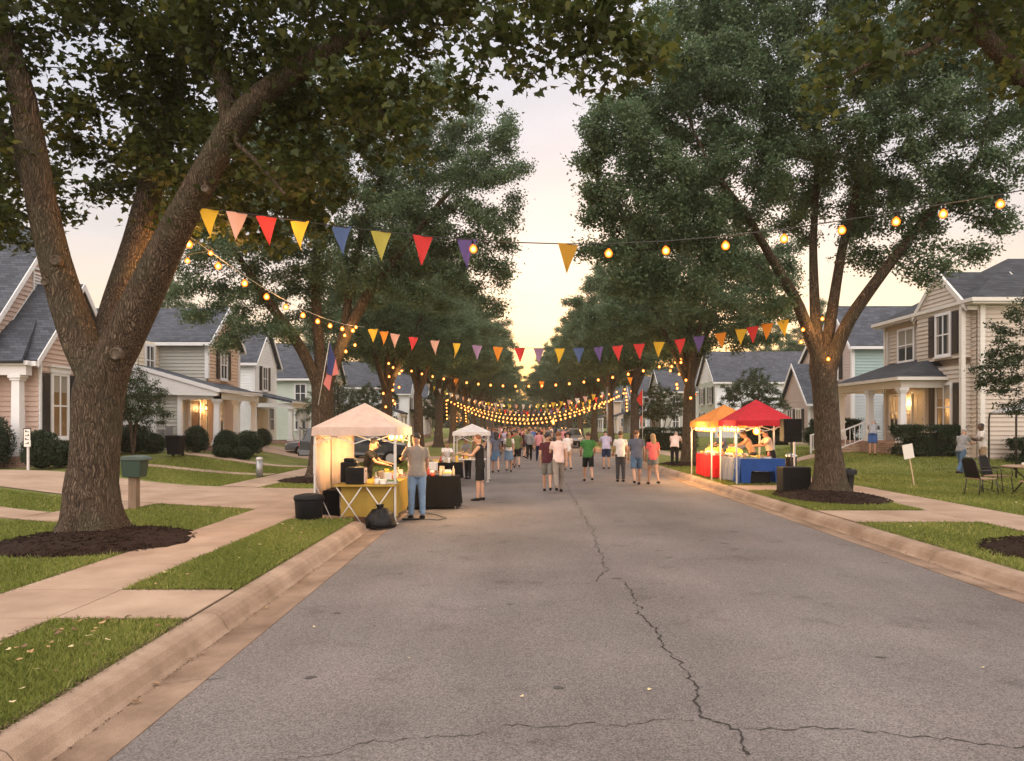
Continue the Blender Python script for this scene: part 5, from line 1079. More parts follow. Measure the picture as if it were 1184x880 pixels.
amp('black speaker with a pale side panel standing on the yellow table', -3.36, -3.0, 14.55, 14.85, .81, 1.14)
m = MB(); m.box(-2.998, -2.992, 14.56, 14.84, .83, 1.12); tag(m.build('panel', 'canvas_peach', origin=(-3, 14.7, .83)), 'pale board leaning against the black speaker on the yellow table', 'board')
amp('small flat black mixer lying on the tall amplifier', -3.5, -3.28, 14.98, 15.18, 1.22, 1.30, name='mixer', cat='mixer')
rngS = random.Random(11)
def goods(n, x0, x1, y0, y1, z, where, group, warm=False, kinds=('jar', 'box', 'tray', 'bottle')):
    words = {'jar': ['amber', 'red', 'pale'], 'box': ['white', 'brown', 'yellow'], 'tray': ['full', 'brown', 'green'], 'bottle': ['amber', 'red', 'pale']}
    size = ['small', 'tall', 'broad', 'squat']; placed = []; cnt = {}
    for i in range(n):
        for _ in range(60):
            x, y = rngS.uniform(x0+.07, x1-.07), rngS.uniform(y0+.07, y1-.07)
            if all((x-a)**2+(y-b)**2 > .115**2 for a, b in placed): break
        else: continue
        placed.append((x, y)); k = kinds[i % len(kinds)]; c_i = rngS.randrange(3); s_i = rngS.randrange(4); h = (.12, .2, .13, .08)[s_i]; r = (.035, .04, .06, .05)[s_i]
        root = empty({'jar': 'jar', 'box': 'carton', 'tray': 'food_tray', 'bottle': 'bottle'}[k], (x, y, z), None, {'jar': 'jar', 'box': 'box', 'tray': 'food tray', 'bottle': 'bottle'}[k], group)
        cell = ('near' if y < y0+(y1-y0)/3 else 'far' if y > y1-(y1-y0)/3 else 'middle')+(' left' if x < (x0+x1)/2 else ' right')
        root['label'] = f"{size[s_i]} {words[k][c_i]} {k} at the {cell} of {where}"
        m = MB()
        if k == 'jar':
            m.lathe((x, y, z), [(r*.9, 0), (r, .01), (r, h*.75), (r*.7, h*.88)], 12); m.build('body', ['jar_glass', 'jar_red', 'paper'][c_i], root); m = MB(); m.lathe((x, y, z+h*.88), [(r*.78, 0), (r*.78, .02), (.01, .021)], 12); m.build('lid', 'metal_grey', root)
        elif k == 'bottle':
            m.lathe((x, y, z), [(.03, 0), (.032, .01), (.032, .14), (.012, .19), (.012, .23)], 12); m.build('body', ['jar_glass', 'jar_red', 'paper'][c_i], root); m = MB(); m.lathe((x, y, z+.23), [(.015, 0), (.015, .02), (.002, .021)], 10); m.build('cap', 'plastic_black', root)
        elif k == 'box':
            a = rngS.uniform(0, 3); w = r*1.5; u, v = Vector((math.cos(a), math.sin(a), 0)), Vector((-math.sin(a), math.cos(a), 0)); m.obox((x, y, z+h/2), u*w, v*w*.7, Vector((0, 0, h/2))); m.build('carton_body', ['paper', 'cardboard', 'food_yellow'][c_i], root, bevel=.003)
            m = MB(); m.obox((x, y, z+h+.006), u*w*1.03, v*w*.73, Vector((0, 0, .006))); m.build('lid', ['paper', 'cardboard', 'food_yellow'][c_i], root)
        else:
            w, d = .11, .08; mm = MB(); mm.box(x-w, x+w, y-d, y+d, z, z+.012)
            for q in ((x-w, x-w+.008, y-d, y+d), (x+w-.008, x+w, y-d, y+d), (x-w+.008, x+w-.008, y-d, y-d+.008), (x-w+.008, x+w-.008, y+d-.008, y+d)): mm.box(*q, z+.0121, z+.055)
            mm.build('tray', 'foil', root); m = MB()
            for q in range(16): m.ell((x+rngS.uniform(-w*.8, w*.8), y+rngS.uniform(-d*.75, d*.75), z+.04+rngS.uniform(0, .035)), .026, .024, .02, 7, 5)
            m.build('food', ['food_yellow', 'food_brown', 'food_green'][c_i], root)
goods(16, -2.96, -2.44, 15.1, 16.9, .808, 'the mustard-draped side table', 'goods on the mustard-draped table')
goods(8, -2.95, -2.4, 14.55, 15.05, .808, 'the mustard front table', 'goods on the front table')
goods(20, -2.85, -1.4, 17.2, 17.8, .78, 'the long black-draped table', 'goods on the black-draped table')
# power strip and cable by the man's feet
m = MB(); m.box(-2.32, -1.98, 15.02, 15.09, .035, .075); ps_ = m.build('power_strip', 'plastic_black', origin=(-2.15, 15.05, .04)); tag(ps_, 'black power strip on the asphalt at the feet of the man in jeans', 'power strip')
m = MB(); m.tube([(-2.0, 15.05, .04), (-1.8, 15.2, .036), (-1.6, 15.1, .036), (-1.45, 15.35, .036), (-1.7, 15.9, .036), (-2.2, 16.6, .036)], .009, 6); tag(m.build('cable', 'cord', origin=(-1.7, 15.3, .04)), 'thin black cable curling over the asphalt behind the man in jeans', 'cable')
# guy ropes of the tent
m = MB(); m.tube([(-3.99, 14.64, .82), (-3.55, 14.2, .16)], .006, 5); tag(m.build('guy_rope', 'cord_white', origin=(-3.6, 14.3, .16)), 'pale guy rope from the left tent pole down to the grass', 'rope')

# --- second, smaller tent and its tables
pop_tent('small white pop-up tent beyond the woman in black', -2.15, -.92, 25.0, 26.4, .03, 1.72, 2.0, 'canvas_white', drop=.13)
fold_table('small black-draped table in front of the small white tent', -2.75, -1.75, 23.4, 24.0, .03, .75, xlegs=False)
drape('short black cloth on the table before the small white tent', -2.75, -1.75, 23.4, 24.0, .756, .28, 'cloth_black', 'xXyY', 5)
fold_table('table standing under the small white tent', -2.05, -1.05, 25.1, 25.7, .03, .8, xlegs=False); goods(10, -2.0, -1.1, 25.15, 25.65, .80, 'the table under the white tent', 'goods under the small white tent'); goods(7, -2.7, -1.8, 23.45, 23.95, .758, 'the short-draped black table', 'goods on the small black table')
def fold_chair(label, x, y, z, rot, m='canvas_white', frame='metal_white', name='folding_chair', group=None):
    t = empty(name, (x, y, z), label, 'chair', group); WORLD[t.name] = Vector((0, 0, 0)); 
    s = MB(); s.box(-.21, .21, -.2, .2, .43, .455); s.build('seat', m, t, bevel=.01); b = MB(); b.obox((0, -.235, .68), (.2, 0, 0), (0, -.015, .06*2.2), (0, .008, 0)); b.build('backrest', m, t, bevel=.008)
    for sx in (-1, 1):
        l_ = MB(); l_.tube([(sx*.22, -.26, .84), (sx*.22, -.2, .45), (sx*.22, .22, 0)], .012, 7); l_.build('leg', frame, t); l_ = MB(); l_.tube([(sx*.20, .16, .44), (sx*.20, -.24, 0)], .012, 7); l_.build('leg', frame, t)
    t.rotation_euler.z = rot; return t
fold_chair('white folding chair beside the short-draped black table', -2.62, 22.7, .03, 0)

# --- red and orange tents with draped food tables on the right verge
pop_tent('bright red pop-up tent over the blue-draped food table', 6.6, 8.42, 22.25, 24.1, .15, 2.1, 2.76, 'canvas_red', drop=.17)
pop_tent('orange pop-up tent joined to the far side of the red one', 6.35, 8.0, 24.16, 27.0, .15, 2.08, 2.66, 'canvas_orange', drop=.2)
fold_table('table under the red cloth, beneath the orange tent', 6.48, 7.15, 24.55, 26.6, .15, .93, xlegs=False); drape('red cloth to the ground under the orange tent', 6.48, 7.15, 24.55, 26.6, .936, .22, 'cloth_red', 'xXy', 6)
fold_table('table under the greyish-blue cloth, along the kerb beneath the red tent', 6.75, 7.35, 22.95, 24.4, .15, .93, xlegs=False); drape('greyish-blue cloth on the kerb side of the red tent', 6.75, 7.35, 22.95, 24.4, .936, .22, 'cloth_grey', 'xX', 7)
fold_table('end table under the deep blue cloth, facing the camera', 6.78, 8.1, 22.32, 22.9, .15, .93, xlegs=False); drape('deep blue cloth with a raised middle, facing the camera', 6.78, 8.1, 22.32, 22.9, .938, .20, 'cloth_blue', 'xXyY', 8, gap=(.22, .78))
KF = ('tray', 'tray', 'box', 'tray', 'jar')
goods(14, 6.5, 7.12, 24.6, 26.55, .94, 'the red-draped food table', 'food on the red-draped table', kinds=KF); goods(10, 6.8, 7.3, 23.0, 24.35, .94, 'the grey-blue kerb-side table', 'food on the kerb-side table', kinds=KF); goods(10, 6.85, 8.05, 22.36, 22.86, .942, 'the deep blue end table', 'food on the end table', kinds=KF)
for i, (x, y, s) in enumerate(((7.0, 24.1, .2), (6.85, 25.1, .17), (7.02, 23.5, .19), (6.8, 25.9, .15))):   # heaped bowls of snacks
    t = empty('food_bowl', (x, y, .94), ['heaped yellow snack bowl near the middle tent pole', 'heaped yellow snack bowl on the red cloth', 'tallest heap of yellow snacks beneath the red tent', 'small snack bowl at the far end of the red cloth'][i], 'bowl', 'heaped snack bowls'); m = MB(); m.lathe((x, y, .942), [(s*.5, 0), (s*.9, .06), (s, .12), (s*.97, .12), (s*.85, .06)], 18); m.build('bowl', 'metal_white', t)
    m = MB()
    for q in range(60): a = rngS.uniform(0, 6.28); rr2 = s*.85*math.sqrt(rngS.random()); m.ell((x+rr2*math.cos(a), y+rr2*math.sin(a), .942+.10+(s*1.1)*(1-(rr2/s)**2)*rngS.uniform(.3, 1)), .035, .033, .028, 7, 5)
    m.build('food', 'food_yellow', t)
m = MB(); m.box(7.15, 7.75, 22.55, 22.95, .16, .52); o = m.build('table_shade_box', 'plastic_black', origin=(7.45, 22.75, .16), bevel=.02); tag(o, 'black shade box added beneath the deep blue end table', 'shade box')  # added black box, darkens the open hollow below the raised cloth
# speakers, stands and bins by the right street tree
t = empty('speaker_stand', (7.62, 20.5, .15), 'black tripod speaker stand behind the big floor speaker', 'speaker stand'); m = MB(); m.tube([(7.62, 20.5, .3), (7.62, 20.5, 1.5)], .018, 10); m.build('pole', 'metal_dark', t)
for k in range(3): a = k*2.094+.4; m = MB(); m.tube([(7.62, 20.5, .7), (7.62+.4*math.cos(a), 20.5+.4*math.sin(a), .16)], .013, 8); m.tube([(7.62, 20.5, .38), (7.62+.2*math.cos(a), 20.5+.2*math.sin(a), .43)], .009, 6); m.build('leg', 'metal_dark', t)
amp('black loudspeaker raised on its tripod stand, left of the right tree trunk', 7.37, 7.87, 20.35, 20.7, 1.5, 2.14, name='loudspeaker', cat='speaker')
amp('big square black floor speaker on the grass at the foot of the right tree', 6.98, 7.72, 19.35, 19.85, .15, .86, name='floor_speaker', cat='speaker')
t = empty('waste_bin', (8.92, 24.0, .17), 'slim dark bin with a silver lid, right of the blue-draped table', 'bin'); m = MB(); m.lathe((8.92, 24.0, .17), [(.15, 0), (.17, .05), (.17, .72), (.18, .74)], 18); m.build('body', 'metal_dark', t); m = MB(); m.lathe((8.92, 24.0, .91), [(.20, 0), (.20, .05), (.14, .11), (.01, .13)], 18); m.build('lid', 'foil', t)
t = empty('waste_bin', (8.78, 19.75, .17), 'square black bin lined with a bag, just right of the nearest right trunk', 'bin'); m = MB(); m.lathe((8.78, 19.75, .17), [(.21, 0), (.22, .02), (.27, .58), (.27, .6)], 4, smooth=False); m.build('body', 'plastic_black', t, bevel=.02)
m = MB(); m.lathe((8.78, 19.75, .74), [(.29, -.09), (.30, .0), (.29, .05), (.24, .06), (.22, -.02)], 24); m.v = [(v[0], v[1], v[2]+rngS.uniform(-.015, .015)) for v in m.v]; m.build('liner', 'bag_plastic', t)

# --- mailbox, posts, bins, signs
t = empty('mailbox', (-8.3, 16.1, .17), 'dark green mailbox with a rounded lid on a wooden post, right of the big maple', 'mailbox')
m = MB(); m.box(-8.43, -8.25, 16.05, 16.22, .1, .86); m.build('post', 'wood', t, bevel=.01); m = MB(); m.box(-8.22, -8.12, 16.06, 16.2, .86, 1.2); m.build('bracket', 'wood', t, bevel=.008)
m = MB(); m.box(-8.50, -8.12, 15.94, 16.26, .84, 1.20, taper=-.03); m.v = [tuple(v) for v in m.v]; m.build('box', 'plastic_green', t, bevel=.02)
m = MB(); m.prism([(-8.58, 15.88, 1.205), (-8.02, 15.88, 1.205), (-8.02, 15.88, 1.24), (-8.09, 15.88, 1.285), (-8.2, 15.88, 1.305), (-8.40, 15.88, 1.305), (-8.51, 15.88, 1.285), (-8.58, 15.88, 1.24)], (0, .44, 0)); m.build('lid', mat('plastic_green_light', (.050, .078, .066), .45), t, bevel=.015)
x, y = ground_at(300, 25.4)[:2]; t = empty('utility_pedestal', (x, y, .16), 'short grey utility post with a white cap on the left lawn by the pavement', 'post'); m = MB(); m.lathe((x, y, .14), [(.115, 0), (.115, .62)], 16); m.build('body', 'metal_grey', t); m = MB(); m.lathe((x, y, .76), [(.12, 0), (.12, .05), (.09, .09), (.01, .10)], 16); m.build('cap', 'metal_white', t)
t = empty('wheeled_bin', (-14.0, 30.4, gz(-14, 30.4)), 'black wheeled bin standing by the grey garage wall', 'bin'); z_ = gz(-14, 30.4); m = MB(); m.add([(-14.24, 30.15, z_+.1), (-13.76, 30.15, z_+.1), (-13.76, 30.6, z_+.1), (-14.24, 30.6, z_+.1), (-14.3, 30.1, z_+.82), (-13.7, 30.1, z_+.82), (-13.7, 30.68, z_+.82), (-14.3, 30.68, z_+.82)], [(0, 3, 2, 1), (4, 5, 6, 7), (0, 1, 5, 4), (1, 2, 6, 5), (2, 3, 7, 6), (3, 0, 4, 7)]); m.build('body', 'plastic_black', t, bevel=.02)
m = MB(); m.box(-14.33, -13.67, 30.06, 30.72, z_+.825, z_+.88, taper=.02); m.build('lid', 'plastic_black', t, bevel=.015)
for s in (-1, 1): m = MB(); m.lathe((-14+s*.2, 30.6, z_+.1), [(.09, -.02), (.1, -.01), (.1, .01), (.09, .02)], 14, axis='x'); m.build('wheel', 'rubber', t)
# house number sign on its post
sx, sy = ground_at(32, 22.5)[:2]; zg = gz(sx, sy); t = empty('house_number_sign', (sx, sy, zg), 'small black and white number board on a pale post by the pink house', 'sign')
m = MB(); m.box(sx-.03, sx+.03, sy, sy+.05, zg-.05, 1.45); m.build('post', 'metal_white', t); m = MB(); m.box(sx-.10, sx+.10, sy-.03, sy, 1.30, 1.84); m.build('board', 'paper', t, bevel=.004); m = MB(); m.box(sx-.115, sx-.101, sy-.035, sy+.0, 1.28, 1.86); m.box(sx-.10, sx+.10, sy-.035, sy, 1.842, 1.87); m.box(sx+.101, sx+.112, sy-.035, sy+.0, 1.5, 1.86)
m.build('border', 'plastic_black', t); m = MB()
for i, zc in enumerate((1.76, 1.64, 1.52, 1.40)):
    m.box(sx-.055, sx+.055, sy-.034, sy-.031, zc-.012, zc+.008); m.box(sx+.02, sx+.055, sy-.034, sy-.031, zc+.0081, zc+.04) if i % 2 else m.box(sx-.055, sx-.02, sy-.034, sy-.031, zc+.0081, zc+.045)
m.build('number', 'plastic_black', t)
# blank yard sign on the right lawn
yx, yy_, yz = 11.75, 22.0, gz(11.75, 22); t = empty('yard_sign', (yx, yy_, yz), 'blank white yard sign leaning on a thin wooden stake in the right lawn', 'sign')
m = MB(); m.bar((yx+.10, yy_, yz-.03), (yx-.12, yy_, yz+1.2), .035, .02); m.build('stake', 'wood_pale', t); m = MB(); c_ = Vector((yx-.10, yy_-.02, yz+1.02)); m.obox(c_, Vector((.15, 0, .03)), Vector((-.035, 0, .21)), Vector((0, .006, 0))); m.build('board', 'paper', t)

# --- feather flags
def wavy_flag(name, label, base, top, pts, cols_, m_pole='metal_white'):
    t = empty(name, base, label, 'flag'); m = MB(); m.tube([base, top], [.014, .008], 8); m.build('pole', m_pole, t)
    for i, (poly, mt_) in enumerate(zip(pts, cols_)):
        f = MB(); f.add(poly, [tuple(range(len(poly)))]); o = f.build('flag_cloth', mt_, t, fixn=False); s = o.modifiers.new('thick', 'SOLIDIFY'); s.thickness = .006
mat('flag_pink', (.62, .22, .20), .8, transl=.3); mat('flag_navy', (.05, .06, .16), .8, transl=.2); mat('flag_red', (.55, .06, .06), .8, transl=.3)
Y_ = 22.9; wavy_flag('feather_flag', 'drooping pink and navy flag leaning against the trunk behind the pale tent', tuple(P(368, 468, Y_)), tuple(P(381, 394, Y_)),
    [[P(381, 395, Y_), P(388, 415, Y_-.1), P(384, 434, Y_-.15), P(378, 432, Y_-.05)], [P(388, 415, Y_-.1), P(392, 433, Y_-.2), P(384, 434.5, Y_-.15)], [P(378, 432.3, Y_), P(384, 434.8, Y_-.1), P(381, 452, Y_-.12), P(374, 444, Y_)]], ['flag_navy', 'flag_pink', 'flag_pink'])
Y_ = 34; wavy_flag('feather_flag', 'tall red and black pennant flag on a thin pole above the woman in coral', (P(743, 490, Y_).x, Y_, .15), tuple(P(743, 450, Y_)),
    [[P(742.6, 450, Y_), P(736, 462, Y_-.1), P(739, 467, Y_-.1), P(742.6, 470, Y_)], [P(742.6, 470.3, Y_), P(741, 471, Y_-.1), P(742.2, 480, Y_-.1)], [P(742.6, 480.3, Y_), P(739.5, 482, Y_-.1), P(741.5, 492, Y_), P(743, 498, Y_)]], ['flag_red', 'flag_navy', 'flag_pink'])
# torch and pole beyond the walkers
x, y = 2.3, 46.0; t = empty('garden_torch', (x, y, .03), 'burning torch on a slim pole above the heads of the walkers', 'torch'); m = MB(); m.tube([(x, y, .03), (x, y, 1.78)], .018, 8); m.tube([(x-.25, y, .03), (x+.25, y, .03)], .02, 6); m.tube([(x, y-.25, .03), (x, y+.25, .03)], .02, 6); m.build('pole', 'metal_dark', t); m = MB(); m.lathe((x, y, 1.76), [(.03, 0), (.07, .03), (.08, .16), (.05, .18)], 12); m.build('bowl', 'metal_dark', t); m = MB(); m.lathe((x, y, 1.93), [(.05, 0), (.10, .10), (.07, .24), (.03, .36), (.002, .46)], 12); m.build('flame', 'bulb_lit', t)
x, y = 3.7, 52.0; t = empty('street_pole', (x+1.9, y, .15), 'thin grey pole rising beside the right kerb past the walkers', 'pole'); m = MB(); m.tube([(x+1.9+.8, y, .1), (x+1.9+.8, y, 4.6)], [.07, .045], 10); m.build('pole', 'metal_grey', t); m = MB(); m.lathe((x+2.7, y, .15), [(.13, 0), (.13, .1), (.08, .3)], 12); m.build('base', 'metal_grey', t)

# --- patio set, gazebo frame
def patio_chair(label, x, y, rot):
    z = gz(x, y); t = empty('patio_chair', (x, y, z), label, 'chair', 'patio chairs on the right lawn'); WORLD[t.name] = Vector((0, 0, 0)); s = MB(); s.box(-.25, .25, -.24, .24, .42, .45); s.build('seat', 'cushion', t, bevel=.012)
    b = MB(); b.prism([(-.22, -.25, .45), (.22, -.25, .45), (.22, -.36, .88), (.14, -.375, .95), (-.14, -.375, .95), (-.22, -.36, .88)], (0, .012, 0)); b.build('backrest', 'mesh_fabric', t)
    f = MB(); f.tube([(-.25, -.24, .44), (-.24, -.36, .88), (-.15, -.38, .97), (.15, -.38, .97), (.24, -.36, .88), (.25, -.24, .44)], .014, 8); f.build('back_frame', 'metal_dark', t)
    for sx in (-1, 1):
        a = MB(); a.tube([(sx*.26, -.30, .64), (sx*.28, -.05, .66), (sx*.28, .22, .64), (sx*.27, .24, .44)], .013, 8); a.build('armrest', 'metal_dark', t)
        for yy in (-1, 1): l_ = MB(); l_.tube([(sx*.24, yy*.22, .44), (sx*.26, yy*.27, 0)], .014, 8); l_.build('leg', 'metal_dark', t)
    c = MB(); c.tube([(-.25, .24, .1), (.25, -.24, .3)], .008, 6); c.tube([(.25, .24, .1), (-.25, -.24, .3)], .008, 6); c.build('brace', 'metal_dark', t); t.rotation_euler.z = rot; return t
patio_chair('dark metal patio chair with mesh back, left of the patio table', 11.95, 19.0, -1.45); patio_chair('dark metal patio chair behind the patio table', 12.75, 19.6, -2.6)
tx, ty = 13.1, 18.7; z_ = gz(tx, ty); t = empty('patio_table', (tx, ty, z_), 'brown patio table on curved legs, cut by the right edge', 'table'); m = MB(); m.lathe((tx, ty, z_+.70), [(.70, 0), (.72, .012), (.72, .03), (.70, .035)], 32); m.build('tabletop', 'cushion', t)
for k in range(4): a = k*1.571+.6; m = MB(); m.tube([(tx+.5*math.cos(a), ty+.5*math.sin(a), z_+.69), (tx+.2*math.cos(a), ty+.2*math.sin(a), z_+.4), (tx+.5*math.cos(a), ty+.5*math.sin(a), z_)], .022, 8); m.build('leg', 'metal_dark', t)
m = MB(); m.lathe((12.9, 18.6, z_+.736), [(.15, 0), (.17, .05), (.15, .085), (.01, .09)], 18); tag(m.build('serving_dish', 'paper', origin=(12.9, 18.6, z_+.736)), 'pale covered dish on the brown patio table', 'dish')
m = MB(); bx_, by_ = 12.6, 18.0; zb2 = gz(bx_, by_)
t = empty('bench', (12.65, 17.8, zb2), 'low dark bench in front of the patio table', 'bench'); m.box(12.2, 13.8, 17.65, 17.95, zb2+.40, zb2+.44); m.build('seat', 'cushion', t, bevel=.01)
for xx in (12.32, 13.68):
    for y1_ in (17.7, 17.9): m = MB(); m.bar((xx, y1_, zb2), (xx, y1_, zb2+.4), .04); m.build('leg', 'metal_dark', t)
GA = [(17.0, 26.6), (15.75, 23.3), (18.9, 22.1), (20.1, 25.4)]; gc = Vector((17.9, 24.35)); t = empty('gazebo_frame', (17.9, 24.35, .3), 'open dark metal gazebo frame on the lawn at the right edge', 'gazebo')
for k, (x, y) in enumerate(GA):
    m = MB(); z_ = gz(x, y); ctop = Vector((x, y)).lerp(gc, .10); m.tube([(x, y, z_), (x, y, 2.15), (x*.985+gc.x*.015, y*.985+gc.y*.015, 2.38), (ctop.x, ctop.y, 2.44)], .032, 8); m.build('post', 'metal_dark', t)
    x2, y2 = GA[(k+1) % 4]; b = MB(); b.bar((x, y, 2.34), (x2, y2, 2.34), .04); b.build('beam', 'metal_dark', t); b = MB(); b.tube([(ctop.x, ctop.y, 2.44), ((x+gc.x)/2, (y+gc.y)/2, 2.72), (gc.x, gc.y, 2.95)], .018, 6); b.build('rafter', 'metal_dark', t)
rf = MB(); rf.add([(GA[0][0], GA[0][1], 2.40), (GA[1][0], GA[1][1], 2.40), (gc.x, gc.y, 2.99)], [(0, 1, 2)]); rf.add([(GA[1][0], GA[1][1], 2.40), (GA[2][0], GA[2][1], 2.40), (gc.x, gc.y, 2.99)], [(0, 1, 2)]); o = rf.build('canopy', mat('net', (.55, .55, .58), .8, transl=.5), t, fixn=False); s = o.modifiers.new('thick', 'SOLIDIFY'); s.thickness = .006

# --- cars
def make_car(label, loc, rot, paint, kind='suv', L_=4.6, W_=1.82, H_=1.62, group='cars parked at the kerb and in driveways'):
    t = empty('parked_car', loc, label, 'car', group); WORLD[t.name] = Vector((0, 0, 0)); h = H_; b0 = .28; hw = W_/2
    if kind == 'suv': low = [(-.5, .42), (-.49, .60), (-.485, .66), (.20, .60), (.46, .52), (.5, .40), (.5, .26), (-.5, .26)]; cab = [(-.47, .62), (-.43, .95), (-.36, 1.0), (.02, 1.0), (.12, .95), (.24, .60)]
    else: low = [(-.5, .42), (-.49, .62), (-.32, .66), (.18, .63), (.45, .54), (.5, .42), (.5, .28), (-.5, .28)]; cab = [(-.36, .63), (-.20, .96), (-.12, 1.0), (.0, 1.0), (.07, .96), (.22, .61)]
    def sec(poly, w_of): return [(x*L_, s*w_of(z), z*h) for s in (-1, 1) for x, z in poly]
    m = MB(); n = len(low); wl_ = lambda z: hw*(1 if z < .55 else .97); vs_ = sec(low, wl_); m.add(vs_, [tuple(range(n-1, -1, -1)), tuple(range(n, 2*n))]+[(i, (i+1) % n, (i+1) % n+n, i+n) for i in range(n)])
    n = len(cab); wc = lambda z: hw*(.94-.30*(z-.6)); vs_ = sec(cab, wc); m.add(vs_, [tuple(range(n-1, -1, -1)), tuple(range(n, 2*n))]+[(i, (i+1) % n, (i+1) % n+n, i+n) for i in range(n)])
    m.build('body', paint, t, bevel=.05)
    g = [(x*.93+(-.008), .66+(z-.62)*.80) for x, z in cab]; xs = [p[0] for p in g]
    for s in (-1, 1):
        for k, (xa, xb) in enumerate(((-.40, -.22), (-.20, -.04), (-.02, .16))):
            def top(x): return min(.93, .93-max(0, (x-.03))*1.5, .93-max(0, (-.33-x))*1.2) if kind == 'suv' else min(.92, .92-max(0, x)*1.45, .92-max(0, (-.13-x))*1.3)
            a, b = (xa, xb); za, zb_ = top(a), top(b)
            if min(za, zb_) < .68 and max(za, zb_) < .72: continue
            q = [(a*L_, .675), (b*L_, .675), (b*L_, max(.68, zb_)), (a*L_, max(.68, za))]
            w = MB(); w.add([(x, s*(wc(z)+.006), z*h) for x, z in q]+[(x, s*(wc(z)-.02), z*h) for x, z in q], [(0, 1, 2, 3), (7, 6, 5, 4), (0, 4, 5, 1), (1, 5, 6, 2), (2, 6, 7, 3), (3, 7, 4, 0)]); w.build('window', 'car_glass', t)
    for (xa, za), (xb, zb_), nm in ((cab[-1], cab[-2], 'windscreen'), (cab[0], cab[1], 'rear_window')):
        w = MB(); sg = 1 if nm == 'windscreen' else -1; p = []
        for f in (.12, .92): x = xa+(xb-xa)*f; z = za+(zb_-za)*f; p += [(x*L_+sg*.012, -wc(z)*.88, z*h+.008), (x*L_+sg*.012, wc(z)*.88, z*h+.008)]
        w.add([p[0], p[1], p[3], p[2]], [(0, 1, 2, 3)]); o = w.build(nm, 'car_glass', t, fixn=False); sl = o.modifiers.new('thick', 'SOLIDIFY'); sl.thickness = .012
    for x in (-.31, .31):
        for s in (-1, 1):
            w = MB(); w.lathe((x*L_, s*(hw-.09), .34), [(.33, -.11), (.34, -.08), (.34, .08), (.33, .11), (.2, .112), (.2, -.112)], 22, axis='y'); wo_ = w.build('wheel', 'rubber', t, fixn=False)
            r = MB(); r.lathe((x*L_, s*(hw+.018), .34), [(.21, -.01), (.2, .006), (.06, .012), (.01, .012)], 16, axis='y'); r.build('rim', 'metal_grey', wo_, fixn=False)
    for s in (-1, 1):
        a = MB(); a.box(.478*L_, .503*L_, s*hw*.62-.16, s*hw*.62+.16, .44*h, .50*h); a.build('headlight', 'lamp_clear', t, bevel=.01); a = MB(); a.box(-.503*L_, -.48*L_, s*hw*.78-.11, s*hw*.78+.11, .48*h, .60*h); a.build('tail_light', 'lamp_red', t, bevel=.01)
        a = MB(); a.box(.14*L_, .18*L_, s*(hw+.10)-.08, s*(hw+.10)+.08, .63*h, .70*h); a.build('mirror', paint, t, bevel=.02)
    a = MB(); a.box(.495*L_, .51*L_, -.55, .55, .28*h, .36*h); a.box(-.508*L_, -.495*L_, -.8, .8, .26*h, .34*h); a.build('bumper', 'plastic_black', t); t.rotation_euler.z = rot; return t
make_car('silver car in the left driveway, seen behind the left pole of the pale tent', (-9.9, 39.8, .2), math.pi, 'car_silver', 'sedan', H_=1.5)
make_car('dark sport utility car behind the vendor, seen through the pale tent', (-6.9, 32.6, .17), 0, 'car_dark', 'suv', L_=4.9, H_=1.72)
make_car('grey car at the right kerb beyond the walkers, nearest of the parked row', (4.6, 62, .03), -math.pi/2, 'car_silver', 'suv')
make_car('silver car second in the row at the right kerb', (4.6, 69, .03), -math.pi/2, 'car_silver', 'sedan', H_=1.5)
make_car('dark car third in the row at the right kerb', (4.6, 76, .03), -math.pi/2, 'car_dark', 'suv')
# ================================================================== STRING LIGHTS AND BUNTING
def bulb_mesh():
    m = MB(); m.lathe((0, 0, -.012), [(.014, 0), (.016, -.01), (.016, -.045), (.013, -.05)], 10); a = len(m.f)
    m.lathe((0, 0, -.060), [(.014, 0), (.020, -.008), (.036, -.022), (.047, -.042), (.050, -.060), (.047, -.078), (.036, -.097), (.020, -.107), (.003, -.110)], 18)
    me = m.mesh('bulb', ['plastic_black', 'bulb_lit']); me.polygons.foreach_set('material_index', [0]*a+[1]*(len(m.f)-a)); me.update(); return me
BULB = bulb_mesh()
def flag_mesh(name, m_):
    m = MB(); n = 6; vs_ = []
    for i in range(n+1):
        v = i/n; w = .155*(1-v)
        for j in range(5): u = j/4*2-1; vs_.append((u*w+.012*v*v, .022*math.sin(u*2.4+v*3.4)+.03*v*v, -.43*v+.01*math.cos(u*3)*v))
    m.add(vs_, [(i*5+j, i*5+j+1, (i+1)*5+j+1, (i+1)*5+j) for i in range(n) for j in range(4)], True); return m.mesh(name, m_)
FL = {}
for nm, c in (('yellow', (.72, .46, .05)), ('orange', (.74, .27, .04)), ('pink', (.68, .40, .32)), ('red', (.66, .06, .06)), ('blue', (.09, .14, .30)), ('purple', (.14, .10, .28)), ('lilac', (.34, .22, .36)), ('olive', (.46, .42, .10)), ('white', (.70, .62, .55)), ('ochre', (.50, .27, .04))):
    mat('flag_'+nm+'_cloth', c, .8, transl=.3); FL[nm] = flag_mesh('flag', 'flag_'+nm+'_cloth')
def cat_pts(A, B, sag, n=40):
    A, B = Vector(A), Vector(B); return [A.lerp(B, i/n)-Vector((0, 0, sag*4*(i/n)*(1-i/n))) for i in range(n+1)]
def at_len(pts, s):
    for a, b in zip(pts[:-1], pts[1:]):
        d = (b-a).length
        if s <= d: return a.lerp(b, s/d), (b-a).normalized()
        s -= d
    return pts[-1], (pts[-1]-pts[-2]).normalized()
def total(pts): return sum((b-a).length for a, b in zip(pts[:-1], pts[1:]))
rngL = random.Random(3)
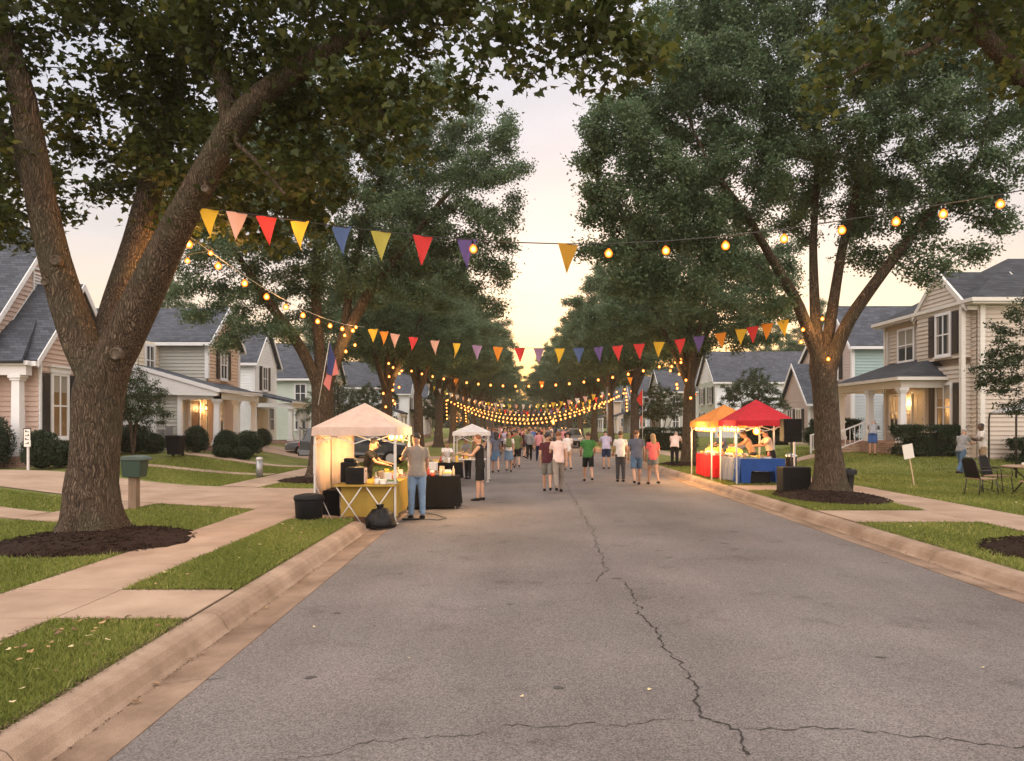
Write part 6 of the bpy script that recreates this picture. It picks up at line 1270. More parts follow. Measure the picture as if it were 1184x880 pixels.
def hang(root, me, name, p, scale=1, rz=None, tilt=.08):
    o = bpy.data.objects.new(name, me); col.objects.link(o); o.parent = root; o.location = p-WORLD[root.name]; o.rotation_euler = (rngL.uniform(-tilt, tilt), rngL.uniform(-tilt, tilt), rngL.uniform(0, 6) if rz is None else rz); o.scale = (scale,)*3; return o
def string(label, pts, bulbs=(), flags=(), name='string_lights', cat='string lights', group='strings of warm bulbs over the street', r=.006, bs=1.0, cord='cord', glow=None):
    """bulbs: distances along the cord; flags: (distance, colour)"""
    root = empty(name, pts[0], label, cat, group); m = MB(); m.tube(pts, r, 5); m.build('cord', cord, root, fixn=False)
    for s in bulbs: p, d = at_len(pts, s); hang(root, BULB, 'bulb', p, bs)
    if glow:
        for k_ in range(glow[0]):
            ld = bpy.data.lights.new('lamp_light', 'POINT'); ld.energy = glow[1]; ld.color = (1, .50, .16); ld.shadow_soft_size = .3; lo = bpy.data.objects.new('lamp_light', ld); col.objects.link(lo); lo.parent = root; p, d = at_len(pts, total(pts)*(k_+.5)/glow[0]); lo.location = p-Vector((0, 0, .15))-WORLD[root.name]
    for s, c in flags: p, d = at_len(pts, s); hang(root, FL[c], 'flag', p-Vector((0, 0, .002)), bs if bulbs is () else 1.0, math.atan2(d.y, d.x)+rngL.uniform(-.45, .45)+(math.pi if rngL.random() < .5 else 0), .11)
    return root
def near_s(pts, px):     # distance along the cord at which it passes the column px of the photograph
    s = 0
    for a, b in zip(pts[:-1], pts[1:]):
        xa, xb = CX+F*a.x/a.y, CX+F*b.x/b.y; L_ = (b-a).length
        if (xa-px)*(xb-px) <= 0 and xa != xb: return s+L_*(px-xa)/(xb-xa)
        s += L_
    return s
# first span: pennants then bulbs, from the maple's limb to the tree outside the frame
keys = [(208, 236), (232, 240), (300, 249), (400, 263), (500, 274), (600, 280.5), (650, 282), (704, 282), (769, 279), (838, 273), (906, 265), (974, 255), (1036, 245), (1091, 236), (1156, 225), (1255, 206)]
T1 = [P(x, y, 11.3-(x-208)/1047*.7) for x, y in keys]
string('nearest span over the street: eight bright pennants at left, glowing bulbs at right', T1, [near_s(T1, x) for x in (547, 704, 769, 838, 906, 974, 1036, 1091, 1156)],
       [(near_s(T1, x), c) for x, c in zip((242, 274, 308, 347, 395, 441, 489, 540), ('yellow', 'pink', 'red', 'yellow', 'blue', 'olive', 'red', 'purple'))]+[(near_s(T1, 657), 'ochre')], cat='bunting', group='spans over the street', bs=1.2, glow=(4, 9), r=.009)
T2 = cat_pts(P(205, 262, 11.25), P(421, 378, 22.6), .35)
string('string of bulbs dropping from the big maple limb back to the tree behind the tent', T2, [.35+i*(total(T2)-.6)/10 for i in range(10)], bs=1.2, cord='cord_white', glow=(4, 22))
T3 = cat_pts(P(425, 379, 22.7), P(922, 366, 18.9), .72, 60); xs3 = (431, 444, 457, 478, 503, 528, 552, 576, 601, 623, 647, 669, 692, 714, 739, 762, 786, 808, 833, 857, 870, 887, 905)
string('long span of coloured pennants between the second left tree and the nearest right tree', T3, (), [(near_s(T3, x), c) for x, c in zip(xs3, 'yellow orange pink red pink yellow lilac orange red lilac yellow blue purple red red yellow red purple orange yellow red orange yellow'.split())], name='bunting', cat='bunting', group='spans over the street')
def cross(label, L_, R_, low, nb=0, nf=0, name='string_lights', cols_=None, bs=1.3, mix=False, glow=None):
    (lx, ly_, lY), (rx, ry, rY) = L_, R_; A, B = P(lx, ly_, lY), P(rx, ry, rY); mid = (A+B)/2; zl = CH-(low-CY)*mid.y/F; pts = cat_pts(A, B, mid.z-zl, 40); T = total(pts)
    string(label, pts, [T*(i+.5)/nb for i in range(nb)], [(T*(i+.6)/nf, rngL.choice(cols_)) for i in range(nf)], name=name, cat='bunting' if nf and not nb else 'string lights', bs=bs, glow=glow, r=.008, group='spans over the street' if nf and not nb else 'strings of warm bulbs over the street')
cross('span of evenly spaced bulbs under the long pennants, third from the camera', (470, 424, 46), (790, 412, 36.5), 443, nb=21, bs=1.5, glow=(3, 90))
cross('string of bulbs from the fifth left tree, uppermost of the far tangle', (514, 452, 66), (727, 446, 53), 468, nb=28, bs=1.45, glow=(2, 110))
cross('lowest sagging string of bulbs in the far tangle', (516, 459, 67), (724, 450, 54), 487, nb=42, bs=1.7, glow=(3, 220))
cross('second lowest sagging string of bulbs in the far tangle', (528, 463, 78), (716, 455, 58), 482, nb=38, bs=1.7, glow=(3, 120))
cross('middle string of bulbs in the far tangle', (536, 466, 88), (708, 459, 64), 478, nb=30, bs=1.6, glow=(2, 120))
cross('short farthest string of bulbs before the end of the street', (548, 472, 112), (690, 466, 80), 484, nb=28, bs=1.8, glow=(2, 120))
cross('span of small pale pennants just under the third string of bulbs', (492, 442, 57), (700, 452, 46), 467, nf=26, name='bunting', cols_=['white', 'yellow', 'pink', 'white', 'olive'])
cross('span of small multicoloured pennants in the far tangle', (540, 460, 70), (700, 455, 58), 476, nf=24, name='bunting', cols_=['blue', 'purple', 'red', 'yellow', 'pink', 'white'])
cross('farthest tiny span of pennants before the end of the street', (560, 468, 95), (680, 462, 80), 474, nf=18, name='bunting', cols_=['blue', 'red', 'yellow', 'pink'])
cross('faint span of pennants high between the fourth trees', (470, 432, 42), (770, 432, 40), 441, nf=3, name='bunting', cols_=['orange', 'pink'])
# strands wound on trunks and hanging ends
def wound(label, base, z0, z1, rad, turns, nb, bs=1.2, lean=(0, 0), glow=(2, 10)):
    x, y = base; pts = [Vector((x+lean[0]*i/48+rad*math.cos(turns*6.283*i/48-2.2), y+lean[1]*i/48+rad*math.sin(turns*6.283*i/48-2.2), z0+(z1-z0)*i/48)) for i in range(49)]; T = total(pts)
    string(label, pts, [T*(i+.5)/nb for i in range(nb)], name='light_strand', cat='string lights', group='strands of bulbs wound on trees', bs=bs, glow=glow)
wound('strand of bulbs wound up the trunk of the third left tree', (-6.4, 36.5), 2.9, 5.2, .38, 3, 14, 1.3, (.5, 0), (2, 30))
wound('strand of bulbs wound up the forked limb of the second right tree', (7.7, 33), 3.2, 5.1, .36, 2.5, 12, 1.3, (-.7, 0), (2, 35))
wound('strand of bulbs wound around the fork of the nearest right tree', (7.75, 18.9), 3.6, 4.9, .36, 1.4, 5, 1.0, (-.35, 0), (3, 22))
wound('strand of bulbs wound around the back limb of the big maple', (-5.75, 12.9), 4.75, 5.3, .34, .7, 2, .9, (.15, 0), (2, 45))
wound('short strand of bulbs on the second left tree above the flag', (-5.5, 23.6), 4.3, 5.3, .24, 1.3, 4, 1.1, (.4, 0), (2, 18))
for i, (px, y0_, y1_, Y_) in enumerate(((516, 459, 484, 66), (527, 463, 487, 72), (538, 468, 487, 80), (724, 450, 474, 54), (730, 448, 462, 53))):
    A, B = P(px, y0_, Y_), P(px+1, y1_, Y_); pts = [A.lerp(B, k/8) for k in range(9)]; T = total(pts)
    string(['hanging end of bulbs at the left side of the far tangle, leftmost', 'hanging end of bulbs second from left in the far tangle', 'hanging end of bulbs third from left in the far tangle', 'hanging end of bulbs at the right side of the far tangle', 'shorter hanging end of bulbs at the far right of the tangle'][i], pts, [T*(k+.5)/6 for k in range(6)], name='light_strand', group='hanging ends of light strings', bs=1.5)
# bulbs in the tents, with their light
def tent_lights(label, pts, n, power, bs=1.3, r=.006):
    pts = [Vector(p) for p in pts]; T = total(pts); root = string(label, pts, [T*(k+.5)/n for k in range(n)], name='tent_lights', cat='string lights', group='bulbs inside the tents', bs=bs)
    for ch in root.children:
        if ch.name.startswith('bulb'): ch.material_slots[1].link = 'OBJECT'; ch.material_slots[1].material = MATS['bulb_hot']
    return root
def warm_light(parent, p, e, size=.12):
    ld = bpy.data.lights.new('lamp_light', 'POINT'); ld.energy = e; ld.color = (1, .60, .24); ld.shadow_soft_size = size; o = bpy.data.objects.new('lamp_light', ld); col.objects.link(o); o.parent = parent; o.location = Vector(p)-WORLD[parent.name]
r_ = tent_lights('three fat glowing bulbs under the street side of the pale tent', [(-2.66, 15.5, 1.90), (-2.38, 15.5, 1.90)], 3, 0, 1.5); warm_light(r_, (-2.72, 15.7, 1.6), 45); warm_light(r_, (-3.3, 15.7, 1.6), 22); warm_light(r_, (-1.15, 16.2, 1.9), 110)
r_ = tent_lights('row of bright bulbs along the kerb side of the orange tent', [(6.52, 26.8, 2.0), (6.52, 24.3, 1.98)], 11, 0, 1.5); warm_light(r_, (6.75, 25.6, 1.75), 55); warm_light(r_, (5.8, 25.4, 1.6), 140)
r_ = tent_lights('row of bright bulbs under the kerb side of the red tent', [(6.72, 24.0, 2.0), (6.75, 22.4, 1.98)], 5, 0, 1.4); warm_light(r_, (7.0, 23.4, 1.75), 45); warm_light(r_, (6.2, 23.2, 1.5), 60)
r_ = tent_lights('single large bulb at the front of the red tent', [(7.1, 22.42, 2.02), (7.45, 22.42, 2.02)], 1, 0, 2.1); warm_light(r_, (7.35, 22.8, 1.78), 30)
warm_light(bpy.data.objects['string_lights'], P(205, 262, 11.25)+Vector((-.35, .25, -.1)), 6, .05) if False else None
# ================================================================== PEOPLE
for nm, c in (('skin_light', (.40, .23, .155)), ('skin_tan', (.29, .155, .10)), ('skin_dark', (.10, .055, .035)), ): mat(nm, c, .55)
for nm, c in (('hair_brown', (.065, .035, .018)), ('hair_dark', (.014, .011, .010)), ('hair_auburn', (.15, .055, .022)), ('hair_blond', (.30, .19, .09)), ('hair_grey', (.28, .26, .24))): mat(nm, c, .7, bump=.6, bscale=60, bdist=.01)
CL = {'white': (.66, .62, .60), 'pinkish white': (.66, .50, .46), 'lavender': (.42, .38, .52), 'green': (.05, .17, .045), 'slate': (.10, .11, .15), 'coral': (.72, .14, .13), 'maroon': (.07, .022, .028), 'olive': (.12, .14, .06), 'grey': (.26, .26, .27),
      'black': (.013, .013, .015), 'navy': (.02, .03, .07), 'denim': (.075, .13, .21), 'light denim': (.14, .21, .31), 'charcoal': (.05, .05, .055), 'khaki': (.36, .26, .17), 'stone grey': (.16, .16, .15), 'red': (.45, .03, .03), 'blue': (.06, .12, .32), 'pink': (.60, .25, .27), 'tan': (.34, .22, .14), 'beige': (.46, .36, .28), 'taupe': (.22, .19, .165)}
def cloth(c):
    n = 'fabric_'+c.replace(' ', '_'); return mat(n, CL[c], .9, var=.16, vscale=5, bump=1, bscale=10, bdist=.05, stretch=(1, 1, .6))
def voxel(mb, size, smooth=3):
    me = bpy.data.meshes.new('tmp'); me.from_pydata([tuple(v) for v in mb.v], [], mb.f)
    import bmesh; bm = bmesh.new(); bm.from_mesh(me); bmesh.ops.remove_doubles(bm, verts=bm.verts, dist=1e-5); bmesh.ops.recalc_face_normals(bm, faces=bm.faces); bm.to_mesh(me); bm.free()
    o = bpy.data.objects.new('tmp', me); col.objects.link(o); r = o.modifiers.new('r', 'REMESH'); r.mode = 'VOXEL'; r.voxel_size = size
    if smooth: s = o.modifiers.new('s', 'SMOOTH'); s.factor = .5; s.iterations = smooth
    dg = bpy.context.evaluated_depsgraph_get(); dg.update(); out = bpy.data.meshes.new_from_object(o.evaluated_get(dg)); bpy.data.objects.remove(o); bpy.data.meshes.remove(me)
    out.polygons.foreach_set('use_smooth', [True]*len(out.polygons)); return out
R_ = math.radians
def person(label, x, y, face, h=1.75, shirt='white', bottom=('shorts', 'black'), skin='skin_light', hair=('short', 'hair_brown'), pose=None, group='people at the street party', z=None, slim=1.0, shoes='plastic_black', sleeve='short', vox=.0125, cat='person', apron=None, seated=False):
    """face: heading in degrees, 0 = away from the camera (+Y), 90 = towards -X"""
    p = dict(lean=3, lh=8, rh=-8, lk=4, rk=10, la=(5, 9, 15), ra=(-5, 9, 15), head=0, hy=0, arch=0); p.update(pose or {})
    gz_ = z if z is not None else (.03-.0018*(x-1.6)**2 if -2.4 < x < 5.6 else gz(x, y)); k = h/1.75; V = Vector; s_ = slim
    def leg(side, hp, kn):
        H = V((side*.085*s_, 0, 0)); t = V((side*.02, math.sin(R_(hp)), -math.cos(R_(hp)))).normalized(); K = H+t*.43; a = hp-kn; sh = V((side*.005, math.sin(R_(a)), -math.cos(R_(a)))).normalized(); A = K+sh*.42; return H, K, A
    LL, RL_ = leg(-1, p['lh'], p['lk']), leg(1, p['rh'], p['rk']); base = min(LL[2].z, RL_[2].z); up = -base+.075
    LL = [q+V((0, 0, up)) for q in LL]; RL_ = [q+V((0, 0, up)) for q in RL_]; pel = V((0, 0, up+.03)); ln = R_(p['lean']); ax = V((0, math.sin(ln), math.cos(ln))); fw = V((0, math.cos(ln), -math.sin(ln)))
    cur = R_(p['arch'])
    def T(t, f=0, sx=0):
        q = pel+ax*t+fw*f+V((sx, 0, 0)); return q+V((0, math.sin(cur)*t*t*1.2, -abs(math.sin(cur))*t*t*.35))
    hd = R_(p['lean']*.5+p['head']); neck = T(.538); hax = V((0, math.sin(hd), math.cos(hd))); hc = neck+hax*.135
    def arm(side, a):
        S = T(.465, -.005, side*.170*s_); pi, ab, el = a; pi_, ab_ = R_(pi)+0, R_(ab); d = V((side*math.sin(ab_), math.sin(pi_)*math.cos(ab_), -math.cos(pi_)*math.cos(ab_))).normalized(); E = S+d*.285; an = R_(pi+el); d2 = V((side*math.sin(ab_)*.25-side*.28*min(1, el/80), math.sin(an), -math.cos(an))).normalized(); W = E+d2*.245; return S, E, W, d2
    LA, RA = arm(-1, p['la']), arm(1, p['ra'])
    def rot(v):
        a = R_(face); c, s = math.cos(a), math.sin(a); return V((v.x*c-v.y*s, v.x*s+v.y*c, v.z))*k
    b = MB()
    tor = [(-.10, .135, .095), (-.02, .160, .115), (.06, .150, .108), (.16, .128, .092), (.27, .145, .100), (.38, .165, .108), (.445, .155, .098), (.485, .115, .082), (.52, .07, .062), (.56, .056, .056), (.62, .05, .054)]
    b.tube([T(t) for t, _, _ in tor], [(a*s_, c) for _, a, c in tor], 18, ref=(0, 1, 0))
    hp_ = [(-.125, .02, .03), (-.11, .045, .062), (-.07, .064, .088), (-.02, .073, .097), (.03, .077, .099), (.08, .070, .090), (.112, .045, .060), (.125, .015, .02)]
    b.tube([hc+hax*t for t, _, _ in hp_], [(a, c) for _, a, c in hp_], 18, ref=(0, 1, 0)); hf = hax.cross(V((1, 0, 0))).normalized(); hf = hf if hf.y > 0 else -hf
    yv = R_(p['hy']); hf = V((-math.sin(yv)*1, math.cos(yv)*hf.y, hf.z)).normalized(); hs = hf.cross(hax).normalized()
    b.tube([hc+hf*.085+hax*.02, hc+hf*.112-hax*.02, hc+hf*.10-hax*.035], [.012, .017, .013], 8)
    for s in (-1, 1): b.obox(hc+hs*s*.076-hax*.005, hs*.008, hf*.018, hax*.03)
    for (S, E, W, d2), sd_ in ((LA, -1), (RA, 1)):
        b.tube([T(.455, 0, sd_*.12*s_), S, S.lerp(E, .35), E, E.lerp(W, .3), W], [.06, .054, .046, .038, .040, .026], 12)
        sid = V((1, 0, 0)) if abs(d2.x) < .8 else V((0, 1, 0)); pw = d2.cross(sid).normalized(); wd = d2.cross(pw).normalized()
        b.tube([W-d2*.01, W+d2*.045, W+d2*.085], [(.024, .020), (.038, .018), (.036, .016)], 10)
        for q in range(4): o_ = wd*(q-1.5)*.019; L2 = (.06, .072, .07, .055)[q]; b.tube([W+d2*.07+o_, W+d2*(.09+L2*.5)+o_*1.05, W+d2*(.085+L2)*.97+o_*1.05+V((0, .0, 0))+pw*.02], [.010, .0095, .008], 7)
        th = wd*(-1.9)*.019; b.tube([W+d2*.025+th*.6, W+d2*.055+th*1.3, W+d2*.085+th*1.35], [.013, .012, .009], 7)
    for (H, K, A) in (LL, RL_):
        b.tube([H+V((0, 0, .03)), H.lerp(K, .3), K, K.lerp(A, .3), K.lerp(A, .7), A], [.088, .080, .053, .056, .042, .034], 14); b.tube([A+V((0, -.045, -.04)), A+V((0, .02, -.035)), A+V((0, .13, -.055)), A+V((0, .165, -.06))], [(.032, .028), (.038, .034), (.042, .018), (.03, .012)], 10, ref=(0, 0, 1))
    b.v = [rot(V(v)) for v in b.v]; root = empty('person', (x, y, gz_), label, cat, group); WORLD[root.name] = V((0, 0, 0))
    me = voxel(b, vox*k); me.materials.append(MATS[skin]); link_mesh('body', me, root)
    def part(name, mb, m_, vx=None, sm=2):
        mb.v = [rot(V(v)) for v in mb.v]; me = voxel(mb, (vx or vox*1.25)*k, sm); me.materials.append(MATS[m_] if isinstance(m_, str) else m_); return link_mesh(name, me, root)
    sh = MB(); g = .020
    tt = [(-.09 if sleeve != 'tank' else -.05, .175, .130), (0, .178, .132), (.08, .165, .124), (.17, .150, .114), (.28, .163, .120), (.38, .178, .126), (.445, .170, .114), (.49, .135, .096), (.52, .095, .078), (.54, .07, .066)]
    sh.tube([T(t) for t, _, _ in tt], [(a*s_, c) for _, a, c in tt], 22, ref=(0, 1, 0))
    if sleeve != 'tank':
        f = .62 if sleeve == 'short' else 1.0
        for (S, E, W, d2), sd_ in ((LA, -1), (RA, 1)):
            sh.tube([T(.445, 0, sd_*.10*s_), S+V((0, 0, .004)), S.lerp(E, .35), S.lerp(E, f)], [.066, .066, .063, .064 if f < 1 else .055], 14)
            if sleeve == 'long': sh.tube([S.lerp(E, .9), E, E.lerp(W, .5), E.lerp(W, .95)], [.056, .054, .050, .042], 12)
    part('shirt', sh, cloth(shirt))
    bt = MB(); kind, bc = bottom
    bt.tube([T(.07), T(0), T(-.06), T(-.12)], [(.158*s_, .118), (.176*s_, .130), (.176*s_, .130), (.14, .11)], 20, ref=(0, 1, 0))
    for (H, K, A) in (LL, RL_):
        if kind == 'shorts': bt.tube([H+V((0, 0, .02)), H.lerp(K, .4), H.lerp(K, .9)], [.102, .098, .090], 14)
        elif kind == 'brief shorts': bt.tube([H+V((0, 0, .02)), H.lerp(K, .3), H.lerp(K, .5)], [.104, .100, .094], 14)
        elif kind == 'pants': bt.tube([H+V((0, 0, .02)), H.lerp(K, .4), K, K.lerp(A, .5), K.lerp(A, .97)], [.104, .094, .074, .066, .058], 14)
    if kind == 'skirt': c0, c1 = (LL[0]+RL_[0])/2, (LL[1]+RL_[1])/2; bt.tube([c0+V((0, 0, .05)), c0.lerp(c1, .4), c0.lerp(c1, .92)], [(.175, .13), (.20, .16), (.21, .18)], 22, ref=(0, 1, 0))
    part({'shorts': 'shorts', 'brief shorts': 'shorts', 'pants': 'trousers', 'skirt': 'skirt'}[kind], bt, cloth(bc))
    for (H, K, A) in (LL, RL_):
        f = MB(); f.tube([A+V((0, -.06, -.038)), A+V((0, 0, -.028)), A+V((0, .12, -.046)), A+V((0, .185, -.056))], [(.036, .036), (.044, .044), (.046, .028), (.034, .018)], 12, ref=(0, 0, 1)); f.v = [rot(V(v)) for v in f.v]; o = f.build('shoe', shoes, root, fixn=False); o.data.polygons.foreach_set('use_smooth', [True]*len(o.data.polygons))
    hr = MB(); st, hm = hair
    def hq(u, v, w): return hc+hs*u+hf*v+hax*w
    def cap_(cv, cw, ru, rv, rw, m0=14, w_cut=None):
        vs_ = []; n = 18
        for i in range(m0+1):
            ph = math.pi*i/m0
            for j in range(n):
                th = 2*math.pi*j/n; u, v, w = ru*math.sin(ph)*math.cos(th), rv*math.sin(ph)*math.sin(th), rw*math.cos(ph)
                if v > .02 and w < .055: v = .02+(v-.02)*.25
                vs_.append(hq(u, v+cv, w+cw))
        hr.add(vs_, [(i*n+j, i*n+(j+1) % n, (i+1)*n+(j+1) % n, (i+1)*n+j) for i in range(m0) for j in range(n)], True)
    if st == 'short': cap_(-.012, .045, .086, .104, .092)
    elif st == 'long': cap_(-.014, .035, .090, .108, .105); hr.tube([hq(0, -.055, .03), hq(0, -.085, -.08), hq(0, -.09, -.2), hq(0, -.08, -.30)], [(.07, .05), (.085, .05), (.08, .04), (.04, .02)], 14, ref=(0, 1, 0))
    elif st == 'bun': cap_(-.012, .04, .087, .105, .096); hr.ell(hq(0, -.11, .06), .04, .04, .04, 10, 8)
    elif st == 'cap': cap_(-.008, .055, .088, .106, .085); hr.tube([hq(0, .07, .06), hq(0, .14, .05), hq(0, .17, .04)], [(.07, .012), (.07, .010), (.04, .006)], 12, ref=tuple(hax))
    hr.v = [rot(V(v)) for v in hr.v]; o = hr.build('hair' if st != 'cap' else 'cap', hm, root); o.data.polygons.foreach_set('use_smooth', [True]*len(o.data.polygons))
    for s in (-1, 1): e_ = MB(); e_.ell(tuple(hq(s*.03, .082, .012)), .011, .011, .008, 8, 6); e_.v = [rot(V(v)) for v in e_.v]; e_.build('eye', 'plastic_black', root)
    mo = MB(); mo.obox(hq(0, .083, -.068), hs*.022, hf*.008, hax*.005); mo.v = [rot(V(v)) for v in mo.v]; mo.build('mouth', mat('lip', (.30, .10, .08), .5), root)
    if apron:
        a = MB(); a.tube([T(.10), T(.02), T(-.08), T(-.3)], [(.17, .135), (.185, .142), (.185, .145), (.18, .14)], 20, ref=(0, 1, 0)); part('apron', a, cloth(apron))
    root['_hand'] = [float(q) for q in (rot(RA[2]+RA[3]*.1)+V((x, y, gz_)))]; root['_hand2'] = [float(q) for q in (rot(LA[2]+LA[3]*.1)+V((x, y, gz_)))]; return root
W1 = dict(lh=20, rh=-16, lk=5, rk=24, la=(-20, 10, 16), ra=(20, 11, 34), hy=12, lean=5); W2 = dict(lh=-14, rh=17, lk=26, rk=4, la=(20, 12, 48), ra=(-18, 9, 14), hy=-14, lean=5); ST = dict(lh=2, rh=-2, lk=2, rk=2, la=(2, 10, 14), ra=(-2, 10, 16))
def gp(px, Y): return ((px-CX)*Y/F, Y)
GW = 'people walking down the middle of the street'
person('man in dark maroon tee and grey shorts, nearest walker beside the pinkish tee', *gp(633, 21.4), -4, 1.74, 'maroon', ('shorts', 'stone grey'), hair=('short', 'hair_dark'), pose=dict(W1, la=(-14, 8, 30), hy=-30), group=GW)
person('man in pinkish white tee and long olive-grey trousers, nearest walker in mid road', *gp(646, 21.2), 3, 1.78, 'pinkish white', ('pants', 'taupe'), hair=('short', 'hair_auburn'), pose=W2, group=GW)
person('man in bright green tee and black shorts', *gp(680, 25.2), 0, 1.72, 'green', ('shorts', 'black'), hair=('short', 'hair_brown'), pose=dict(W1, la=(10, 14, 40), ra=(10, 14, 45)), group=GW, slim=1.08)
person('stooping person in lavender shirt and navy shorts', *gp(701, 32.5), 0, 1.72, 'lavender', ('shorts', 'navy'), hair=('short', 'hair_dark'), pose=dict(ST, lean=14, arch=14, head=35, la=(25, 14, 50), ra=(20, 12, 50)), group=GW, slim=1.15)
person('person in white tee and long black trousers, left of the slate-shirted man', *gp(717.5, 25.2), 2, 1.72, 'white', ('pants', 'charcoal'), hair=('short', 'hair_brown'), pose=dict(ST, la=(12, 12, 35), ra=(12, 12, 30)), group=GW)
person('man in slate blue tee and denim shorts beside the woman in coral', *gp(736, 23.9), -3, 1.80, 'slate', ('shorts', 'denim'), hair=('short', 'hair_auburn'), pose=dict(W2, la=(4, 12, 18), ra=(2, 12, 18)), group=GW, slim=1.1)
person('woman in coral top with long fair hair, rightmost of the walkers', *gp(755, 24.0), 4, 1.70, 'coral', ('brief shorts', 'stone grey'), hair=('long', 'hair_blond'), pose=dict(W1, la=(4, 10, 20), ra=(6, 12, 25)), group=GW, slim=.94, skin='skin_light')
person('stooping person in a pinkish shirt and black trousers, left of the second right trunk', *gp(780, 31.5), -20, 1.66, 'pinkish white', ('pants', 'black'), hair=('short', 'hair_grey'), pose=dict(ST, lean=30, arch=14, head=50, la=(40, 10, 40), ra=(40, 10, 40)), group='people at the street party', slim=1.15)
person('woman in white tee and short tan shorts, behind the nearest pair', *gp(656.5, 31.2), 5, 1.66, 'white', ('brief shorts', 'tan'), hair=('short', 'hair_dark'), pose=W1, group=GW, slim=.94)
person('person in pale top and blue-grey skirt with a backpack', *gp(588.5, 30.2), 0, 1.66, 'white', ('skirt', 'light denim'), hair=('bun', 'hair_blond'), pose=W2, group=GW, slim=.92)
person('man in olive tee and black shorts, left of mid road', *gp(597.5, 33.0), 0, 1.74, 'olive', ('shorts', 'black'), hair=('short', 'hair_brown'), pose=W1, group=GW, slim=1.05)
person('person in loose grey top and slim black trousers, alone in mid road', *gp(612, 40), 0, 1.72, 'grey', ('pants', 'black'), hair=('short', 'hair_brown'), pose=W2, group=GW, sleeve='long')
person('woman in blue-grey top and denim skirt, walking left of the backpack wearer', *gp(573, 29.8), 6, 1.70, 'slate', ('skirt', 'denim'), hair=('long', 'hair_dark'), pose=W1, group=GW)
person('person in red-pink top, dark trousers, walking left of the maroon tee', *gp(623, 39), 0, 1.68, 'pink', ('pants', 'navy'), hair=('short', 'hair_dark'), pose=W1, group=GW)
# customers and vendors
mj = person('man in grey tee and blue jeans, back to the camera, at the mustard table', *gp(482, 15.5), 22, 1.80, 'taupe', ('pants', 'light denim'), hair=('short', 'hair_dark'), pose=dict(ST, lean=3, lh=4, rh=-3, la=(38, 14, 55), ra=(8, 9, 20), head=12, hy=25), slim=1.12, skin='skin_tan', vox=.0115)
wb = person('woman in black tank top and black shorts, side on, looking at what she holds', *gp(555, 19.1), 84, 1.70, 'black', ('shorts', 'black'), hair=('short', 'hair_auburn'), pose=dict(ST, la=(38, 6, 62), ra=(32, 6, 66), head=14, lh=4, rh=-3), slim=1.02, sleeve='tank', vox=.0115)
person('vendor in black tee and dark cap, working behind the mustard table', *gp(424, 16.1), -95, 1.62, 'black', ('pants', 'charcoal'), hair=('cap', 'hair_dark'), pose=dict(ST, lean=12, la=(40, 10, 40), ra=(42, 8, 35), head=20), z=.06, skin='skin_tan', group='vendors in the tents')
person('vendor in pale tee and black apron beneath the red tent, nearest the camera', *gp(891, 23.7), 95, 1.68, 'beige', ('pants', 'black'), hair=('cap', 'hair_dark'), pose=dict(ST, lean=14, la=(46, 8, 38), ra=(46, 8, 38), head=24), skin='skin_tan', apron='black', group='vendors in the tents')
person('bare-armed vendor bending over the food, left of the one in the apron', *gp(870, 24.6), 80, 1.66, 'tan', ('pants', 'charcoal'), hair=('bun', 'hair_brown'), pose=dict(ST, lean=24, la=(50, 8, 40), ra=(52, 8, 38), head=30), sleeve='tank', skin='skin_tan', group='vendors in the tents')
person('vendor in dark shirt at the back of the orange tent', *gp(838, 27.6), 120, 1.6, 'slate', ('pants', 'black'), hair=('short', 'hair_dark'), pose=dict(ST, lean=22, la=(46, 8, 38), ra=(46, 8, 38), head=20), group='vendors in the tents')
person('person in a white shirt behind the short-draped black table', *gp(516, 24.8), 200, 1.42, 'white', ('pants', 'black'), hair=('short', 'hair_brown'), pose=dict(ST, lean=14, la=(40, 8, 40), ra=(42, 8, 38), head=24), group='vendors in the tents', skin='skin_tan')
person('dark-haired person in grey under the small white tent', *gp(541, 26.7), 150, 1.50, 'grey', ('pants', 'black'), hair=('short', 'hair_dark'), pose=dict(ST, lean=12, la=(36, 8, 40), ra=(36, 8, 40), head=18), group='vendors in the tents')
# on the right lawn
GLN = 'people on the right lawn'
person('person in grey tee and blue jeans on the lawn, facing the other man', *gp(1111, 25.2), -60, 1.64, 'grey', ('pants', 'denim'), hair=('short', 'hair_grey'), pose=dict(W1, lean=16, la=(20, 8, 60), ra=(40, 8, 50), head=26), group=GLN)
person('man in white tee and khaki trousers standing by the gazebo frame', *gp(1136, 25.2), 80, 1.74, 'white', ('pants', 'khaki'), hair=('short', 'hair_dark'), pose=dict(ST, la=(30, 8, 80), ra=(20, 8, 90), head=8), skin='skin_dark', group=GLN)
person('person bending down in grey shirt and blue shorts by the porch steps', *gp(1009, 30.2), -30, 1.66, 'grey', ('shorts', 'blue'), hair=('short', 'hair_grey'), pose=dict(ST, lean=44, arch=14, head=40, la=(60, 8, 30), ra=(60, 8, 30)), group=GLN)
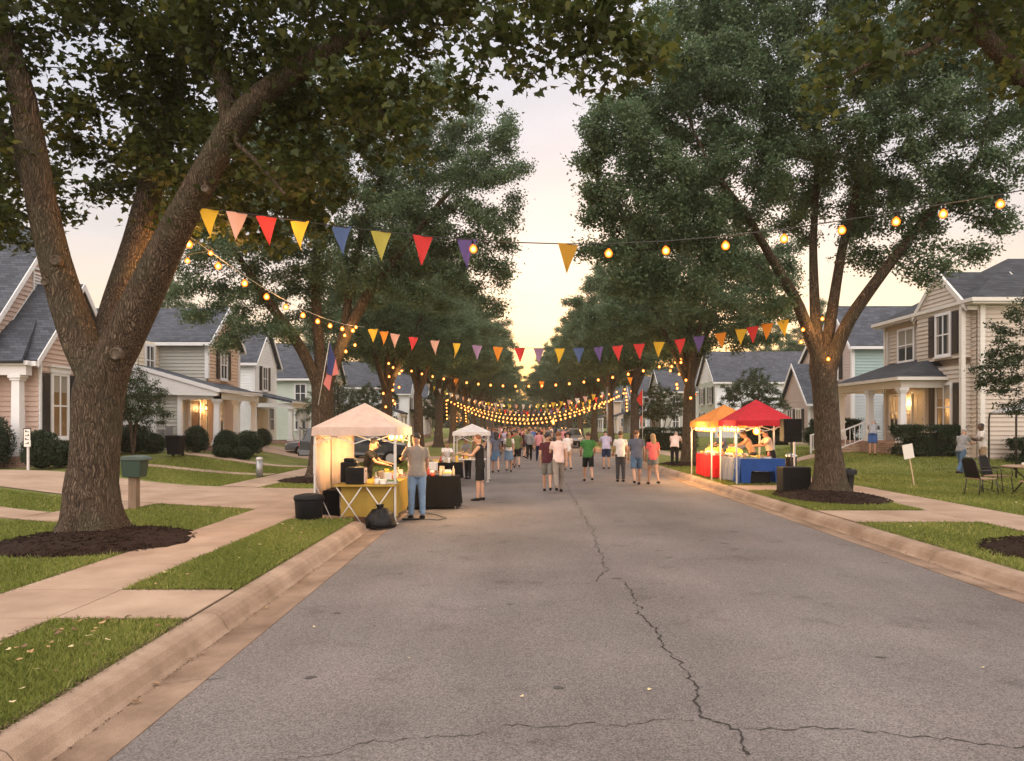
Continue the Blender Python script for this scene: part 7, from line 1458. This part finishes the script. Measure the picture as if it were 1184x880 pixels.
# things held and carried
hx = Vector(wb['_hand']); h2_ = Vector(wb['_hand2']); m = MB(); c_ = (hx+h2_)/2+Vector((-.03, 0, .03)); m.obox(c_, (0, .17, 0), (.10, 0, .03), (-.004, 0, .012)); tag(m.build('paper_tray', 'cardboard', origin=tuple(c_), bevel=.004), 'flat cardboard tray held by the woman in black', 'tray')
bxp = gp(588.5, 30.2); t = empty('backpack', (bxp[0], bxp[1]-.2, 1.2), 'small pale backpack worn by the person in the blue-grey skirt', 'backpack'); m = MB(); m.box(bxp[0]-.13, bxp[0]+.13, bxp[1]-.27, bxp[1]-.12, 1.05, 1.42, taper=.03); m.build('bag', cloth('olive'), t, bevel=.04); m = MB(); m.box(bxp[0]-.09, bxp[0]+.09, bxp[1]-.31, bxp[1]-.271, 1.08, 1.24); m.build('pocket', cloth('olive'), t, bevel=.015)
for o in bpy.data.objects:
    for q in ('_hand', '_hand2'):
        if q in o: del o[q]
# the crowd beyond: re-dressed copies
src = [o for o in bpy.data.objects if o.get('group') == GW]; rngC = random.Random(21); used = set(); n_ = 0; spots = []
tops = ['white', 'pinkish white', 'slate', 'maroon', 'coral', 'grey', 'olive', 'lavender', 'navy', 'beige', 'black', 'red', 'pink', 'blue']; bots = ['black', 'navy', 'denim', 'stone grey', 'khaki', 'charcoal', 'tan']
tries = 0
while n_ < 78 and tries < 6000:
    tries += 1; y = 34+rngC.random()**.9*64; x = rngC.gauss(.6, 2.0) if rngC.random() < .6 else rngC.uniform(-2.9, 3.4)
    if not -3.2 < x < 4.6 or (x > 3.5 and y > 55) or any((x-a)**2+((y-b)*.6)**2 < .42 for a, b in spots) or (y < 42 and (x > .0 or x < -1.6) ): continue
    s = rngC.choice(src); low_n = [c for c in s.children if c.name.split('.')[0] in ('shorts', 'trousers', 'skirt')][0].name.split('.')[0]; tp, bc = rngC.choice(tops), rngC.choice(bots)
    where = ('left' if x < -.4 else 'right' if x > 1.9 else 'middle'); dist = 'front' if y < 50 else 'middle' if y < 68 else 'back'; key = (tp, bc, low_n, where, dist)
    if key in used: continue
    used.add(key); spots.append((x, y)); n_ += 1; c = s.copy(); col.objects.link(c); c.location = (x, y, .03); c.rotation_euler.z = rngC.uniform(-.9, .9)+(math.pi if rngC.random() < .25 else 0); k = rngC.uniform(.92, 1.06); c.scale = (k, k, k)
    c['group'] = 'distant crowd filling the street'; c['label'] = f"distant person in {tp} top and {bc} {low_n}, {where} of the crowd's {dist} rows"
    for ch in s.children:
        d = ch.copy(); col.objects.link(d); d.parent = c; nm = ch.name.split('.')[0]
        if nm in ('shirt', 'shorts', 'trousers', 'skirt'): d.material_slots[0].link = 'OBJECT'; d.material_slots[0].material = cloth(tp if nm == 'shirt' else bc)

# ------------------------------------------------------------------ fallen leaves
LM = []
for nm, c in (('dry_leaf_tan', (.34, .20, .09)), ('dry_leaf_brown', (.14, .07, .035)), ('dry_leaf_pale', (.50, .40, .22))):
    mat(nm, c, .8); m = MB(); vs_ = [(u*.055, v*.075-.03, .006+.018*(u*u+(v-.4)**2)) for u, v in MAPLE*np.array([1.0, 1.0])]; m.add(vs_, [tuple(range(len(vs_)))]); LM.append(m.mesh('fallen_leaf', nm))
def leaf_on(x, y, z, grp, lab, k=1.0, mi=None):
    o = bpy.data.objects.new('fallen_leaf', LM[rngC.randrange(3) if mi is None else mi]); col.objects.link(o); o.location = (x, y, z); o.rotation_euler = (rngC.uniform(-.3, .3), rngC.uniform(-.3, .3), rngC.uniform(0, 6.28)); s = k*rngC.uniform(.55, 1.15); o.scale = (s, s*rngC.uniform(.6, 1), s); tag(o, lab, 'leaf', grp)
for _ in range(60): leaf_on(rngC.uniform(-4.3, -3.15), rngC.uniform(4.2, 6.9), .212, 'dry leaves on the nearest left verge', 'dry leaf lying on the nearest patch of grass on the left verge', 1.1)
for _ in range(40): leaf_on(rngC.uniform(-4.3, -3.15), rngC.uniform(8.2, 13.8), .21, 'dry leaves on the second left verge', 'dry leaf on the second grass patch of the left verge', .8)
for _ in range(26): leaf_on(rngC.uniform(-2.85, -2.66), rngC.uniform(4.3, 15), .0, 'dry leaves in the left gutter', 'brown leaf lying in the left gutter', .8, rngC.choice((0, 1)))
for _ in range(16): leaf_on(rngC.uniform(5.88, 6.05), rngC.uniform(8, 22), .0, 'dry leaves in the right gutter', 'brown leaf lying in the right gutter', .9, 1)
for _ in range(40): leaf_on(rngC.uniform(10.3, 17), rngC.uniform(16, 25), .27, 'pale leaves on the right lawn', 'pale leaf lying on the right house lawn', .9, 2)
for _ in range(14): leaf_on(rngC.uniform(6.5, 8.5), rngC.uniform(9, 19.5), .21, 'dry leaves on the right verge', 'dry leaf lying on the grass of the right verge', .8)
for px, py in ((440, 685), (560, 708), (473, 766), (604, 811), (751, 803), (363, 729), (1137, 777), (715, 655), (907, 656)):
    x, y = road_px(px, py); leaf_on(x, y, .036, 'leaves scattered on the asphalt', 'small pale leaf lying on the open asphalt', .55, 2)

# warm evening haze round the whole scene
m=bpy.data.materials.new('haze'); m.use_nodes=True; n=m.node_tree.nodes; n.remove(n['Principled BSDF']); v=n.new('ShaderNodeVolumePrincipled'); v.inputs['Color'].default_value=(1,.86,.72,1); v.inputs['Density'].default_value=.0005; v.inputs['Anisotropy'].default_value=.3
m.node_tree.links.new(v.outputs[0], n['Material Output'].inputs['Volume']); MATS['haze']=m
h=MB(); h.box(-170,170,-60,300,-1.5,24); o=h.build('haze','haze'); tag(o,kind='stuff')
